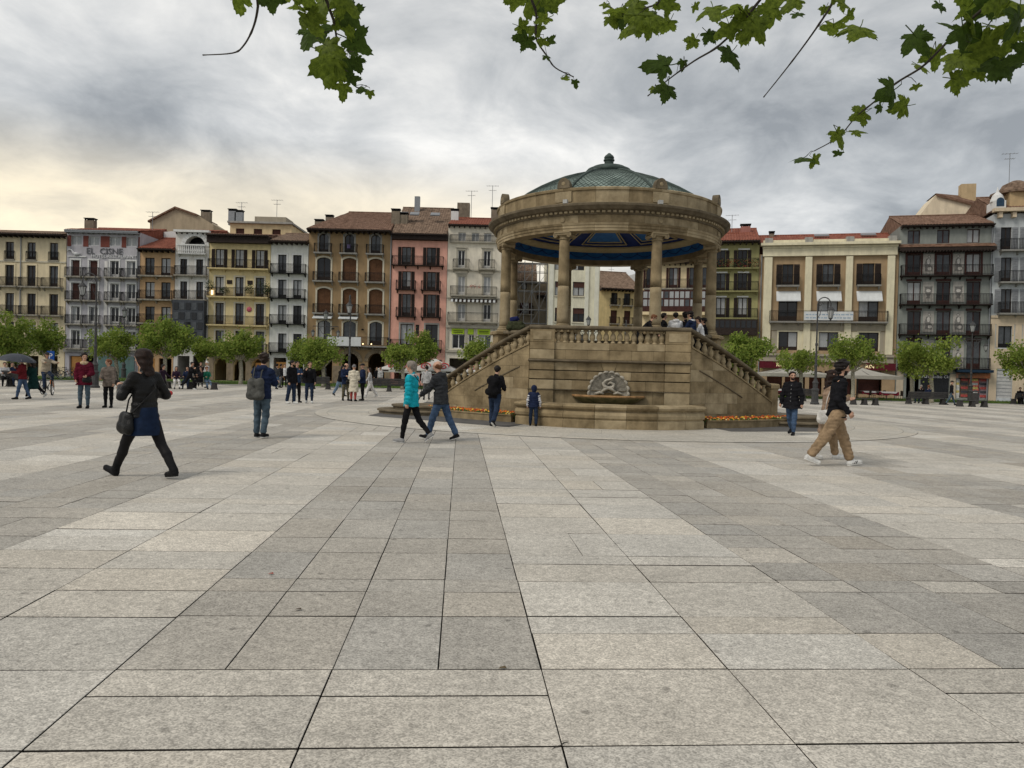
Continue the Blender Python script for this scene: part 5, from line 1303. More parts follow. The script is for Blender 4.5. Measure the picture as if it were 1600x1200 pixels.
for j in range(4):
    for i in range(n*4): a = j*(n*4+1)+i; lean.f.append((a, a+1, a+n*4+2, a+n*4+1)); lean.m.append(0)
lean.obj('tile_canopy', M_TILE, b.o); e = MB(); e.box(-b.hw-.1, b.hw+.1, -.8, -.003, zt-.42, zt-.14)
for i in range(30): x = -b.hw + 2*b.hw*(i+.5)/30; e.box(x-.06, x+.06, -.92, -.1, zt-.56, zt-.43)
e.obj('canopy_eave', M_DKWOOD, b.o)
bs = b.box('black_shop_front', b.u(1438.3, 600), b.u(1482.7, 600), .10, .2, 0, b.z(583), pm('black_shop', (.006, .007, .010), .25, .3, 2, spec=.5))
text('lettering', 'Ouuli', .62, pm('letter_white', (.75, .75, .75), .6, .05), bs, (-.75, .085, b.z(591)), extrude=.01); text('lettering', 'Tolko Chulo', .40, MATS['letter_white'], bs, (.75, .085, b.z(591)), extrude=.01)
cs = b.box('shop_canopy', b.u(1492, 580), b.u(1547, 580), -1.0, -.003, b.z(581), b.z(577), pm('navy_canvas', (.012, .03, .055), .7, .3, 5))
M_TEAL = pm('teal_sign', (.03, .16, .17), .5, .5, 1.2, hue=(.35, .12, .05)); fs = b.box('shop_sign', b.u(1493, 585), b.u(1546, 585), -.3, -.2, b.z(590), b.z(582), M_TEAL)
for p0, p1, c in ((1494, 1500, (.7, .65, .5)), (1501, 1514, (.10, .07, .05)), (1515, 1530, (.45, .10, .08)), (1531, 1544, (.18, .13, .14))):
    gsh = b.box('kiosk_display', b.u(p0, 600), b.u(p1, 600), .12, .2, .1, b.z(591), pm('display_%d' % p0, c, .5, .55, 5, hue=tuple(min(1, q*1.6) for q in c)))
    for k in range(5): m = MB(); ww = (b.u(p1, 600)-b.u(p0, 600))*.8; m.box(-ww/2, ww/2, .09, .118, 0, .22); m.obj('magazine', pm('mag_%d' % ((k*3+p0) % 6), [(.5, .5, .48), (.4, .08, .07), (.10, .14, .3), (.55, .45, .15), (.06, .06, .07), (.6, .55, .5)][(k*3+p0) % 6], .5, .5, 9), gsh, False, (0, 0, .25 + k*.38))
# rear gable above the mural house
r = Bld('rear_gable_house', 'beige gable with brown roof rising behind the slate blue house', 1436, 1560, (PR[0] - Vector((PR[1].y, -PR[1].x, 0))*13, PR[1])); r.wmat = wm('reargable', (196, 178, 150))
m = MB(); m.prism([(r.u(1436, 330), 0), (r.u(1552, 330), 0), (r.u(1552, 330), r.z(326, 1552)), (r.u(1462, 330), r.z(304, 1462)), (r.u(1436, 330), r.z(338, 1436))], 0, 5); m.obj('wall', r.wmat, r.o); r.ztop = r.z(315)
m = MB(); xa, xb, za, zb = r.u(1460, 330), r.u(1552, 330), r.z(303, 1460), r.z(326, 1552); m.add([(xa, -.3, za), (xb, -.3, zb), (xb+.6, 6, zb+2.6), (xa+.6, 6, za+.5), (xa, -.3, za-.25), (xb, -.3, zb-.25)], [(0, 1, 2, 3), (4, 5, 1, 0)]); m.obj('roof', M_TILE, r.o)
r.chimney(1519, 289, 2, 1.5, mat=wm('yellowchim', (170, 145, 100)), cap=False)
# -- 14 light blue house at the right edge
b = Bld('light_blue_house', 'light blue house on a stone base at the right edge', 1548.6, 1675, PR); b.wmat = wm('lightblue', (158, 168, 176)); M_STB = wm('stonebase', (178, 160, 132))
for y in ((354, 391), (402, 441), (452, 490)): b.rows([dict(y=y, cols=[1572, 1612, 1650], w=17, kind='mix', frame=M_DKWOOD, shutter=M_GREYM, sw=.5, bal=('cont', 1558, 1668), bkw=dict(d=.7, slab=M_GREYT, hgt=1.05))])
b.rows([dict(y=(510, 544), cols=[1570, 1612], w=22, kind='glass', frame=M_IRON, surround=M_STB)]); b.opening(1557, 1581, 578, 622, py=600); b.opening(1600, 1630, 578, 622, py=600)
b.wall(b.z(333), b.wmat, 12); xl, xr, xg0, xg1 = b.u(1558, 530), b.u(1582, 530), b.u(1556.5, 600), b.u(1581.5, 600)
b.box('stone_base', -b.hw, b.hw, -.05, -.002, b.z(507), b.z(497.3), M_STB); b.box('stone_base', -b.hw, xl-.2, -.05, -.002, b.z(545.5), b.z(507.1), M_STB); b.box('stone_base', b.u(1625, 530), b.hw, -.05, -.002, b.z(545.5), b.z(507.1), M_STB); b.box('stone_base', xr+.2, b.u(1600, 530)-.2, -.05, -.002, b.z(545.5), b.z(507.1), M_STB); b.box('stone_base', -b.hw, b.hw, -.05, -.002, b.z(577), b.z(545.6), M_STB); b.box('stone_base', -b.hw, xg0, -.05, -.002, 0, b.z(577.1), M_STB); b.box('stone_base', xg1, b.u(1599.5, 600), -.05, -.002, 0, b.z(577.1), M_STB)
b.box('stone_band', -b.hw, b.hw, -.14, -.003, b.z(497), b.z(493.2), M_STB)
gd = b.box('roller_door', b.u(1557.2, 600), b.u(1580.8, 600), .10, .15, 0, b.z(578.2), pm('pale_door', (.48, .48, .47), .6, .15, 4))
for k in range(8): m = MB(); m.box(-.78, .78, .085, .099, 0, .05); m.obj('door_slat', M_GREYM, gd, False, (0, 0, .2+k*.34))
b.box('cornice', -b.hw-.2, b.hw, -.7, .0, b.z(331), b.z(325.5), M_STB)
for k in range(7): x = -b.hw+.4 + k*1.15; b.box('cornice_bracket', x-.16, x+.16, -.5, -.003, b.z(340), b.z(331.4), M_STB)
b.roof(b.z(326), 2.2, 5, .3, M_TILE)
do = b.box('dormer', b.u(1553, 330), b.u(1571, 330), -.1, 2, b.z(325.3), b.z(312), M_WHITE); m = MB(); m.lathe([(.62, 0), (.62, .1), (.45, .6), (.15, .95), (.08, 1.2), (0, 1.5)], 12); m.obj('dormer_cap', M_WHITE, do, False, (0, .7, b.z(312)-b.z(325.3)))
m = MB(); n = 14; m.prism([(-.32, .25)] + [(.32, .25)] + [(.32*math.cos(PI*k/n), .75 + .32*math.sin(PI*k/n)) for k in range(n+1)], -.14, -.105); m.obj('pane', pm('blue_glass', (.03, .06, .10), .1, .2, 2), do)
tw = b.box('corner_turret', b.u(1580, 330), b.u(1622, 330), .5, 4, b.z(325.3), b.z(297), wm('turret', (168, 140, 92))); m = MB(); m.lathe([(2.2, 0), (2.2, .2), (1.6, .3), (1.2, 1.0), (.4, 1.4), (0, 1.5)], 16); m.obj('turret_cap', M_TILEB, tw, False, (0, 2.2, b.z(297)-b.z(325.3))); b.antenna(1594, 240, 3, b.z(297)+1)
# side-facing back row walls that close the square beyond the frame's edges are not in view
# ------------------------------------------------------------------ trees
M_LEAFA = pm('plane_leaf', (0.215, 0.29, 0.048), 0.65, 0.30, 1.1, trans=0.45, hue=(0.29, 0.345, 0.075))
M_LEAFB = pm('plane_leaf_deep', (0.17, 0.245, 0.042), 0.65, 0.35, 1.1, trans=0.42)
M_BARK = pm('plane_bark', (0.25, 0.22, 0.165), 0.9, 0.45, 9, 0.4, 25, hue=(0.32, 0.30, 0.23))
def tree(label, px, py, Y, x0, x1, y0, y1, seed, leafn=2600, yellow=0.5):
    leafn = int(leafn*1.5)
    r = random.Random(seed); base = at(px, py, Y); base.z = 0.0
    c0, c1 = at(x0, y1, Y), at(x1, y0, Y); c = (c0 + c1)/2; rx, rz = (c1.x-c0.x)/2*1.10, (c1.z-c0.z)/2*1.08; ry = max(1.2, rx*.85)
    t = thing('plane_tree', label, 'tree', base, 0, 'pollarded plane trees along the house row')
    off = Vector((c.x-base.x, 0, c.z)); zt = max(1.4, off.z - rz*.85)
    m = MB(); tr = .15 + .02*r.random()
    m.tube([(0, 0, -.05), (0, 0, .25), (.03, .02, zt*.5), (off.x*.25, 0, zt)], [tr*1.35, tr, tr*.92, tr*.95], 9); trunk = m.obj('trunk', M_BARK, t, True)
    clumps = []
    n = int(16 + rx*7)
    for i in range(n):
        while True:
            p = Vector((r.uniform(-1, 1), r.uniform(-1, 1), r.uniform(-1, 1)))
            if p.length < 1: break
        p = p * (0.55 + .45*r.random()); q = Vector((off.x + p.x*rx*.92, p.y*ry*.92, off.z + p.z*rz*.88)); clumps.append((q, r.uniform(.36, .62)*min(1.25, rz/1.05)))
    m = MB()
    for q, _ in clumps[::2]:
        s0 = Vector((off.x*.25, 0, zt)); mid = s0.lerp(q, .5) + Vector((0, 0, .15)); m.tube([s0, mid, q], [.07, .04, .015], 5)
    m.obj('limbs', M_BARK, t)
    m = MB()
    for i in range(leafn):
        q, cr = r.choice(clumps); d = Vector((r.gauss(0, 1), r.gauss(0, 1), r.gauss(0, .8))).normalized()*cr*(r.random()**.35)
        p = q + d; p.z = max(p.z, zt-.15)
        if r.random() < .06: p = q + d*1.5
        a = Vector((r.gauss(0, 1), r.gauss(0, 1), r.gauss(0, 1))).normalized(); b_ = a.orthogonal().normalized(); e = a.cross(b_); s_ = r.uniform(.06, .125)
        m.mi = 0 if r.random() < yellow else 1
        m.add([p - b_*s_, p - e*s_*.75 + a*s_*.2, p + b_*s_*1.1, p + e*s_*.75 + a*s_*.25], [(0, 1, 2, 3)])
    m.obj('crown', [M_LEAFA, M_LEAFB], t)
    return t
tree('broad plane tree with two merged crowns at the far left edge', 20, 600, 60, -30, 62, 484, 574, 1, 4200)
tree('plane tree right of the broad left edge one, before the cream house', 76, 600, 63, 42, 103, 496, 566, 2, 2400)
tree('small plane tree below the grey hotel windows', 182, 603, 62, 133, 218, 515, 563, 3, 2500)
tree('rounded tall plane tree before the ochre house', 257, 604, 60, 212, 306, 495, 562, 4, 3600, .35)
tree('low thin plane tree before the arched house', 318, 604, 64, 288, 350, 528, 563, 5, 1500, .65)
tree('plane tree before the yellow house', 376, 606, 62, 328, 418, 514, 565, 6, 2700)
tree('plane tree in front of the white and khaki houses, left crown', 478, 606, 66, 443, 505, 530, 572, 7, 1600, .6)
tree('plane tree with pale trunk in front of the khaki house', 505, 607, 60, 468, 538, 522, 577, 8, 2300)
tree('plane tree before the pink house, left of a pair', 629, 608, 60, 599, 652, 530, 575, 9, 1800, .6)
tree('plane tree before the pink house, right of a pair', 646, 608, 64, 628, 690, 519, 570, 10, 2100)
tree('small plane tree just left of the bandstand stair', 745, 612, 62, 722, 772, 528, 575, 11, 1500, .7)
tree('dense plane tree just right of the bandstand stair', 1166, 622, 56, 1124, 1212, 512, 580, 12, 3200, .4)
tree('low plane tree left of the right street lamp', 1251, 624, 62, 1208, 1290, 543, 582, 13, 1800, .6)
tree('plane tree over the terrace right of the right street lamp', 1332, 626, 60, 1278, 1382, 521, 583, 14, 3000)
tree('wide plane tree before the slate blue house, with two trunks side by side', 1455, 629, 60, 1392, 1506, 526, 590, 15, 3900, .7)
tree('slim plane tree overlapping the wide one before the slate blue house', 1424, 628, 63, 1396, 1450, 540, 588, 17, 1300, .6)
tree('plane tree cut by the right edge of the view', 1606, 634, 60, 1556, 1650, 536, 592, 16, 2600, .6)

# ------------------------------------------------------------------ street lamps
M_LAMP = pm('lamp_iron', (0.060, 0.060, 0.060), 0.5, 0.25, 8)
M_LGLASS = pm('lamp_glass', (0.42, 0.43, 0.42), 0.2, 0.15, 6, spec=0.5)
def lantern(parent, loc, s=1.0):
    m = MB(); m.lathe([(.0, .62), (.04, .6), (.05, .5), (.10, .47), (.24, .30), (.26, .26), (.22, .24)], 8, cap=False); m.lathe([(.10, -.30), (.13, -.24), (.05, -.36), (.0, -.42)], 8, cap=False)
    for k in range(8):
        a = 2*PI*k/8; m.tube([(.22*math.cos(a), .22*math.sin(a), .25), (.12*math.cos(a), .12*math.sin(a), -.26)], .012, 4)
    o = m.obj('lantern', M_LAMP, parent, False, loc); o.scale = (s, s, s)
    m = MB(); m.lathe([(.20, .24), (.11, -.25)], 8); m.obj('lantern_glass', M_LGLASS, o)
    return o
def lamp_base(t, H):
    m = MB(); m.lathe([(.28, 0), (.28, .12), (.22, .16), (.20, .85), (.24, .90), (.24, .98), (.15, 1.05), (.16, 1.35), (.20, 1.40), (.13, 1.5), (.10, 1.62)], 12); m.obj('lamp_base', M_LAMP, t)
    m = MB(); m.lathe([(.085, 1.62), (.078, 2.4), (.105, 2.45), (.105, 2.55), (.07, 2.6), (.06, H*.62), (.085, H*.63), (.085, H*.65), (.055, H*.66), (.045, H)], 12); m.obj('shaft', M_LAMP, t)
def crook_lamp(label, px, py, yaw, H=6.9):
    g = ground(px, py); t = thing('street_lamp', label, 'street lamp', g, yaw, 'tall crook street lamps'); h = H - .9; lamp_base(t, h)
    m = MB(); pts = [(0, 0, h), (0, 0, h+.35)]
    for i in range(11):
        a = PI - PI*1.05*i/10; pts.append((.42 + .42*math.cos(a), 0, h+.42 + .45*math.sin(a)))
    m.tube(pts, [.05]*3 + [.035]*(len(pts)-3), 7)
    sp = [(.10 + .17*(1-i/14)*math.cos(i*.6) + .08, 0, h + .42 + .2*(1-i/14)*math.sin(i*.6)) for i in range(13)]; m.tube(sp, .022, 5)
    m.tube([(0, 0, h-.5), (.15, 0, h-.25), (.22, 0, h+.1)], .022, 5)
    m.obj('crook_arm', M_LAMP, t); lantern(t, (.84, 0, h-.20), 1.0)
    return t
crook_lamp('tall iron crook street lamp between the two standing walkers at left', 148, 606, PI)
crook_lamp('tall iron crook street lamp before the khaki house arcade', 545, 609, -PI/2 + .1)
crook_lamp('tall iron crook street lamp in front of the pilaster building', 1273, 632, 0)
crook_lamp('tall iron crook street lamp seen past the back of the bandstand', 974, 612, -PI/2)
def candelabra(label, px, py, Y, H=6.6):
    g = at(px, py, Y); t = thing('street_lamp', label, 'street lamp', (g.x, g.y, 0), 0, 'two-armed street lamps'); lamp_base(t, H-1.2)
    z = H - 1.7; m = MB(); m.tube([(-1.25, 0, z), (1.25, 0, z)], .035, 6)
    for sx in (-1, 1):
        m.tube([(sx*.05, 0, z-.8), (sx*.35, 0, z-.65), (sx*.55, 0, z-.3), (sx*.8, 0, z)], .025, 5)
        m.tube([(sx*(.45 + .14*(1-i/12)*math.cos(i*.7)), 0, z-.22 + .14*(1-i/12)*math.sin(i*.7)) for i in range(11)], .018, 5); m.tube([(sx*1.22, 0, z), (sx*1.22, 0, z-.2)], .02, 5)
    m.obj('cross_arms', M_LAMP, t)
    for sx in (-1, 1): lantern(t, (sx*1.22, 0, z-.75), .8)
    lantern(t, (0, 0, H-.75), 1.1)
candelabra('two-armed iron street lamp before the right half of the grey hotel', 193, 590, 72, 7.0)
candelabra('two-armed iron street lamp behind the tree by the khaki house', 507, 595, 73, 7.3)
candelabra('two-armed iron street lamp before the slate blue house', 1516, 622, 66, 7.2)
candelabra('two-armed iron street lamp at the mouth of the side street', 917, 600, 76, 7.6)

# ------------------------------------------------------------------ benches
M_BENCH = pm('bench_dark', (0.050, 0.048, 0.047), 0.6, 0.2, 5)
def bench(label, px, py, w=2.9, back=True, yaw=0.0):
    g = ground(px, py); t = thing('bench' if back else 'backless_bench', label, 'bench', g, yaw, 'dark benches along the lawn')
    for k in range(4 if back else 3):
        m = MB(); y = .02 + k*.13; m.bbox(-w/2, w/2, y, y+.115, .40, .45, .008); m.obj('seat_slat', M_BENCH, t)
    if back:
        for k in range(4):
            m = MB(); z = .47 + k*.115; m.bbox(-w/2, w/2, -.035 - k*.035, .005 - k*.035, z, z+.108, .008); m.obj('back_slat', M_BENCH, t)
    for x in (-w*.43, 0, w*.43):
        m = MB(); m.prism([(x-.19, 0), (x+.19, 0), (x+.13, .12), (x+.10, .395), (x-.10, .395), (x-.13, .12)], .05, .43); m.obj('leg', M_BENCH, t)
        if back: m = MB(); m.tube([(x, .02, .38), (x, .03, .6), (x, -.08, .92)], .035, 5); m.obj('back_support', M_BENCH, t)
bench('dark slatted bench seen from behind, by the pink house trees', 607, 612, 2.9)
bench('long dark bench seen from behind before the black shop', 1449, 632, 2.9)
bench('dark backless bench right of the long bench', 1522, 636, 1.95, False)
bench('dark backless bench past the man in black fleece', 1353, 633, 1.7, False)
bench('dark bench partly hidden behind the men talking at left', 487, 608, 2.6)
bench('dark bench at left where people sit together', 296, 608, 3.4, False)
bench('dark bench at the far left edge with people sitting', 12, 604, 3.2)
bench('dark bench cut by the right edge of the view', 1598, 632, 1.4)
bench('dark bench left of the right street lamp base', 1257, 627, 1.9)
# litter bin
g = ground(1531, 634); t = thing('litter_bin', 'dark litter bin behind the backless bench by the newspaper shop', 'bin', (g.x, g.y+.6, 0))
m = MB(); m.lathe([(.24, .1), (.27, .85), (.27, .9), (.22, .92)], 14); m.obj('bin_body', M_BENCH, t); m = MB(); m.lathe([(.29, .98), (.29, 1.02), (.1, 1.12), (0, 1.14)], 14, cap=False); m.tube([(-.25, 0, .88), (-.25, 0, 1.0)], .02, 4); m.tube([(.25, 0, .88), (.25, 0, 1.0)], .02, 4); m.obj('bin_lid', M_BENCH, t)

# ------------------------------------------------------------------ terraces
M_PAR = pm('parasol_beige', (0.46, 0.44, 0.39), 0.8, 0.1, 2, trans=.15); M_PARW = pm('parasol_white', (0.60, 0.58, 0.55), 0.8, 0.1, 2, trans=.15); M_RED = pm('parasol_red', (0.45, 0.045, 0.05), 0.8, 0.15, 4)
def parasol(label, px, py, Y, w, hz, rise, mat, red=False, seed=0):
    c = at(px, py, Y); t = thing('parasol', label, 'parasol', (c.x, c.y, 0), 0, 'terrace parasols'); z = c.z
    m = MB(); h = w/2; n = 6
    for i in range(n+1):
        k = i/n
        for q in range(16):
            a = 2*PI*q/16; s_ = 1/max(abs(math.cos(a)), abs(math.sin(a))); sag = .10*math.sin(2*a)**2*(1-k)
            m.v.append((h*(1-k)*math.cos(a)*s_*.999, h*.9*(1-k)*math.sin(a)*s_, z + rise*(k**1.15) + (.0 if k else 0) - .06*math.sin(PI*k)))
    for i in range(n):
        for q in range(16): m.f.append((i*16+q, i*16+(q+1) % 16, (i+1)*16+(q+1) % 16, (i+1)*16+q)); m.m.append(0)
    o = m.obj('canopy', mat, t)
    v = MB()
    for q in range(16):
        a0, a1 = 2*PI*q/16, 2*PI*(q+1)/16
        def e_(a): s_ = 1/max(abs(math.cos(a)), abs(math.sin(a))); return (h*math.cos(a)*s_, h*.9*math.sin(a)*s_)
        (xa, ya), (xb, yb) = e_(a0), e_(a1); v.add([(xa, ya, z), (xb, yb, z), (xb, yb, z-.28), (xa, ya, z-.28)], [(0, 1, 2, 3)])
    v.obj('valance', mat, t)
    m = MB(); m.tube([(0, 0, 0), (0, 0, z+rise+.15)], .05, 7); m.obj('pole', M_LAMP, t); m = MB(); m.box(-.35, .35, -.35, .35, 0, .08); m.obj('foot', M_LAMP, t)
    m = MB()
    for q in range(8): a = 2*PI*q/8; s_ = 1/max(abs(math.cos(a)), abs(math.sin(a))); m.tube([(0, 0, z+rise-.1), (h*.98*math.cos(a)*s_, h*.88*math.sin(a)*s_, z-.03)], .015, 4)
    m.obj('ribs', M_LAMP, t)
    if red:
        for cx in (-.3, .35):
            m = MB(); pts = []
            for i in range(24):
                a = i*.45; r_ = .42*(1 - i/26)*h/2.2; fx, fz = cx*h + r_*math.cos(a), .36 + .22*(1-i/26)*math.sin(a)*1.3
                k = max(.02, min(.95, (fz*rise*1.0)/rise)); pts.append((fx*(1.0), -h*.9*(1-k) - .02, z + rise*(k**1.15) + .03))
            m.tube(pts, .05, 4); m.obj('printed_scroll', M_RED, o)
        for cx in (-.55, .1, .62): m = MB(); m.box(-.35*h/2.2, .35*h/2.2, -h*.9-.012, -h*.9-.004, z-.20, z-.08); m.obj('valance_lettering', M_DKWOOD, o, False, (cx*h, 0, 0))
parasol('white parasol with red scroll print before the pink house', 624, 577, 69, 3.7, 0, .95, M_PARW, True)
parasol('white parasol with red scrolls, middle of the row before the pink house', 680, 579, 67.5, 5.0, 0, 1.1, M_PARW, True)
parasol('white parasol with red scrolls nearest the bandstand stair', 752, 581, 67.0, 5.0, 0, 1.1, M_PARW, True)
parasol('beige parasol on the terrace just right of the bandstand', 1237, 584, 68, 5.8, 0, .72, M_PAR)
parasol('beige parasol on the terrace behind the man in black fleece', 1340, 587, 66, 5.6, 0, .78, M_PAR)
M_CLOTH = pm('white_tablecloth', (.62, .60, .60), .8, .08, 4); M_CLOTHR = pm('maroon_tablecloth', (.17, .015, .03), .8, .15, 4)
def cafe_table(label, px, py, w=1.6):
    g = ground(px, py); t = thing('terrace_table', label, 'table', g, 0, 'laid terrace tables')
    m = MB(); m.box(-w/2, w/2, -.4, .4, .72, .75); m.obj('table_top', M_DKWOOD, t)
    m = MB(); m.tube([(0, 0, 0), (0, 0, .72)], .04, 6); m.box(-.3, .3, -.3, .3, 0, .04); m.obj('pedestal', M_LAMP, t)
    m = MB(); v = []; 
    for i in range(25):
        a = i/24; x = -w/2-.02 + (w+.04)*a
        v += [(x, -.42, .755), (x, -.45 - .03*math.sin(a*20), .48 + .05*math.sin(a*13))]
    m.add(v, [(i*2, i*2+1, i*2+3, i*2+2) for i in range(24)]); m.obj('maroon_cloth', M_CLOTHR, t)
    m = MB(); m.prism([(-w/2+.05, .757), (w/2-.05, .757), (w/2-.05, .765), (-w/2+.05, .765)], -.46, .40); m.add([(-w/2+.05, -.47, .765), (w/2-.1, -.47, .765), (w/2-.25, -.475, .62), (-w/2+.2, -.475, .64)], [(0, 3, 2, 1)]); m.obj('white_cloth', M_CLOTH, t)
    for sx in (-1, 1):
        m = MB(); m.box(-.2, .2, -.2, .2, .42, .46); m.box(-.2, .2, .16, .2, .46, .85)
        for a in (-.17, .17):
            for b_ in (-.17, .17): m.tube([(a, b_, 0), (a, b_, .42)], .015, 4)
        c = m.obj('terrace_chair', M_DKWOOD, None, False, (g.x + sx*(w/2+.35), g.y+.1, 0), (0, 0, -sx*PI/2)); tag(c, 'dark terrace chair %s of the %s' % ('right' if sx > 0 else 'left', label), 'chair', 'terrace chairs')
cafe_table('laid table right of the bandstand newel', 1213, 622)
cafe_table('laid table behind the outstretched hand', 1358, 625)
cafe_table('laid table right of the one behind the hand', 1385, 626)
# parking sign
g = at(79, 600, 60); t = thing('parking_sign', 'blue parking sign with a white letter P by the left trees', 'sign', (g.x, g.y, 0)); z = at(79, 556, 60).z
m = MB(); m.tube([(0, 0, 0), (0, 0, z+.5)], .035, 6); m.obj('pole', M_GREYM, t); m = MB(); m.bbox(-.30, .30, -.06, -.036, z-.38, z+.38, .01); sg = m.obj('panel', pm('sign_blue', (.015, .07, .28), .4, .1), t); text('letter', 'P', .62, M_WHITE, sg, (0, -.063, z-.22), extrude=.004)

# ------------------------------------------------------------------ the plane tree the picture is taken under
M_FLEAF = pm('near_plane_leaf', (0.085, 0.135, 0.015), 0.5, 0.35, 9, trans=0.55, hue=(0.155, 0.205, 0.024))
M_FLEAF2 = pm('near_plane_leaf_deep', (0.050, 0.085, 0.013), 0.5, 0.35, 9, trans=0.42)
M_TWIG = pm('twig_bark', (0.055, 0.048, 0.040), 0.9, 0.3, 30)
def leaf_mesh(seed):
    r = random.Random(seed); lob = [(-112, .50), (-58, .80), (0, 1.0), (58, .80), (112, .50)]; pts = []
    pts.append((0.0, -.06))
    for i, (a, L_) in enumerate(lob):
        L_ *= r.uniform(.80, 1.15); a += r.uniform(-8, 8)
        wd = 22 if i in (1, 2, 3) else 20
        seq = [(-wd, .62), (-wd*.9, .72), (-wd*.62, .74), (-wd*.48, .86), (-wd*.16, .86), (0, 1.0), (wd*.16, .86), (wd*.48, .86), (wd*.62, .74), (wd*.9, .72), (wd, .62)]
        for da, l_ in seq: aa = rad(a + da*r.uniform(.9, 1.1)); ll = L_*l_*r.uniform(.96, 1.04); pts.append((ll*math.sin(aa), ll*math.cos(aa)))
        if i < 4: aa = rad((a + lob[i+1][0])/2); pts.append((.50*math.sin(aa), .50*math.cos(aa)))
    n = len(pts); v = [(0, .12, .02)]; cv = r.uniform(.05, .55); bd = r.uniform(-.6, .6)
    for x, y in pts: v.append((x*.62, y*.62, -cv*(x*x)*.8 - cv*y*y*.5 + .02*math.sin(7*x) + bd*x*y*.4))
    for x, y in pts: v.append((x*.31, y*.31 + .03, -cv*(x*x)*.2 - cv*y*y*.12 + .015))
    f = []
    for i in range(n):
        j = (i+1) % n; f.append((1+i, 1+j, 1+n+j, 1+n+i)); f.append((0, 1+n+i, 1+n+j))
    m = MB(); m.add(v, f); m.tube([(0, .1, .02), (0, -.1, .03), (.02, -.26, .06)], .012, 4)
    return m
LEAVES = [[leaf_mesh(s).mesh('leaf', mt) for s in range(9)] for mt in (M_FLEAF, M_FLEAF2)]
def near_tree():
    r = random.Random(4)
    T = thing('overhanging_plane_tree', 'plane tree whose leafy twigs hang into the top of the view', 'tree', (-2.2, -3.2, 0))
    O = Vector((-2.2, -3.2, 0)); W = lambda p: Vector(p) - O
    m = MB(); m.tube([(0, 0, -.05), (0, 0, .3), (.05, .05, 2.0), (.1, .1, 4.4)], [.32, .25, .22, .20], 12); m.obj('trunk', M_BARK, T, True)
    m = MB(); m.tube([(.1, .1, 4.3), W((-1.0, -.5, 5.0)), W((-.2, 2.0, 4.9)), W((-.9, 3.8, 4.35))], [.17, .12, .08, .04], 8); m.tube([(.1, .1, 4.2), W((.6, -.8, 5.1)), W((2.0, 2.2, 5.0)), W((3.6, 3.9, 4.5))], [.17, .12, .08, .04], 8); m.tube([W((-.2, 2.0, 4.9)), W((.6, 3.4, 4.6)), W((1.6, 3.9, 4.3))], [.06, .04, .03], 7); m.obj('limb', M_BARK, T, True)
    roots = [(-.9, 3.8, 4.35), (-.9, 3.8, 4.35), (.35, 3.2, 4.62), (1.3, 3.8, 4.4), (1.6, 3.9, 4.3), (3.6, 3.9, 4.5)]
    tw = [
     (3.5, [(405, -45), (403, 10), (395, 45), (380, 72), (363, 83), (317, 86)], [(372, 4, 42), (425, 8, 36), (455, -8, 34)]),
     (3.1, [(498, -50), (512, 5), (522, 35), (526, 62), (530, 100), (548, 128), (560, 138)],
        [(480, 2, 46), (500, 58, 50), (512, 98, 62), (562, 72, 50), (530, 36, 44), (552, 30, 40), (545, 105, 34), (536, 142, 28), (565, 140, 20), (545, 6, 46), (465, 10, 32), (488, 40, 46), (520, 118, 40), (578, 148, 14), (505, 14, 46), (560, 100, 24), (518, 76, 44), (552, 128, 22)]),
     (3.8, [(828, -45), (838, 22), (838, 60), (855, 88), (868, 106), (896, 120)], [(804, 8, 28), (832, 6, 42), (866, 10, 30), (820, 46, 28), (846, 32, 28), (820, 70, 32), (846, 68, 18), (862, 66, 20), (856, 90, 14), (884, 124, 16), (899, 131, 14), (840, 48, 24), (850, 12, 32)]),
     (3.7, [(1215, -45), (1170, 22), (1125, 70), (1085, 95), (1050, 120), (1012, 150)], [(1028, 103, 44), (1041, 146, 40), (1080, 70, 26), (1066, 102, 18), (1112, 58, 28), (1136, 88, 40), (1142, 52, 36), (1186, 46, 50), (1115, 18, 42), (1150, 12, 42), (1198, 14, 44), (1236, 6, 34), (1250, 24, 22), (1165, 58, 34), (1170, 32, 40), (1020, 140, 14), (1088, 12, 14)]),
     (3.9, [(1010, -45), (1030, 0), (1010, 12), (975, 22), (945, 5)], [(965, 18, 36), (985, 44, 40), (1006, 24, 42), (1028, 26, 44), (956, 34, 26), (1040, 44, 34), (945, 10, 14), (990, 14, 40), (1015, 44, 34), (972, 34, 34), (1044, 14, 34)]),
     (3.6, [(1318, -45), (1300, 5), (1285, 30), (1257, 70), (1225, 112), (1193, 152)], [(1302, 48, 36), (1340, 50, 50), (1287, 18, 18), (1320, 8, 28), (1305, -4, 30), (1330, 26, 20)]),
     (3.3, [(1600, -50), (1540, 10), (1500, 45), (1470, 76), (1440, 105), (1400, 130), (1365, 160), (1338, 182), (1310, 214), (1272, 236)],
        [(1438, 66, 48), (1490, 42, 46), (1506, 18, 48), (1490, 98, 52), (1520, 70, 52), (1545, 100, 54), (1560, 42, 48), (1580, 64, 46), (1502, 126, 40), (1445, 106, 32), (1388, 146, 46), (1406, 166, 38), (1374, 172, 18), (1340, 182, 30), (1343, 206, 26), (1312, 216, 32), (1308, 242, 16), (1250, 250, 34), (1276, 252, 20), (1432, 138, 14), (1532, 18, 46), (1594, 92, 46), (1575, 112, 44), (1592, 20, 48), (1462, 92, 36), (1530, 112, 46), (1506, 60, 44), (1550, 74, 50), (1560, 14, 44), (1470, 14, 24), (1520, 40, 46), (1586, 40, 46)]),
    ]
    roots = [(-.9, 3.8, 4.35), (-.9, 3.8, 4.35), (.35, 3.2, 4.62), (1.6, 3.9, 4.3), (1.3, 3.7, 4.4), (2.0, 2.4, 4.97), (3.6, 3.9, 4.5)]
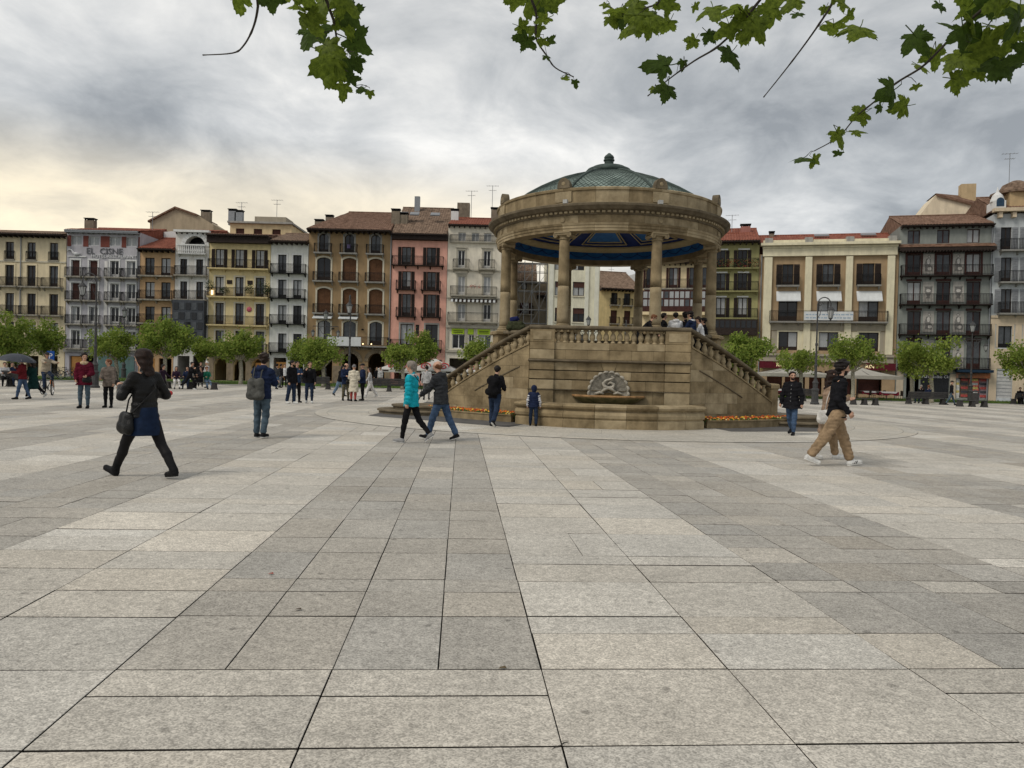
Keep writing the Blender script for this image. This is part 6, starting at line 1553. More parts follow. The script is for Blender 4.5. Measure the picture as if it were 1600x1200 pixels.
    for bi, (Y, path, lv) in enumerate(tw):
        pts = [at(px, py, Y + .12*i) for i, (px, py) in enumerate(path)]
        full = [Vector(roots[bi]), Vector(roots[bi]).lerp(pts[0], .6) + Vector((0, 0, .1))] + pts; sm = []
        for j in range(len(full)-1):
            p0, p1, p2, p3 = full[max(j-1, 0)], full[j], full[j+1], full[min(j+2, len(full)-1)]
            for q in range(5):
                u = q/5; sm.append(.5*((2*p1) + (-p0+p2)*u + (2*p0-5*p1+4*p2-p3)*u*u + (-p0+3*p1-3*p2+p3)*u**3))
        sm.append(full[-1]); n = len(sm); m = MB(); m.tube([W(p) for p in sm], [.0065*(1-i/n) + .0026 + (.0012 if i % 7 == 0 else 0) for i in range(n)], 6)
        br = m.obj('twig', M_TWIG, T, True)
        for (px, py, s_) in lv:
            Yl = Y + .12*min(range(len(path)), key=lambda i: (path[i][0]-px)**2 + (path[i][1]-py)**2) + r.uniform(-.12, .12)
            p = at(px, py, Yl); size = s_*1.55/F*Yl
            me = LEAVES[0 if r.random() < .68 else 1][r.randrange(9)]
            o = link('leaf', me, br); ang = r.gauss(PI, .75)
            R = Matrix.Rotation(r.gauss(0, .35), 4, 'Z') @ Matrix.Rotation(rad(90) + r.gauss(.0, .6), 4, 'X') @ Matrix.Rotation(ang, 4, 'Z')
            o.matrix_local = Matrix.Translation(W(p) - (R @ Vector((0, .22*size, 0)))) @ R @ Matrix.Scale(size, 4)
            # leaf stalk back to the twig
            near = min(sm, key=lambda q: (q-p).length)
            st = R @ Vector((.02*size, -.26*size, .06*size)) + (W(p) - (R @ Vector((0, .22*size, 0))))
            if (W(near) - st).length < .12:
                m = MB(); m.tube([st, (st + W(near))/2 + Vector((0, 0, .01)), W(near)], .0016, 4); m.obj('leaf_stalk', M_TWIG, br)
near_tree()
# ------------------------------------------------------------------ people: signed-distance bodies meshed with surface nets
def rc(a, b, ra, rb_=None, sc=None, q=None): return ('rc', np.array(a, float), np.array(b, float), ra, ra if rb_ is None else rb_, sc, q)
def el(c, r): return ('el', np.array(c, float), np.array(r, float), 0, 0, None, None)
def cc(a, b, ra, rb_, sc=None): return ('cc', np.array(a, float), np.array(b, float), ra, rb_, sc, None)
def sdf(pr, P):
    k, a, b, ra, rb_, sc, q = pr
    if k == 'el':
        d = (P - a)/b; l = np.sqrt((d*d).sum(-1)); l2 = np.sqrt(((d/b)**2).sum(-1)) + 1e-9
        return l*(l-1)/l2
    if sc is not None:
        m = (a+b)/2; P = m + (P-m)/sc; a = m + (a-m)/sc; b = m + (b-m)/sc; mul = min(sc)
    else: mul = 1
    ab = b-a; L2 = max(1e-12, float(ab@ab)); t = ((P-a)@ab)/L2; tc = np.clip(t, 0, 1)
    r = ra + (rb_-ra)*tc; d = P - a - tc[..., None]*ab; dist = np.sqrt((d*d).sum(-1)) - r
    if q: dist = dist - q[1]*(np.abs(np.sin(PI*tc*math.sqrt(L2)/q[0])) - .5)
    if k == 'cc':
        L = math.sqrt(L2); dr = P - a - t[..., None]*ab; rad_ = np.sqrt((dr*dr).sum(-1)) - (ra + (rb_-ra)*np.clip(t, -.2, 1.2)); dist = np.maximum(rad_, np.maximum(-t*L, (t-1)*L))
    return dist*mul
def bounds(pr):
    k, a, b, ra, rb_, sc, q = pr
    if k == 'el': return a-b, a+b
    r = max(ra, rb_)*1.05 + .01; s_ = np.array(sc) if sc is not None else np.ones(3)
    return np.minimum(a, b) - r*np.maximum(s_, 1), np.maximum(a, b) + r*np.maximum(s_, 1)
def surface(prims, vox, k=.02, cut=None, fold=0.0, seed=0, fmul=(1, 1, 2.2)):
    lo = np.min([bounds(p)[0] for p in prims], 0) - .03 - vox*2; hi = np.max([bounds(p)[1] for p in prims], 0) + .03 + vox*2
    n = np.ceil((hi-lo)/vox).astype(int) + 1; D = np.full(n, .08, np.float32); ax = [lo[i] + np.arange(n[i])*vox for i in range(3)]
    rr = np.random.default_rng(seed); W = rr.normal(size=(7, 3)); W = W/np.linalg.norm(W, axis=1)[:, None]*rr.uniform(18, 55, (7, 1))*np.array(fmul); ph = rr.uniform(0, 6.28, 7)
    for p in prims:
        a, b = bounds(p); i0 = np.clip(np.floor((a - .04 - lo)/vox).astype(int), 0, n-1); i1 = np.clip(np.ceil((b + .04 - lo)/vox).astype(int) + 1, 1, n)
        X, Y, Z = np.meshgrid(ax[0][i0[0]:i1[0]], ax[1][i0[1]:i1[1]], ax[2][i0[2]:i1[2]], indexing='ij'); P = np.stack([X, Y, Z], -1)
        d = sdf(p, P).astype(np.float32); S_ = D[i0[0]:i1[0], i0[1]:i1[1], i0[2]:i1[2]]
        h = np.clip(.5 + .5*(S_-d)/k, 0, 1); D[i0[0]:i1[0], i0[1]:i1[1], i0[2]:i1[2]] = S_*(1-h) + d*h - k*h*(1-h)
    X, Y, Z = np.meshgrid(*ax, indexing='ij')
    if fold > 0:
        near = np.abs(D) < .05; P = np.stack([X[near], Y[near], Z[near]], -1); D[near] += fold*np.sin(P@W.T + ph).sum(-1)/3
    if cut is not None:
        for c, nv in cut: D = np.maximum(D, ((X-c[0])*nv[0] + (Y-c[1])*nv[1] + (Z-c[2])*nv[2]))
    ins = D < 0
    # surface nets
    nx, ny, nz = D.shape; acc = np.zeros((nx-1, ny-1, nz-1, 3), np.float32); cnt = np.zeros((nx-1, ny-1, nz-1), np.float32)
    C = [(i, j, l) for i in (0, 1) for j in (0, 1) for l in (0, 1)]
    sl = lambda c: D[c[0]:nx-1+c[0], c[1]:ny-1+c[1], c[2]:nz-1+c[2]]
    for a in C:
        for axx in range(3):
            if a[axx] == 0:
                b = list(a); b[axx] = 1; da, db = sl(a), sl(tuple(b)); x = (da < 0) != (db < 0)
                t = np.where(x, da/(da-db+1e-12), 0)
                for q in range(3): acc[..., q] += np.where(x, a[q] + (t if q == axx else 0), 0)
                cnt += x
    idx = -np.ones(cnt.shape, int); m = cnt > 0; idx[m] = np.arange(m.sum()); I = np.argwhere(m)
    V = lo + (I + acc[m]/cnt[m][:, None])*vox
    F_ = []
    for axx in range(3):
        o1, o2 = (axx+1) % 3, (axx+2) % 3
        A = np.take(ins, range(0, ins.shape[axx]-1), axx); B = np.take(ins, range(1, ins.shape[axx]), axx)
        e = np.argwhere(A != B); e = e[(e[:, o1] > 0) & (e[:, o2] > 0) & (e[:, o1] < cnt.shape[o1]) & (e[:, o2] < cnt.shape[o2])]
        if len(e) == 0: continue
        fl = A[tuple(e.T)]
        def g(d1, d2): q = e.copy(); q[:, o1] -= d1; q[:, o2] -= d2; return idx[tuple(q.T)]
        Q = np.stack([g(1, 1), g(0, 1), g(0, 0), g(1, 0)], 1); Q[~fl] = Q[~fl][:, ::-1]; F_.append(Q)
    return V, np.concatenate(F_) if F_ else np.zeros((0, 4), int)
def to_mesh(name, V, F_, mats, mi=None):
    me = bpy.data.meshes.new(name); me.vertices.add(len(V)); me.vertices.foreach_set('co', V.astype(np.float32).ravel())
    me.loops.add(F_.size); me.loops.foreach_set('vertex_index', F_.astype(np.int32).ravel()); me.polygons.add(len(F_)); me.polygons.foreach_set('loop_start', np.arange(0, F_.size, 4, dtype=np.int32))
    for m in mats: me.materials.append(m)
    if mi is not None: me.polygons.foreach_set('material_index', mi.astype(np.int32))
    me.polygons.foreach_set('use_smooth', np.ones(len(F_), bool)); me.update(calc_edges=True); me.validate(); return me

M_SKIN = pm('skin', (0.50, 0.30, 0.21), 0.55, 0.12, 9); M_SKIND = pm('skin_tan', (0.36, 0.20, 0.13), 0.55, 0.12, 9); M_EYE = pm('eye_dark', (0.03, 0.022, 0.02), 0.3, 0.1)
M_LIP = pm('lips', (0.34, 0.14, 0.11), 0.5, 0.1)
def cloth(name, c, rough=.9, var=.35): return pm('cloth_' + name, c, rough, var, 9, .5, 70, spec=.05)
HAIRC = dict(black=pm('hair_black', (.014, .011, .010), .5, .4, 40, .4, 90), brown=pm('hair_brown', (.020, .011, .008), .5, .6, 30, .4, 90), grey=pm('hair_grey', (.23, .20, .17), .6, .35, 40, .4, 90), auburn=pm('hair_auburn', (.15, .062, .028), .55, .4, 40, .4, 90), dbrown=pm('hair_dark_brown', (.025, .016, .012), .5, .4, 40, .4, 90))
fwd = np.array([0., -1, 0]); sid = np.array([1., 0, 0]); upv = np.array([0., 0, 1])
def person(label, px, py, H, yaw, legs=((0, 0), (0, 0)), arms=((0, 6, 8, 0), (0, 6, 8, 0)), lean=0, head=(0, 0), top='black', bottom='jeans', shoe='black', hair='short', hairc='black', o=None, vox=.011, group=None, z0=0.0, sit=None, pos=None, skin=None):
    """legs: per side (thigh swing, knee bend, spread, foot pitch); arms: (swing, spread, elbow, inward); side order left, right"""
    o = o or {}; s = H/1.72; rng = random.Random(hash(label) % 9999 if False else sum(map(ord, label)))
    J = {}; hz = .91*s; ln = rad(lean)
    pel = np.array([0, 0, hz]); tdir = upv*math.cos(ln) + fwd*math.sin(ln)
    nb = pel + tdir*.545*s; J['neck'] = nb; J['sh'] = [nb - tdir*.045*s + sid*sg*.175*s*o.get('shoulder', 1) for sg in (1, -1)]; hips = [pel + sid*sg*.088*s - upv*.01 for sg in (1, -1)]
    hp = rad(head[1]); hd = upv*math.cos(ln*.6+hp) + fwd*math.sin(ln*.6+hp); hc = nb + hd*.20*s + fwd*.022*s
    yw = rad(head[0]); hf = fwd*math.cos(yw) + sid*math.sin(yw); hf = hf - hd*(hf@hd); hf /= np.linalg.norm(hf); hs = np.cross(hf, hd)*-1.0
    K, A_, T_ = [], [], []
    for i, sg in enumerate((1, -1)):
        l = legs[i]; a, kn = rad(l[0]), rad(l[1]); sp = rad(l[2] if len(l) > 2 else 3); fp = rad(l[3] if len(l) > 3 else 0)
        d1 = -upv*math.cos(a)*math.cos(sp) + fwd*math.sin(a) + sid*sg*math.sin(sp); k = hips[i] + d1*.425*s
        b = a-kn; d2 = -upv*math.cos(b) + fwd*math.sin(b) + sid*sg*math.sin(sp)*.3; an = k + d2*.405*s
        f2 = fwd*math.cos(fp) + upv*math.sin(fp) + sid*sg*.12; K.append(k); A_.append(an); T_.append((an, f2, np.cross(sid, f2)))
    E, Wp, Hd = [], [], []
    for i, sg in enumerate((1, -1)):
        l = arms[i]; a, sp, eb = rad(l[0]) + ln, rad(l[1]), rad(l[2]); inn = rad(l[3] if len(l) > 3 else 0)
        d1 = -upv*math.cos(a)*math.cos(sp) + fwd*math.sin(a)*math.cos(sp) + sid*sg*math.sin(sp); e = J['sh'][i] + d1*.285*s
        b = a+eb; d2 = (-upv*math.cos(b) + fwd*math.sin(b))*math.cos(inn) + sid*sg*(math.sin(sp)*.5 - math.sin(inn)); d2 /= np.linalg.norm(d2); w_ = e + d2*.245*s; E.append(e); Wp.append(w_); Hd.append(d2)
    up_ = 1.0
    # --- body
    B = []; add = B.append
    sk = skin or M_SKIN
    add(rc(pel + upv*.02, nb - tdir*.12*s, .105*s, .115*s, (1.15, .78, 1))); add(rc(J['sh'][0]*.8 + J['sh'][1]*.2, J['sh'][1]*.8 + J['sh'][0]*.2, .062*s)); add(rc(nb - tdir*.03*s, hc - hd*.055*s, .056*s, .052*s))
    hr = np.array([.074, .094, .118])*s
    add(rc(hc + hd*.028*s - hf*.018*s, hc + hd*.028*s + hf*.012*s, .088*s, .082*s, None)); add(rc(hc - hd*.03*s + hf*.030*s, hc - hd*.078*s + hf*.052*s, .060*s, .036*s))
    add(rc(hc + hd*.02*s + hf*.055*s, hc - hd*.01*s + hf*.05*s, .052*s, .05*s))
    add(rc(hc + hd*.012*s + hf*.094*s, hc - hd*.022*s + hf*.112*s, .009*s, .015*s))                 # nose
    add(rc(hc - hd*.052*s + hf*.093*s - hs*.015*s, hc - hd*.052*s + hf*.093*s + hs*.015*s, .009*s))   # lips
    add(rc(hc + hd*.030*s + hf*.088*s - hs*.04*s, hc + hd*.030*s + hf*.088*s + hs*.04*s, .012*s))    # brow
    for sg in (1, -1): add(rc(hc + hs*sg*.083*s + hd*.02*s - hf*.008*s, hc + hs*sg*.083*s - hd*.02*s + hf*.0*s, .015*s, .011*s))
    for i, sg in enumerate((1, -1)):
        add(rc(J['sh'][i], E[i], .05*s, .04*s)); add(rc(E[i], Wp[i], .039*s, .026*s))
        if 'tights' in o: add(rc(hips[i], K[i], .098*s, .066*s)); add(rc(K[i], K[i]*.62 + A_[i]*.38 - fwd*.015*s, .062*s, .064*s)); add(rc(K[i]*.62 + A_[i]*.38 - fwd*.015*s, A_[i], .062*s, .040*s))
        add(rc(hips[i], K[i], .082*s, .054*s)); add(rc(K[i], K[i]*.65 + A_[i]*.35 - fwd*.008*s, .047*s, .047*s)); add(rc(K[i]*.65 + A_[i]*.35 - fwd*.008*s, A_[i], .046*s, .026*s))
        an, f2, n2 = T_[i]; u0 = n2 if n2[2] > 0 else -n2; add(rc(an - u0*.045*s, an + f2*.13*s - u0*.058*s, .026*s, .020*s))
        # hand: palm, four fingers, thumb
        d = Hd[i]; side = np.cross(d, np.cross(fwd, d)); side = side/ (np.linalg.norm(side)+1e-9)
        across = fwd - d*(fwd@d); across = across/(np.linalg.norm(across)+1e-9); inn = -sid*sg - d*((-sid*sg)@d) - across*((-sid*sg)@across); inn = inn/(np.linalg.norm(inn)+1e-9)
        w_ = Wp[i]; add(rc(w_, w_ + d*.075*s, .026*s, .034*s, None)); curl = o.get('curl', .9)
        for q, (off, L_) in enumerate(((.030, .070), (.010, .078), (-.010, .073), (-.030, .058))):
            b0 = w_ + d*.080*s + across*off*s; b1 = b0 + (d*math.cos(curl*.5) + inn*math.sin(curl*.5))*L_*.55*s; b2 = b1 + (d*math.cos(curl*1.4) + inn*math.sin(curl*1.4))*L_*.5*s
            add(rc(b0, b1, .0095*s, .0088*s)); add(rc(b1, b2, .0088*s, .0075*s))
        t0 = w_ + d*.03*s + across*.026*s; t1 = t0 + (d*.7 + across*.55 + inn*.3)*.045*s; add(rc(t0, t1, .013*s, .0105*s)); add(rc(t1, t1 + (d*.85 + inn*.45)*.032*s, .0105*s, .0085*s))
    V, F_ = surface(B, vox, .012)
    # feet to the ground: the lowest shoe point
    soles = []
    for i in range(2):
        an, f2, n2 = T_[i]; soles += [(an - upv*.085*s - f2*.03*s)[2], (an + f2*.17*s - upv*.085*s)[2]]
    dz = -min(soles) if sit is None else sit - (hz - .10*s)
    fc = V[F_].mean(1); mi = np.zeros(len(F_), int)
    for sg in (1, -1):
        e_ = hc + hd*.012*s + hf*.086*s + hs*sg*.032*s; mi[np.linalg.norm((fc-e_), axis=1) < .016*s] = 1
        if 'beard' in o or True:
            b_ = hc + hd*.034*s + hf*.092*s + hs*sg*.034*s; dd = fc-b_; mi[(np.abs(dd@hd) < .007*s) & (np.abs(dd@hs) < .022*s) & (np.linalg.norm(dd, axis=1) < .05*s)] = 3
    lp = hc - hd*.052*s + hf*.10*s; dd = fc-lp; mi[(np.abs(dd@hd) < .010*s) & (np.abs(dd@hs) < .026*s) & (dd@hf > -.02*s)] = 2
    if 'beard' in o:
        dd = fc-hc; mi[(dd@hd < -.036*s) & (dd@hd > -.125*s) & (dd@hf > .022*s) & (np.linalg.norm(dd, axis=1) < .145*s) & ~((np.abs(dd@hd + .052*s) < .010*s) & (np.abs(dd@hs) < .024*s))] = 3
    if 'tights' in o: mi[fc[:, 2] < hz*.92] = 4
    p0 = pos if pos is not None else ground(px, py)
    ob = link('person', to_mesh('person', V, F_, [sk, M_EYE, M_LIP, HAIRC[hairc], o.get('tights', sk)], mi), None, (p0[0], p0[1], z0 + dz + (p0[2] if pos is not None else 0)), (0, 0, rad(yaw)))
    tag(ob, label, 'person', group)
    def part(name, prims, mat, k=.02, cut=None, fold=0., vx=None):
        v, f = surface(prims, vx or max(vox*1.15, .009), k, cut, fold, len(label))
        if len(f): return link(name, to_mesh(name, v, f, [mat]), ob)
    # --- shoes
    shm = o['shoem'] if 'shoem' in o else cloth('shoe_' + shoe, {'black': (.015, .015, .016), 'white': (.62, .62, .60), 'grey': (.25, .25, .25), 'brown': (.10, .055, .03)}[shoe], .6)
    for i in range(2):
        an, f2, n2 = T_[i]; u2 = n2 if n2[2] > 0 else -n2
        pr = [rc(an - u2*.042*s - f2*.022*s, an - u2*.050*s + f2*.165*s, .046*s, .036*s, None), rc(an - u2*.005*s, an - u2*.035*s + f2*.06*s, .046*s, .042*s)]
        if o.get('boot'): pr += [rc(an + (K[i]-an)*.40*o['boot'], an, .056*s, .050*s)]
        part('boot' if o.get('boot') else 'shoe', pr, shm, .02, [(an - u2*.082*s, -u2)])
        sp_ = [rc(an - u2*.068*s - f2*.028*s, an - u2*.070*s + f2*.165*s, .038*s, .033*s)]
        part('sole', sp_, cloth('sole_' + o.get('sole', 'dark'), {'dark': (.02, .02, .02), 'white': (.65, .65, .63)}[o.get('sole', 'dark')]), .01, [(an - u2*.088*s, -u2), (an - u2*.066*s, u2)])
    # --- lower clothing
    BOT = {'jeans': (.055, .090, .155), 'darkjeans': (.022, .034, .062), 'black': (.012, .012, .013), 'khaki': (.29, .205, .125), 'white': (.6, .58, .56), 'grey': (.10, .10, .10), 'palejeans': (.14, .20, .28), 'red': (.35, .07, .06), 'olive': (.11, .10, .065), 'slate': (.07, .10, .125)}
    lw = o.get('legw', 1.0)
    if bottom not in (None, 'skirt'):
        pr = [rc(pel + upv*.06*s, pel - upv*.03*s, .125*s, .128*s, (1.22, .88, 1))]
        for i in range(2):
            re_ = (.050 if lw <= 1 else .062)*lw; a2 = A_[i] + (K[i]-A_[i])*(re_/.405*.80); pr += [rc(hips[i], K[i], .097*s*lw, .070*s*lw), rc(K[i], K[i]*.6 + a2*.4, .069*s*lw, .064*s*lw), rc(K[i]*.6 + a2*.4, a2, .064*s*lw, (.050 if lw <= 1 else .062)*s*lw)]
        part('trousers', pr, cloth('bot_' + bottom, BOT[bottom]), .03, None, .0045*s)
    if bottom == 'skirt': part('skirt', [cc(pel + upv*.10*s, pel - upv*.27*s, .152*s, .215*s, (1.0, 1.0, 1))], o['skirtm'], .01, None, .003)
    # --- upper clothing
    TOPC = {'black': (.012, .012, .014), 'navy': (.016, .024, .055), 'teal': (.010, .32, .40), 'charcoal': (.038, .040, .043), 'white': (.62, .62, .62), 'cream': (.60, .55, .44), 'maroon': (.085, .009, .020), 'taupe': (.15, .125, .105), 'tan': (.27, .19, .135), 'beige': (.34, .29, .22), 'green': (.02, .14, .085), 'dgreen': (.010, .032, .030), 'grey': (.16, .16, .16), 'olive': (.05, .05, .035), 'red': (.11, .014, .018), 'purple': (.028, .016, .030), 'lightgrey': (.40, .40, .40), 'blue': (.04, .07, .13), 'leather': (.012, .012, .012)}
    tm = o.get('topm') or cloth('top_' + top, TOPC[top], .85 if top != 'teal' else .5)
    pf = o.get('puff', .0); q = o.get('quilt'); hem = o.get('hem', .05)
    hp_ = pel - upv*hem*s
    pr = [rc(nb - tdir*.16*s, pel + tdir*.10*s, .135*s + pf, .128*s + pf, (1.22, .86, 1), q), rc(J['sh'][0]*.86 + J['sh'][1]*.14 - tdir*.012*s, J['sh'][1]*.86 + J['sh'][0]*.14 - tdir*.012*s, .068*s + pf*.6),
          cc(pel + tdir*.14*s, hp_, (.130)*s + pf, (.152 + o.get('flare', 0))*s + pf, (1.22, .92, 1)), rc(nb - tdir*.045*s, nb + hd*.03*s, .080*s, .066*s)]
    for i in range(2):
        pr += [rc(J['sh'][i], E[i], .064*s + pf*.8, .055*s + pf*.8, None, q), rc(E[i], Wp[i], .055*s + pf*.8, .040*s + pf*.5, None, q)]
    if o.get('hood'):
        pr += [rc(nb - fwd*.075*s + upv*.01*s - sid*.06*s, nb - fwd*.075*s + upv*.01*s + sid*.06*s, .055*s), rc(nb - fwd*.06*s + upv*.05*s - sid*.08*s, nb + upv*.01*s + fwd*.05*s - sid*.07*s, .03*s), rc(nb - fwd*.06*s + upv*.05*s + sid*.08*s, nb + upv*.01*s + fwd*.05*s + sid*.07*s, .03*s)]
    part(o.get('topname', 'jacket'), pr, tm, .03, None, o.get('fold', .0065)*s)
    if o.get('vest_sleeve'): 
        pr = []
        for i in range(2): pr += [rc(J['sh'][i]*.8 + E[i]*.2, E[i], .066*s + pf*.8, .058*s + pf*.8), rc(E[i], Wp[i], .058*s + pf*.8, .044*s + pf*.6)]
        part('sleeves', pr, o['vest_sleeve'], .03, None, .005)
    if o.get('collar'):
        part('collar', [rc(nb + hd*.005*s + (sid*math.cos(a) + fwd*math.sin(a))*.075*s, nb + hd*.012*s + (sid*math.cos(a+.8) + fwd*math.sin(a+.8))*.078*s, o.get('collr', .034)*s) for a in np.arange(0, 6.28, .785)], o['collar'], .02, None, .004)
    if o.get('front'):     # open front showing the shirt
        part('shirt_front', [rc(nb - tdir*.04*s + fwd*.075*s, pel + tdir*.12*s + fwd*.095*s, .052*s, .050*s, (1, .55, 1))], o['front'], .02)
    # --- hair
    hm = HAIRC.get(hairc); hv = max(.008, vox*.9); C0 = hc
    cap_ = [rc(C0 + hd*.036*s - hf*.022*s, C0 + hd*.042*s + hf*.012*s, .098*s, .092*s)]
    n1 = hf*.86 - hd*.5; n1 = n1/np.linalg.norm(n1)
    if hair == 'short': part('hair', cap_ + [rc(C0 - hd*.02*s - hf*.05*s, C0 - hd*.05*s - hf*.035*s, .055*s, .045*s)], hm, .02, [(C0 + hd*.052*s + hf*.062*s, n1), (C0 - hd*.085*s, -hd)], .003, hv)
    elif hair == 'full': part('hair', [rc(C0 + hd*.045*s - hf*.028*s, C0 + hd*.055*s + hf*.035*s, .108*s, .092*s), rc(C0 - hd*.02*s - hf*.05*s, C0 - hd*.075*s - hf*.04*s, .064*s, .05*s), rc(C0 + hd*.085*s + hf*.07*s, C0 + hd*.10*s, .04*s, .06*s)], hm, .02, [(C0 + hd*.060*s + hf*.066*s, n1)], .016, hv)
    elif hair == 'fringe': part('hair', cap_ + [rc(C0 - hd*.03*s - hf*.05*s, C0 - hd*.07*s - hf*.03*s, .065*s, .05*s)], hm, .02, [(C0 + hd*.03*s + hf*.075*s, n1)], .004, hv)
    elif hair == 'long': part('hair', cap_ + [rc(C0 - hf*.05*s + hs*sg*.035*s, C0 - hd*.20*s - hf*.055*s + hs*sg*.055*s, .060*s, .050*s) for sg in (1, -1)] + [rc(C0 - hd*.20*s - hf*.06*s, C0 - hd*o.get('hairlen', .28)*s - hf*.085*s + hs*.05*s, .075*s, .045*s)] + [rc(C0 + hs*sg*.068*s + hd*.0*s, C0 + hs*sg*.075*s - hd*.15*s - hf*.01*s, .036*s, .03*s) for sg in (1, -1)], hm, .03, [(C0 + hd*.062*s + hf*.070*s, n1)], .008, hv)
    elif hair == 'balding': part('hair', [rc(C0 - hd*.01*s - hf*.045*s, C0 + hd*.02*s - hf*.04*s, .072*s, .066*s)] + [rc(C0 + hs*sg*.055*s - hf*.03*s + hd*.015*s, C0 + hs*sg*.06*s + hd*.0*s, .045*s, .038*s) for sg in (1, -1)], hm, .02, [(C0 + hd*.045*s, hd)], .002, hv)
    elif hair == 'capon':
        part('hat', [rc(C0 + hd*.045*s - hf*.02*s, C0 + hd*.05*s + hf*.012*s, .100*s, .094*s), rc(C0 + hd*.04*s + hf*.08*s, C0 + hd*.03*s + hf*.15*s, .05*s, .04*s, None)], hm, .02, [(C0 + hd*.028*s, -hd), (C0 + hd*.05*s + hf*.10*s, (hd + hf*.1))] if False else [(C0 + hd*.03*s, -hd)], 0, hv)
    elif hair == 'hoodup': part('hood', [rc(C0 + hd*.02*s - hf*.03*s, C0 + hd*.03*s + hf*.02*s, .125*s, .118*s), rc(C0 - hd*.10*s - hf*.02*s, C0 - hd*.02*s - hf*.03*s, .10*s, .12*s)], tm, .04, [(C0 + hf*.085*s, hf)], .004, hv)
    elif hair == 'beanie': part('hat', [rc(C0 + hd*.045*s - hf*.02*s, C0 + hd*.075*s + hf*.0*s, .102*s, .09*s)], o.get('hatm', hm), .02, [(C0 + hd*.015*s, -hd)], .002, hv)
    ob['_dz'] = 0
    del ob['_dz']
    info = dict(nb=nb, pel=pel, sh=J['sh'], W=Wp, E=E, H=Hd, hc=hc, s=s, ob=ob, K=K, A=A_, hd=hd, hf=hf, td=tdir)
    return info
def wpt(I, p): return I['ob'].matrix_basis @ Vector(p)
def sdf_thing(name, label, cat, I, prims, mat, vox=.01, k=.02, fold=.0, cut=None):
    v, f = surface(prims, vox, k, cut, fold, 3); o = link(name, to_mesh(name, v, f, [mat]), None, I['ob'].location, I['ob'].rotation_euler); return tag(o, label, cat)
def strap(name, par, pts, r, mat): m = MB(); m.tube(pts, r, 6); return m.obj(name, mat, par, True)

# ---- nearest figures
leather = pm('black_leather', (.007, .007, .007), .42, .3, 6, .5, 45, spec=.22); denim = pm('denim', (.008, .017, .042), .85, .3, 12, .3, 180); tights = pm('sheer_tights', (.011, .010, .011), .6, .2, 10)
I = person('woman in black leather jacket and blue denim skirt walking left', 224, 746, 1.74, -118, legs=((30, 3, 4, 20), (-26, 12, 4, -8)), arms=((18, 20, 100, 35), (-6, 30, 95, 30)), lean=1, head=(12, 6), top='leather', bottom='skirt', hair='long', hairc='brown', o=dict(topm=leather, skirtm=denim, tights=tights, boot=1.0, hem=.03, fold=.0045, puff=.006, hairlen=.24, legw=1, shoulder=.95), vox=.0085)
sm_ = I['s']; pl = I['pel']
bag = sdf_thing('handbag', 'black leather shoulder bag at the hip of the woman in the denim skirt', 'handbag', I, [rc(pl + np.array([.20, -.14, -.02]), pl + np.array([.22, -.02, -.03]), .06, .06, (.6, 1, 1)), rc(pl + np.array([.21, -.16, -.16]), pl + np.array([.23, .0, -.17]), .085, .085, (.6, 1, 1)), rc(pl + np.array([.20, -.14, -.05]), pl + np.array([.22, -.14, -.16]), .07, .08, (.6, 1, 1)), rc(pl + np.array([.22, -.02, -.05]), pl + np.array([.23, -.01, -.16]), .07, .08, (.6, 1, 1))], leather, .009, .03, .003)
strap('strap', bag, [tuple(pl + np.array([.21, -.08, .03])), tuple(pl + np.array([.19, -.06, .20])), tuple(I['sh'][0]*.3 + I['sh'][1]*.7 + np.array([0, -.05, .085])), tuple(pl + np.array([-.05, .16, .35])), tuple(pl + np.array([.20, .06, .05])), tuple(pl + np.array([.22, -.02, .0]))], .011, leather)
I = person('man in navy puffer jacket and jeans standing with a grey backpack', 408, 684, 1.73, 172, legs=((3, 6, 2), (-4, 14, 3)), arms=((25, 6, 62, 20), (25, 6, 62, 20)), lean=2, head=(20, 8), top='navy', bottom='slate', hair='full', hairc='dbrown', o=dict(puff=.018, quilt=(.085, .018), hem=.09, hood=True, sole='white', fold=.004, collar=cloth('hood_lining', (.16, .145, .14)), legw=1.05), vox=.010)
nb = I['nb']; bp_ = sdf_thing('backpack', 'slouchy grey canvas backpack on the navy puffer jacket', 'backpack', I, [rc(nb + np.array([.02-.08, .26, -.30]), nb + np.array([.18-.08, .26, -.30]), .085), rc(nb + np.array([.0-.08, .28, -.56]), nb + np.array([.20-.08, .28, -.56]), .10), rc(nb + np.array([.02-.08, .26, -.28]), nb + np.array([.0-.08, .28, -.55]), .09), rc(nb + np.array([.18-.08, .26, -.28]), nb + np.array([.20-.08, .28, -.55]), .09)], cloth('grey_canvas', (.085, .085, .078)), .010, .03, .006)
for sx in (-.05, .12): strap('strap', bp_, [tuple(nb + np.array([sx, .22, -.28])), tuple(nb + np.array([sx, .15, -.05])), tuple(nb + np.array([sx*1.4, .02, .045])), tuple(nb + np.array([sx*1.6, -.14, -.15]))], .014, MATS['cloth_grey_canvas'])
m = MB(); m.box(nb[0]-.06, nb[0]+.10, nb[1]+.355, nb[1]+.368, nb[2]-.56, nb[2]-.42); m.obj('front_pocket', MATS['cloth_grey_canvas'], bp_)
I = person('woman in bright turquoise puffer jacket and black leggings walking left', 641, 692, 1.66, -108, legs=((12, 3, 2, 4), (-20, 22, 2, -34)), arms=((-6, 6, 14, 0), (10, 6, 12, 0)), lean=-1, head=(5, 2), top='teal', bottom='black', shoe='grey', hair='fringe', hairc='grey', o=dict(puff=.022, quilt=(.095, .016), hem=.12, hood=False, sole='white', fold=.007, collar=cloth('pale_hood', (.42, .42, .42)), legw=.92), vox=.010)
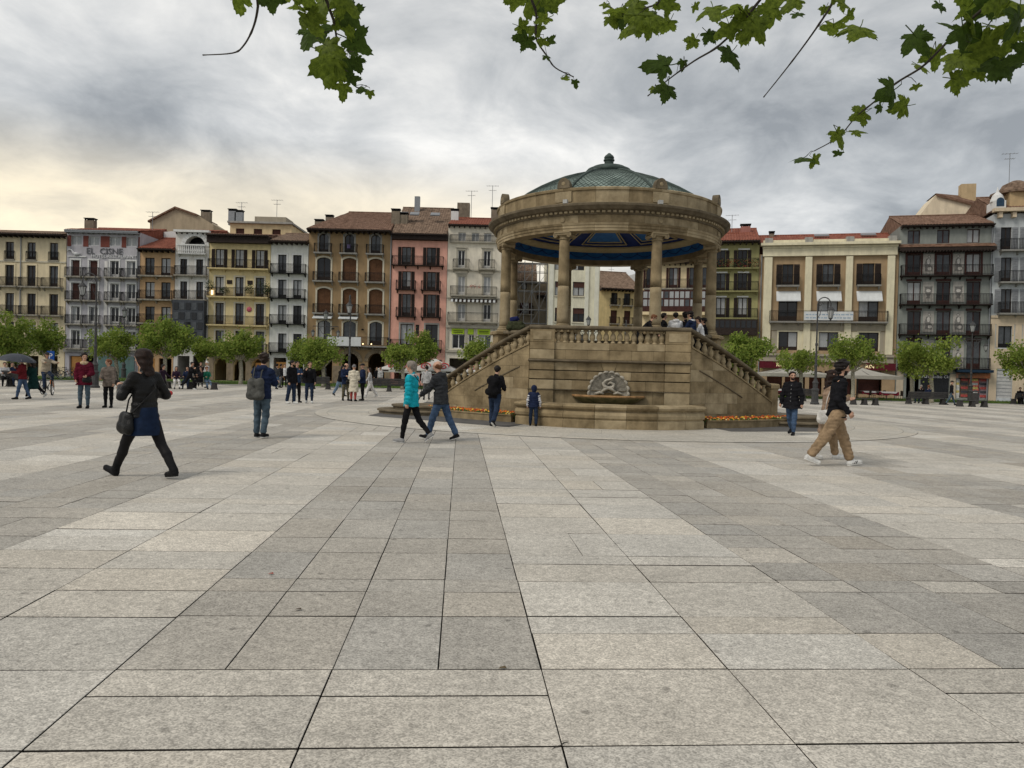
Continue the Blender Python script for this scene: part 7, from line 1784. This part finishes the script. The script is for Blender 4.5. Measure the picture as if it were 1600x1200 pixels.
nb = I['nb']; cb_ = tag(link('crossbody_strap', MB().tube([tuple(nb + np.array([.12, .10, .03])), tuple(nb + np.array([.02, .185, -.12])), tuple(nb + np.array([-.12, .185, -.36])), tuple(nb + np.array([-.20, .06, -.52])), tuple(nb + np.array([-.20, -.08, -.50])), tuple(nb + np.array([-.02, -.19, -.25])), tuple(nb + np.array([.14, -.06, .02]))], .009, 5).mesh('crossbody_strap', cloth('dark_strap', (.02, .02, .025))), None, I['ob'].location, I['ob'].rotation_euler), 'thin dark crossbody strap over the turquoise jacket', 'bag strap')
I = person('balding man in dark grey puffer jacket and blue jeans walking left', 688, 688, 1.70, -112, legs=((20, 4, 3, 10), (-20, 8, 3, -18)), arms=((26, 8, 20, 0), (-8, 8, 18, 0)), lean=5, head=(0, 10), top='charcoal', bottom='jeans', shoe='black', hair='balding', hairc='auburn', o=dict(puff=.022, quilt=(.085, .018), hem=.10, hood=True, sole='white', fold=.006, legw=1.08), vox=.010)
I = person('man in black jacket with black backpack walking past the bandstand stair', 772, 667, 1.66, 158, legs=((10, 12, 3, 0), (-14, 24, 3, -34)), arms=((14, 10, 50, 25), (10, 8, 55, 20)), lean=8, head=(0, 10), top='black', bottom='darkjeans', shoe='black', hair='short', hairc='black', o=dict(puff=.012, hem=.10, sole='white', legw=1.15, fold=.008), vox=.012)
nb = I['nb']; bp_ = sdf_thing('backpack', 'black backpack on the man walking past the bandstand stair', 'backpack', I, [rc(nb + np.array([-.10, .22, -.12]), nb + np.array([.10, .22, -.12]), .09), rc(nb + np.array([-.10, .26, -.42]), nb + np.array([.10, .26, -.42]), .11), rc(nb + np.array([0, .22, -.10]), nb + np.array([0, .27, -.42]), .13)], cloth('black_nylon', (.010, .010, .011)), .012, .04, .006)
for sx in (-.11, .11): strap('strap', bp_, [tuple(nb + np.array([sx, .16, -.06])), tuple(nb + np.array([sx*1.1, .02, .03])), tuple(nb + np.array([sx*1.2, -.13, -.12])), tuple(nb + np.array([sx*1.5, -.05, -.36])), tuple(nb + np.array([sx, .16, -.44]))], .014, MATS['cloth_black_nylon'])
person('small child in navy hooded vest with white sleeves by the fountain', 833, 666, 1.13, 172, legs=((6, 6, 5), (-6, 8, 5)), arms=((-2, 14, 10, 0), (0, 14, 10, 0)), lean=2, head=(0, 5), top='navy', bottom='darkjeans', shoe='black', hair='hoodup', hairc='black', o=dict(puff=.016, quilt=(.06, .008), hem=.10, vest_sleeve=cloth('white_sleeve', (.60, .60, .62)), sole='dark', topname='hooded_vest', legw=1.1), vox=.010)
I = person('bearded man in open black parka and jeans walking towards the camera', 1236, 680, 1.70, -38, legs=((12, 2, 2, 0), (-16, 18, 2, -14)), arms=((-4, 14, 12, 0), (2, 16, 10, 0)), lean=0, head=(32, 2), top='black', bottom='jeans', shoe='black', hair='short', hairc='brown', o=dict(puff=.022, hem=.16, flare=.05, hood=True, beard=1, sole='dark', front=cloth('dark_shirt', (.020, .021, .026)), fold=.010, legw=1.0), vox=.010)
nb, pl = I['nb'], I['pel']
m = MB()
for k in range(5): p = (nb*(1-k/5) + pl*(k/5)) + np.array([.025, -.175 - .012*k, -.06]); m.lathe([(0, .008), (.010, .006), (.012, 0)], 8, tuple(p), cap=False); 
bt = m.obj('shirt_buttons', pm('pale_button', (.6, .6, .58), .5, .05), I['ob'])
I = person('dark haired man in black fleece and khaki trousers walking right', 1304, 728, 1.86, 84, legs=((22, 4, 3, 10), (-27, 10, 3, -20)), arms=((2, 10, 18, 0), (-22, 10, 58, 0)), lean=4, head=(0, 3), top='black', bottom='khaki', shoe='white', hair='full', hairc='black', o=dict(puff=.012, hem=.07, beard=1, sole='white', fold=.008, legw=1.22, collar=cloth('fleece_collar', (.012, .012, .013))), vox=.0085)
ob = I['ob']
for i in range(2):      # three dark stripes on each shoe
    an = I['A'][i]; sg = (1, -1)[i]; fp = rad((10, -20)[i]); f2 = fwd*math.cos(fp) + upv*math.sin(fp)
    u2 = np.cross(sid, f2); u2 = u2 if u2[2] > 0 else -u2
    for k in range(3):
        for ss in (1, -1):
            c = an + f2*(.035 + .032*k) - u2*.035 + sid*(ss*.040); m = MB(); a_, b_ = c - f2*.016 - u2*.028, c + f2*.014 + u2*.016 - sid*ss*.008
            m.tube([tuple(a_), tuple(b_)], .0085, 5); m.obj('shoe_stripe', cloth('stripe', (.012, .012, .013)), ob)
I2 = person('woman in tan coat with white bag half hidden behind the man in black fleece', 1288, 722, 1.68, 88, legs=((16, 6, 3, 6), (-18, 12, 3, -12)), arms=((40, 8, 52, 0), (-10, 8, 30, 0)), lean=1, head=(0, 3), top='tan', bottom='khaki', shoe='white', hair='long', hairc='brown', o=dict(puff=.016, hem=.38, flare=.05, topname='coat', sole='white', legw=1.2, curl=.5, collar=cloth('black_scarf', (.012, .012, .013))), vox=.012, pos=ground(1308, 722))
I2['ob'].location.y += .42
pl = I2['pel']; wb = sdf_thing('handbag', 'small white rounded shoulder bag behind the man in black fleece', 'handbag', I2, [rc(pl + np.array([-.20, .10, .02]), pl + np.array([-.20, .22, .0]), .075, .075, (.6, 1, 1)), rc(pl + np.array([-.20, .12, -.10]), pl + np.array([-.20, .22, -.10]), .095, .09, (.6, 1, 1))], cloth('white_bag', (.62, .60, .56)), .01, .04)
strap('strap', wb, [tuple(pl + np.array([-.2, .16, .06])), tuple(pl + np.array([-.2, .12, .3])), tuple(I2['sh'][1] + np.array([.02, .02, .09])), tuple(pl + np.array([-.2, .02, .3])), tuple(pl + np.array([-.2, .12, .05]))], .008, MATS['cloth_white_bag'])

# ---- middle distance
fur = cloth('fur_trim', (.50, .38, .24)); V2 = .015
I = person('teenager in maroon parka with fur trimmed hood at left', 131, 638, 1.74, 10, legs=((3, 2, 4), (-3, 4, 5)), arms=((8, 14, 60, 25), (4, 12, 30, 15)), head=(30, 0), top='maroon', bottom='slate', hair='full', hairc='black', o=dict(puff=.03, hem=.16, flare=.02, hood=True, collar=fur, collr=.055, front=cloth('blue_scarf', (.10, .16, .36)), legw=1.0), vox=.013)
pl = I['pel']; sdf_thing('handbag', 'black bag held in front of the maroon parka', 'handbag', I, [rc(pl + np.array([.10, -.26, .0]), pl + np.array([.24, -.24, .0]), .08, .08, (1, .7, 1)), rc(pl + np.array([.10, -.26, .08]), pl + np.array([.22, -.24, .08]), .05)], leather, .012)
I = person('older woman in taupe jacket and black trousers beside the maroon parka', 169, 637, 1.58, 5, legs=((2, 2, 3), (-2, 4, 3)), arms=((6, 8, 14, 0), (12, 10, 60, 20)), head=(-45, 0), top='taupe', bottom='black', hair='fringe', hairc='auburn', o=dict(puff=.022, hem=.14, hood=True), vox=.013)
pl = I['pel']; hb = sdf_thing('handbag', 'dark handbag at the side of the taupe jacket', 'handbag', I, [rc(pl + np.array([.28, -.03, .0]), pl + np.array([.30, .05, .0]), .085, .085, (.6, 1, 1.2))], leather, .012); strap('strap', hb, [tuple(pl + np.array([.28, 0, .08])), tuple(pl + np.array([.24, -.02, .4])), tuple(I['sh'][0] + np.array([0, 0, .09])), tuple(pl + np.array([.24, .06, .35])), tuple(pl + np.array([.29, .04, .08]))], .01, leather)
I = person('person in dark red jacket and jeans under the umbrella', 35, 624, 1.60, -80, legs=((14, 4, 2), (-12, 10, 2, -8)), arms=((10, 8, 80, 10), (24, 10, 100, 0)), lean=2, top='red', bottom='jeans', hair='short', hairc='dbrown', o=dict(puff=.02, hem=.06), vox=V2)
UW = wpt(I, I['W'][1]); p = person('person in long dark green coat walking beside the umbrella holder', 52, 623, 1.52, -95, legs=((20, 4, 2, 6), (-26, 26, 2, -40)), arms=((10, 8, 70, 20), (4, 8, 40, 10)), lean=6, top='dgreen', bottom='black', shoe='white', hair='long', hairc='dbrown', o=dict(puff=.02, hem=.45, flare=.09, topname='coat', sole='white', front=cloth('cream_front', (.5, .48, .42))), vox=V2)
def umbrella():
    t = thing('umbrella', 'open dark grey umbrella over the couple at left', 'umbrella', (UW.x + .02, UW.y, 0)); z = at(43, 555, UW.y).z + .06; R = .60
    m = MB(); n = 48; rows = 7
    for j in range(rows+1):
        a = j/rows*1.12
        for i in range(n):
            th = 2*PI*i/n; sc = 1 - .07*(j/rows)**2*abs(math.sin(th*4))
            m.v.append((R*math.sin(a)/math.sin(1.12)*math.cos(th)*sc*1.15, R*math.sin(a)/math.sin(1.12)*math.sin(th)*sc*1.15, z - .40*(1-math.cos(a))/(1-math.cos(1.12))*.75))
    for j in range(rows):
        for i in range(n): m.f.append((j*n+i, (j+1)*n+i, (j+1)*n+(i+1) % n, j*n+(i+1) % n)); m.m.append(0)
    c = m.obj('canopy', pm('umbrella_grey', (.055, .06, .072), .6, .15, 5), t, True); c.rotation_euler = (0, rad(5), 0); c.location = (-math.sin(rad(5))*z, 0, 0)
    m = MB(); m.tube([(0, 0, UW.z-.10), (0, 0, z+.05)], .011, 6); m.obj('shaft', M_GREYM, t); m = MB(); m.tube([(0, 0, UW.z-.14), (0, 0, UW.z+.02)], .018, 6); m.obj('handle', M_DKWOOD, t)
    m = MB()
    for k in range(8): a = 2*PI*k/8; m.tube([(0, 0, z-.02), (R*.62*math.cos(a), R*.62*math.sin(a), z-.10), (R*1.1*math.cos(a), R*1.1*math.sin(a), z-.30)], .006, 4)
    m.obj('ribs', M_GREYM, t)
umbrella()
# ---- bicycle
M_TYRE = pm('tyre', (.012, .012, .012), .8, .2); M_FRAME = pm('bike_frame', (.05, .05, .055), .35, .2, 5, metal=.3); M_FORK = pm('bike_orange', (.45, .16, .05), .4, .2); M_SPOKE = pm('spoke', (.5, .5, .5), .3, .1, metal=.8)
def bicycle(label, loc, rz, steer=0.0, group=None, frame=None):
    t = thing('bicycle', label, 'bicycle', loc, rz, group); R = .33; fr = frame or M_FRAME       # local +x is forward
    def wheel(x, st):
        m = MB(); m.tube([(R*math.cos(2*PI*i/28), 0, R*math.sin(2*PI*i/28)) for i in range(29)], .026, 8, False); w_ = m.obj('wheel', M_TYRE, t, True, (x, 0, R+.012), (0, 0, st))
        m = MB(); m.tube([((R-.032)*math.cos(2*PI*i/28), 0, (R-.032)*math.sin(2*PI*i/28)) for i in range(29)], .012, 6, False); m.obj('rim', M_SPOKE, w_)
        m = MB()
        for k in range(14): a = 2*PI*k/14; m.tube([(0, .02*(-1)**k, 0), ((R-.03)*math.cos(a), 0, (R-.03)*math.sin(a))], .0028, 4)
        m.tube([(0, -.05, 0), (0, .05, 0)], .022, 8); m.obj('spokes', M_SPOKE, w_)
    wheel(-.52, 0); wheel(.54, steer)
    m = MB(); bb = (-.08, 0, .30); seat = (-.24, 0, .82); hd_ = (.36, 0, .80); hl = (.41, 0, .66); ra = (-.52, 0, .34)
    m.tube([bb, seat], .018, 8); m.tube([seat, hd_], .018, 8); m.tube([bb, hl], .020, 8); m.tube([hd_, hl], .022, 8)
    for y in (-.05, .05): m.tube([(-.08, y*.4, .30), (ra[0], y, ra[2])], .011, 6); m.tube([(-.20, y*.4, .74), (ra[0], y, ra[2])], .009, 6)
    m.obj('frame', fr, t, True)
    m = MB()
    for y in (-.05, .05): m.tube([(.41, y, .66), (.54, y, .345)], .014, 6)
    m.tube([(.41, -.055, .66), (.41, .055, .66)], .016, 6); m.obj('fork', M_FORK, t, True)
    m = MB(); m.tube([(.36, 0, .80), (.33, 0, .95)], .014, 6); c, s_ = math.cos(steer), math.sin(steer); m.tube([(.33 - (-.30)*s_*1, -.30*c, .97), (.36, 0, .95), (.33 - (.30)*s_, .30*c, .97)], .013, 6); m.obj('handlebar', M_FRAME, t, True)
    m = MB(); m.tube([(-.24, 0, .82), (-.27, 0, .93)], .013, 6); m.obj('seat_post', M_FRAME, t)
    v, f = surface([rc((-.40, 0, .95), (-.14, 0, .955), .065, .025, (1, 1, .5))], .012, .02); link('saddle', to_mesh('saddle', v, f, [M_TYRE]), t)
    m = MB(); m.lathe([(.09, -.008), (.09, .008)], 20, (0, 0, 0)); cr = m.obj('chainring', M_SPOKE, t, False, (-.08, .05, .30), (PI/2, 0, 0)); m = MB()
    for sg in (1, -1): m.tube([(-.08, sg*.07, .30), (-.08 + sg*.11, sg*.07, .30 - sg*.12)], .010, 6); m.box(-.08 + sg*.11 - .045, -.08 + sg*.11 + .045, sg*.12-.04, sg*.12+.04, .285 - sg*.12, .31 - sg*.12)
    m.obj('pedals', M_FRAME, t)
    return t
g = ground(74, 617); bicycle('mountain bike ridden past the parking sign at left', (g.x, g.y, 0), rad(-38), rad(-30))
cb = Vector((math.cos(rad(-38)), math.sin(rad(-38)), 0)); pc = g - cb*.26
person('cyclist in beige sweater and dark cap riding the mountain bike', 0, 0, 1.72, 52, legs=((62, 78, 8), (38, 30, 8)), arms=((58, 12, 18, 0), (58, 12, 18, 0)), lean=14, head=(0, -4), top='beige', bottom='darkjeans', hair='capon', hairc='black', o=dict(puff=.015, hem=.02), vox=V2, sit=.97, pos=Vector((pc.x, pc.y, 0)), skin=M_SKIND)
for k, (px, yy) in enumerate(((96, 598), (106, 598), (86, 598))):
    q_ = at(px, yy, 62.6); bicycle(['parked dark bicycle behind the maroon parka, middle of three', 'parked dark bicycle behind the maroon parka, rightmost of three', 'parked dark bicycle behind the cyclist, leftmost of three'][k], (q_.x, q_.y, .02 if q_.y < 62 else .10), rad(20 + 25*k), 0.0, 'parked bicycles')
# ---- red ball and the boy kicking it
m = MB(); prof = [(.115*math.sin(PI*i/14), -.115*math.cos(PI*i/14)) for i in range(15)]; m.lathe(prof, 20, cap=False); g = ground(266, 618); bl = m.obj('ball', pm('red_ball', (.50, .045, .05), .4, .15, 6), None, True, (g.x, g.y, .117)); tag(bl, 'small red ball on the paving beside the leather jacket elbow', 'ball')
VF = .021
def far(label, px, py, H, yaw, **k): k.setdefault('vox', VF); return person(label, px, py, H, yaw, **k)
far('boy in dark clothes kicking the red ball, half hidden by the leather jacket', 254, 617, 1.45, 80, legs=((20, 10, 3, 10), (-14, 10, 3)), arms=((20, 25, 40, 0), (-20, 20, 40, 0)), top='purple', bottom='black', hair='full', hairc='black')
far('man in black running to the right at left', 296, 609, 1.74, 75, legs=((38, 45, 3, 0), (-30, 30, 3, -30)), arms=((-30, 12, 80, 0), (35, 12, 80, 0)), lean=12, top='black', bottom='black', shoe='white', hair='short', hairc='black', o=dict(sole='white'))
A2 = ((3, 2, 3), (-3, 4, 3))
far('man in black hooded jacket, left of the talking men', 455, 631, 1.74, 60, legs=((4, 2, 3), (-6, 8, 3)), arms=((0, 8, 10, 0), (2, 8, 14, 0)), head=(30, 0), top='black', bottom='darkjeans', shoe='white', hair='short', hairc='black', o=dict(puff=.02, hem=.08, hood=True, beard=1, sole='white', legw=1.1), vox=.014)
far('man in blue shirt half hidden behind the black hooded jacket', 463, 629, 1.72, 40, legs=A2, arms=((20, 8, 90, 30), (20, 8, 90, 30)), top='blue', bottom='black', hair='short', hairc='dbrown', vox=.015)
far('man in open black jacket facing the camera, hand at his mouth', 483, 630, 1.72, 10, legs=((4, 2, 3), (-4, 6, 4)), arms=((10, 10, 12, 0), (34, 10, 118, 25)), head=(25, -4), top='black', bottom='darkjeans', shoe='white', hair='short', hairc='black', o=dict(puff=.015, hem=.05, front=cloth('grey_green_tee', (.06, .065, .05)), sole='white'), vox=.014)
far('balding man in dark coat in the chatting group', 540, 626, 1.72, 30, legs=A2, arms=((16, 8, 80, 30), (16, 8, 80, 30)), head=(40, 0), top='navy', bottom='olive', hair='balding', hairc='dbrown', o=dict(puff=.02, hem=.14, hood=True), vox=.016)
I = far('woman in long cream coat seen from behind in the chatting group', 552, 627, 1.64, 175, legs=A2, arms=((10, 10, 60, 20), (10, 10, 60, 20)), top='cream', bottom='red', hair='beanie', hairc='grey', o=dict(puff=.03, hem=.46, flare=.03, topname='coat', hood=True, hatm=cloth('grey_beanie', (.20, .19, .19))), vox=.016)
pl = I['pel']; sdf_thing('handbag', 'dark handbag hanging beside the cream coat', 'handbag', I, [rc(pl + np.array([.26, -.02, .02]), pl + np.array([.28, .08, .02]), .11, .11, (.6, 1, 1))], leather, .016)
far('man in navy jacket and black trousers, right of the cream coat', 566, 626, 1.72, -60, legs=A2, arms=((14, 8, 70, 25), (4, 8, 20, 0)), top='navy', bottom='black', hair='capon', hairc='black', o=dict(puff=.02, hem=.08), vox=.016)
far('person in black coat bending forward left of the chatting group', 531, 619, 1.66, 60, legs=((20, 10, 3), (-20, 16, 3, -20)), arms=((20, 8, 40, 0), (10, 8, 40, 0)), lean=14, top='black', bottom='palejeans', hair='long', hairc='black', o=dict(puff=.02, hem=.05, legw=1.2))
far('girl in pale clothes walking left past the chatting group', 578, 621, 1.58, -75, legs=((20, 4, 3, 6), (-22, 16, 3, -18)), arms=((18, 8, 20, 0), (-16, 8, 20, 0)), lean=4, top='lightgrey', bottom='white', shoe='white', hair='long', hairc='dbrown', o=dict(legw=1.25, sole='white'))
far('man with pale jacket walking away between the turquoise and grey couple', 666, 625, 1.72, 190, legs=((10, 6, 3), (-12, 14, 3, -10)), arms=((6, 8, 20, 0), (-6, 8, 20, 0)), top='lightgrey', bottom='grey', hair='short', hairc='black', o=dict(puff=.015), vox=.016)
far('far walker in dark cap and jacket passing the long bench', 1486, 633, 1.74, 80, legs=((22, 4, 3, 8), (-22, 12, 3, -18)), arms=((12, 8, 20, 0), (-10, 8, 20, 0)), top='black', bottom='slate', hair='capon', hairc='black')
far('white clad person standing before the yellow house arcade', 323, 606, 1.7, -40, legs=A2, arms=((14, 8, 60, 10), (10, 8, 60, 10)), top='lightgrey', bottom='black', hair='beanie', hairc='grey', o=dict(hatm=cloth('white_cap', (.55, .55, .53)), puff=.01))
far('person in dark coat standing left of the white clad person', 313, 604, 1.68, 30, legs=A2, top='black', bottom='black', hair='short', hairc='black')
for k, (px, py, yw, tp, bt, lb) in enumerate(((588, 605, 20, 'black', 'black', 'person in black behind the bench by the pink house, left of two'), (594, 606, -20, 'lightgrey', 'grey', 'person in grey behind the bench by the pink house, right of two'), (438, 606, 150, 'black', 'grey', 'person in black seen from behind, second to the right of the navy puffer jacket'), (432, 608, 170, 'charcoal', 'jeans', 'person in grey just right of the navy puffer jacket'), (1404, 619, 30, 'maroon', 'black', 'far passer-by in dark red near the terrace, left of two'), (1409, 619, -10, 'black', 'black', 'far passer-by in black near the terrace, right of two'), (444, 605, 20, 'white', 'black', 'far person in white behind the talking men'))):
    far(lb, px, py, 1.70, yw, legs=((12, 6, 3), (-12, 10, 3, -10)), top=tp, bottom=bt, hair='short', hairc='black' if k % 2 else 'dbrown')
# seated people
SIT = dict(legs=((82, 78, 6), (80, 74, 6)), arms=((30, 10, 60, 20), (30, 10, 60, 20)))
def seated(label, px, py, yaw, top, bottom, hair='short', hairc='black', lean=-6, zs=.47, **k):
    g = ground(px, py); d = Vector((math.sin(rad(yaw)), -math.cos(rad(yaw)), 0)); p = g + Vector((0, .28, 0)); a = dict(SIT); a.update(k); far(label, 0, 0, 1.68, yaw, top=top, bottom=bottom, hair=hair, hairc=hairc, lean=lean, sit=zs, pos=Vector((p.x, p.y, 0)), **a)
seated('person in green top sitting with legs stretched on the left bench', 320, 608, 40, 'green', 'palejeans', 'full', 'auburn', legs=((72, 30, 4, 10), (70, 40, 4)))
seated('person in black sitting in the middle of the left bench', 310, 608, -30, 'black', 'black', 'long', 'dbrown')
seated('person in dark purple sitting at the left end of the left bench', 272, 608, 30, 'purple', 'white', 'long', 'black')
seated('person in navy sitting on the left bench behind the runner', 289, 608, 10, 'navy', 'darkjeans')
seated('man in dark navy coat sitting at the far left bench', 14, 604, 60, 'navy', 'darkjeans', hairc='dbrown')
seated('person in white and black sitting at the left edge', 2, 604, 40, 'lightgrey', 'black')
seated('person in black sitting on the bench behind the men talking', 474, 608, 160, 'black', 'darkjeans')
seated('dark haired person sitting on the long bench, left of two heads', 1441, 631, 180, 'black', 'darkjeans', hairc='grey')
seated('person sitting on the long bench, right of two heads', 1453, 631, 180, 'navy', 'darkjeans', hairc='auburn')
seated('person in black on the bench at the right edge', 1597, 632, -30, 'black', 'black')
# ---- people on the bandstand
def upon(label, px, yloc, yaw, H, top, hair='short', hairc='black', **k):
    d = ray(px, 490); t = yloc/d.y; far(label, 0, 0, H, yaw, top=top, bottom='black', hair=hair, hairc=hairc, pos=Vector((d.x*t, yloc, 2.0)), vox=.015, **k)
CR_ = dict(arms=((20, 10, 70, 25), (20, 10, 70, 25)))
upon('youth in black at the left of the group on the bandstand', 1037, 25.3, 100, 1.60, 'black', **CR_)
upon('youth in white hoodie seen from behind on the bandstand', 1056, 24.7, 178, 1.58, 'white', o=dict(puff=.02, hood=True), **CR_)
upon('youth in black jacket right of the white hoodie on the bandstand', 1073, 25.2, 200, 1.64, 'black', 'full', lean=6, **CR_)
upon('youth in navy sweater with white collar on the bandstand', 1084, 24.6, -130, 1.62, 'navy', 'full', o=dict(collar=cloth('white_collar', (.6, .6, .6)), puff=.012), lean=6, head=(0, 12), **CR_)
upon('youth in white at the right of the bandstand group', 1098, 25.2, -110, 1.50, 'white', 'full', 'dbrown', lean=8, head=(0, 14), **CR_)
upon('youth in black at the right end of the bandstand group', 1104, 25.9, -100, 1.52, 'black', 'full', lean=8, **CR_)
upon('person bending low behind the bandstand balustrade', 1001, 24.4, 70, 1.60, 'black', 'short', 'auburn', lean=38, head=(0, 10))
# bag left by the left column
g = at(806, 505, 25.8); v, f = surface([rc((-.22, 0, .10), (.22, 0, .10), .12, .12), rc((-.18, 0, .22), (.18, 0, .22), .10, .10)], .014, .04, None, .01); o_ = link('duffel_bag', to_mesh('duffel_bag', v, f, [cloth('green_canvas', (.05, .055, .03))]), None, (g.x, 26.0, 3.0)); tag(o_, 'dark green duffel bag beside the left bandstand column', 'bag')
v, f = surface([rc((-.07, 0, .10), (.07, 0, .13), .10, .09)], .014, .04, None, .01); o_ = link('blue_bag', to_mesh('blue_bag', v, f, [cloth('blue_nylon', (.02, .025, .09))]), None, (g.x - .05, 26.05, 3.27)); tag(o_, 'small blue bag on top of the green duffel', 'bag')
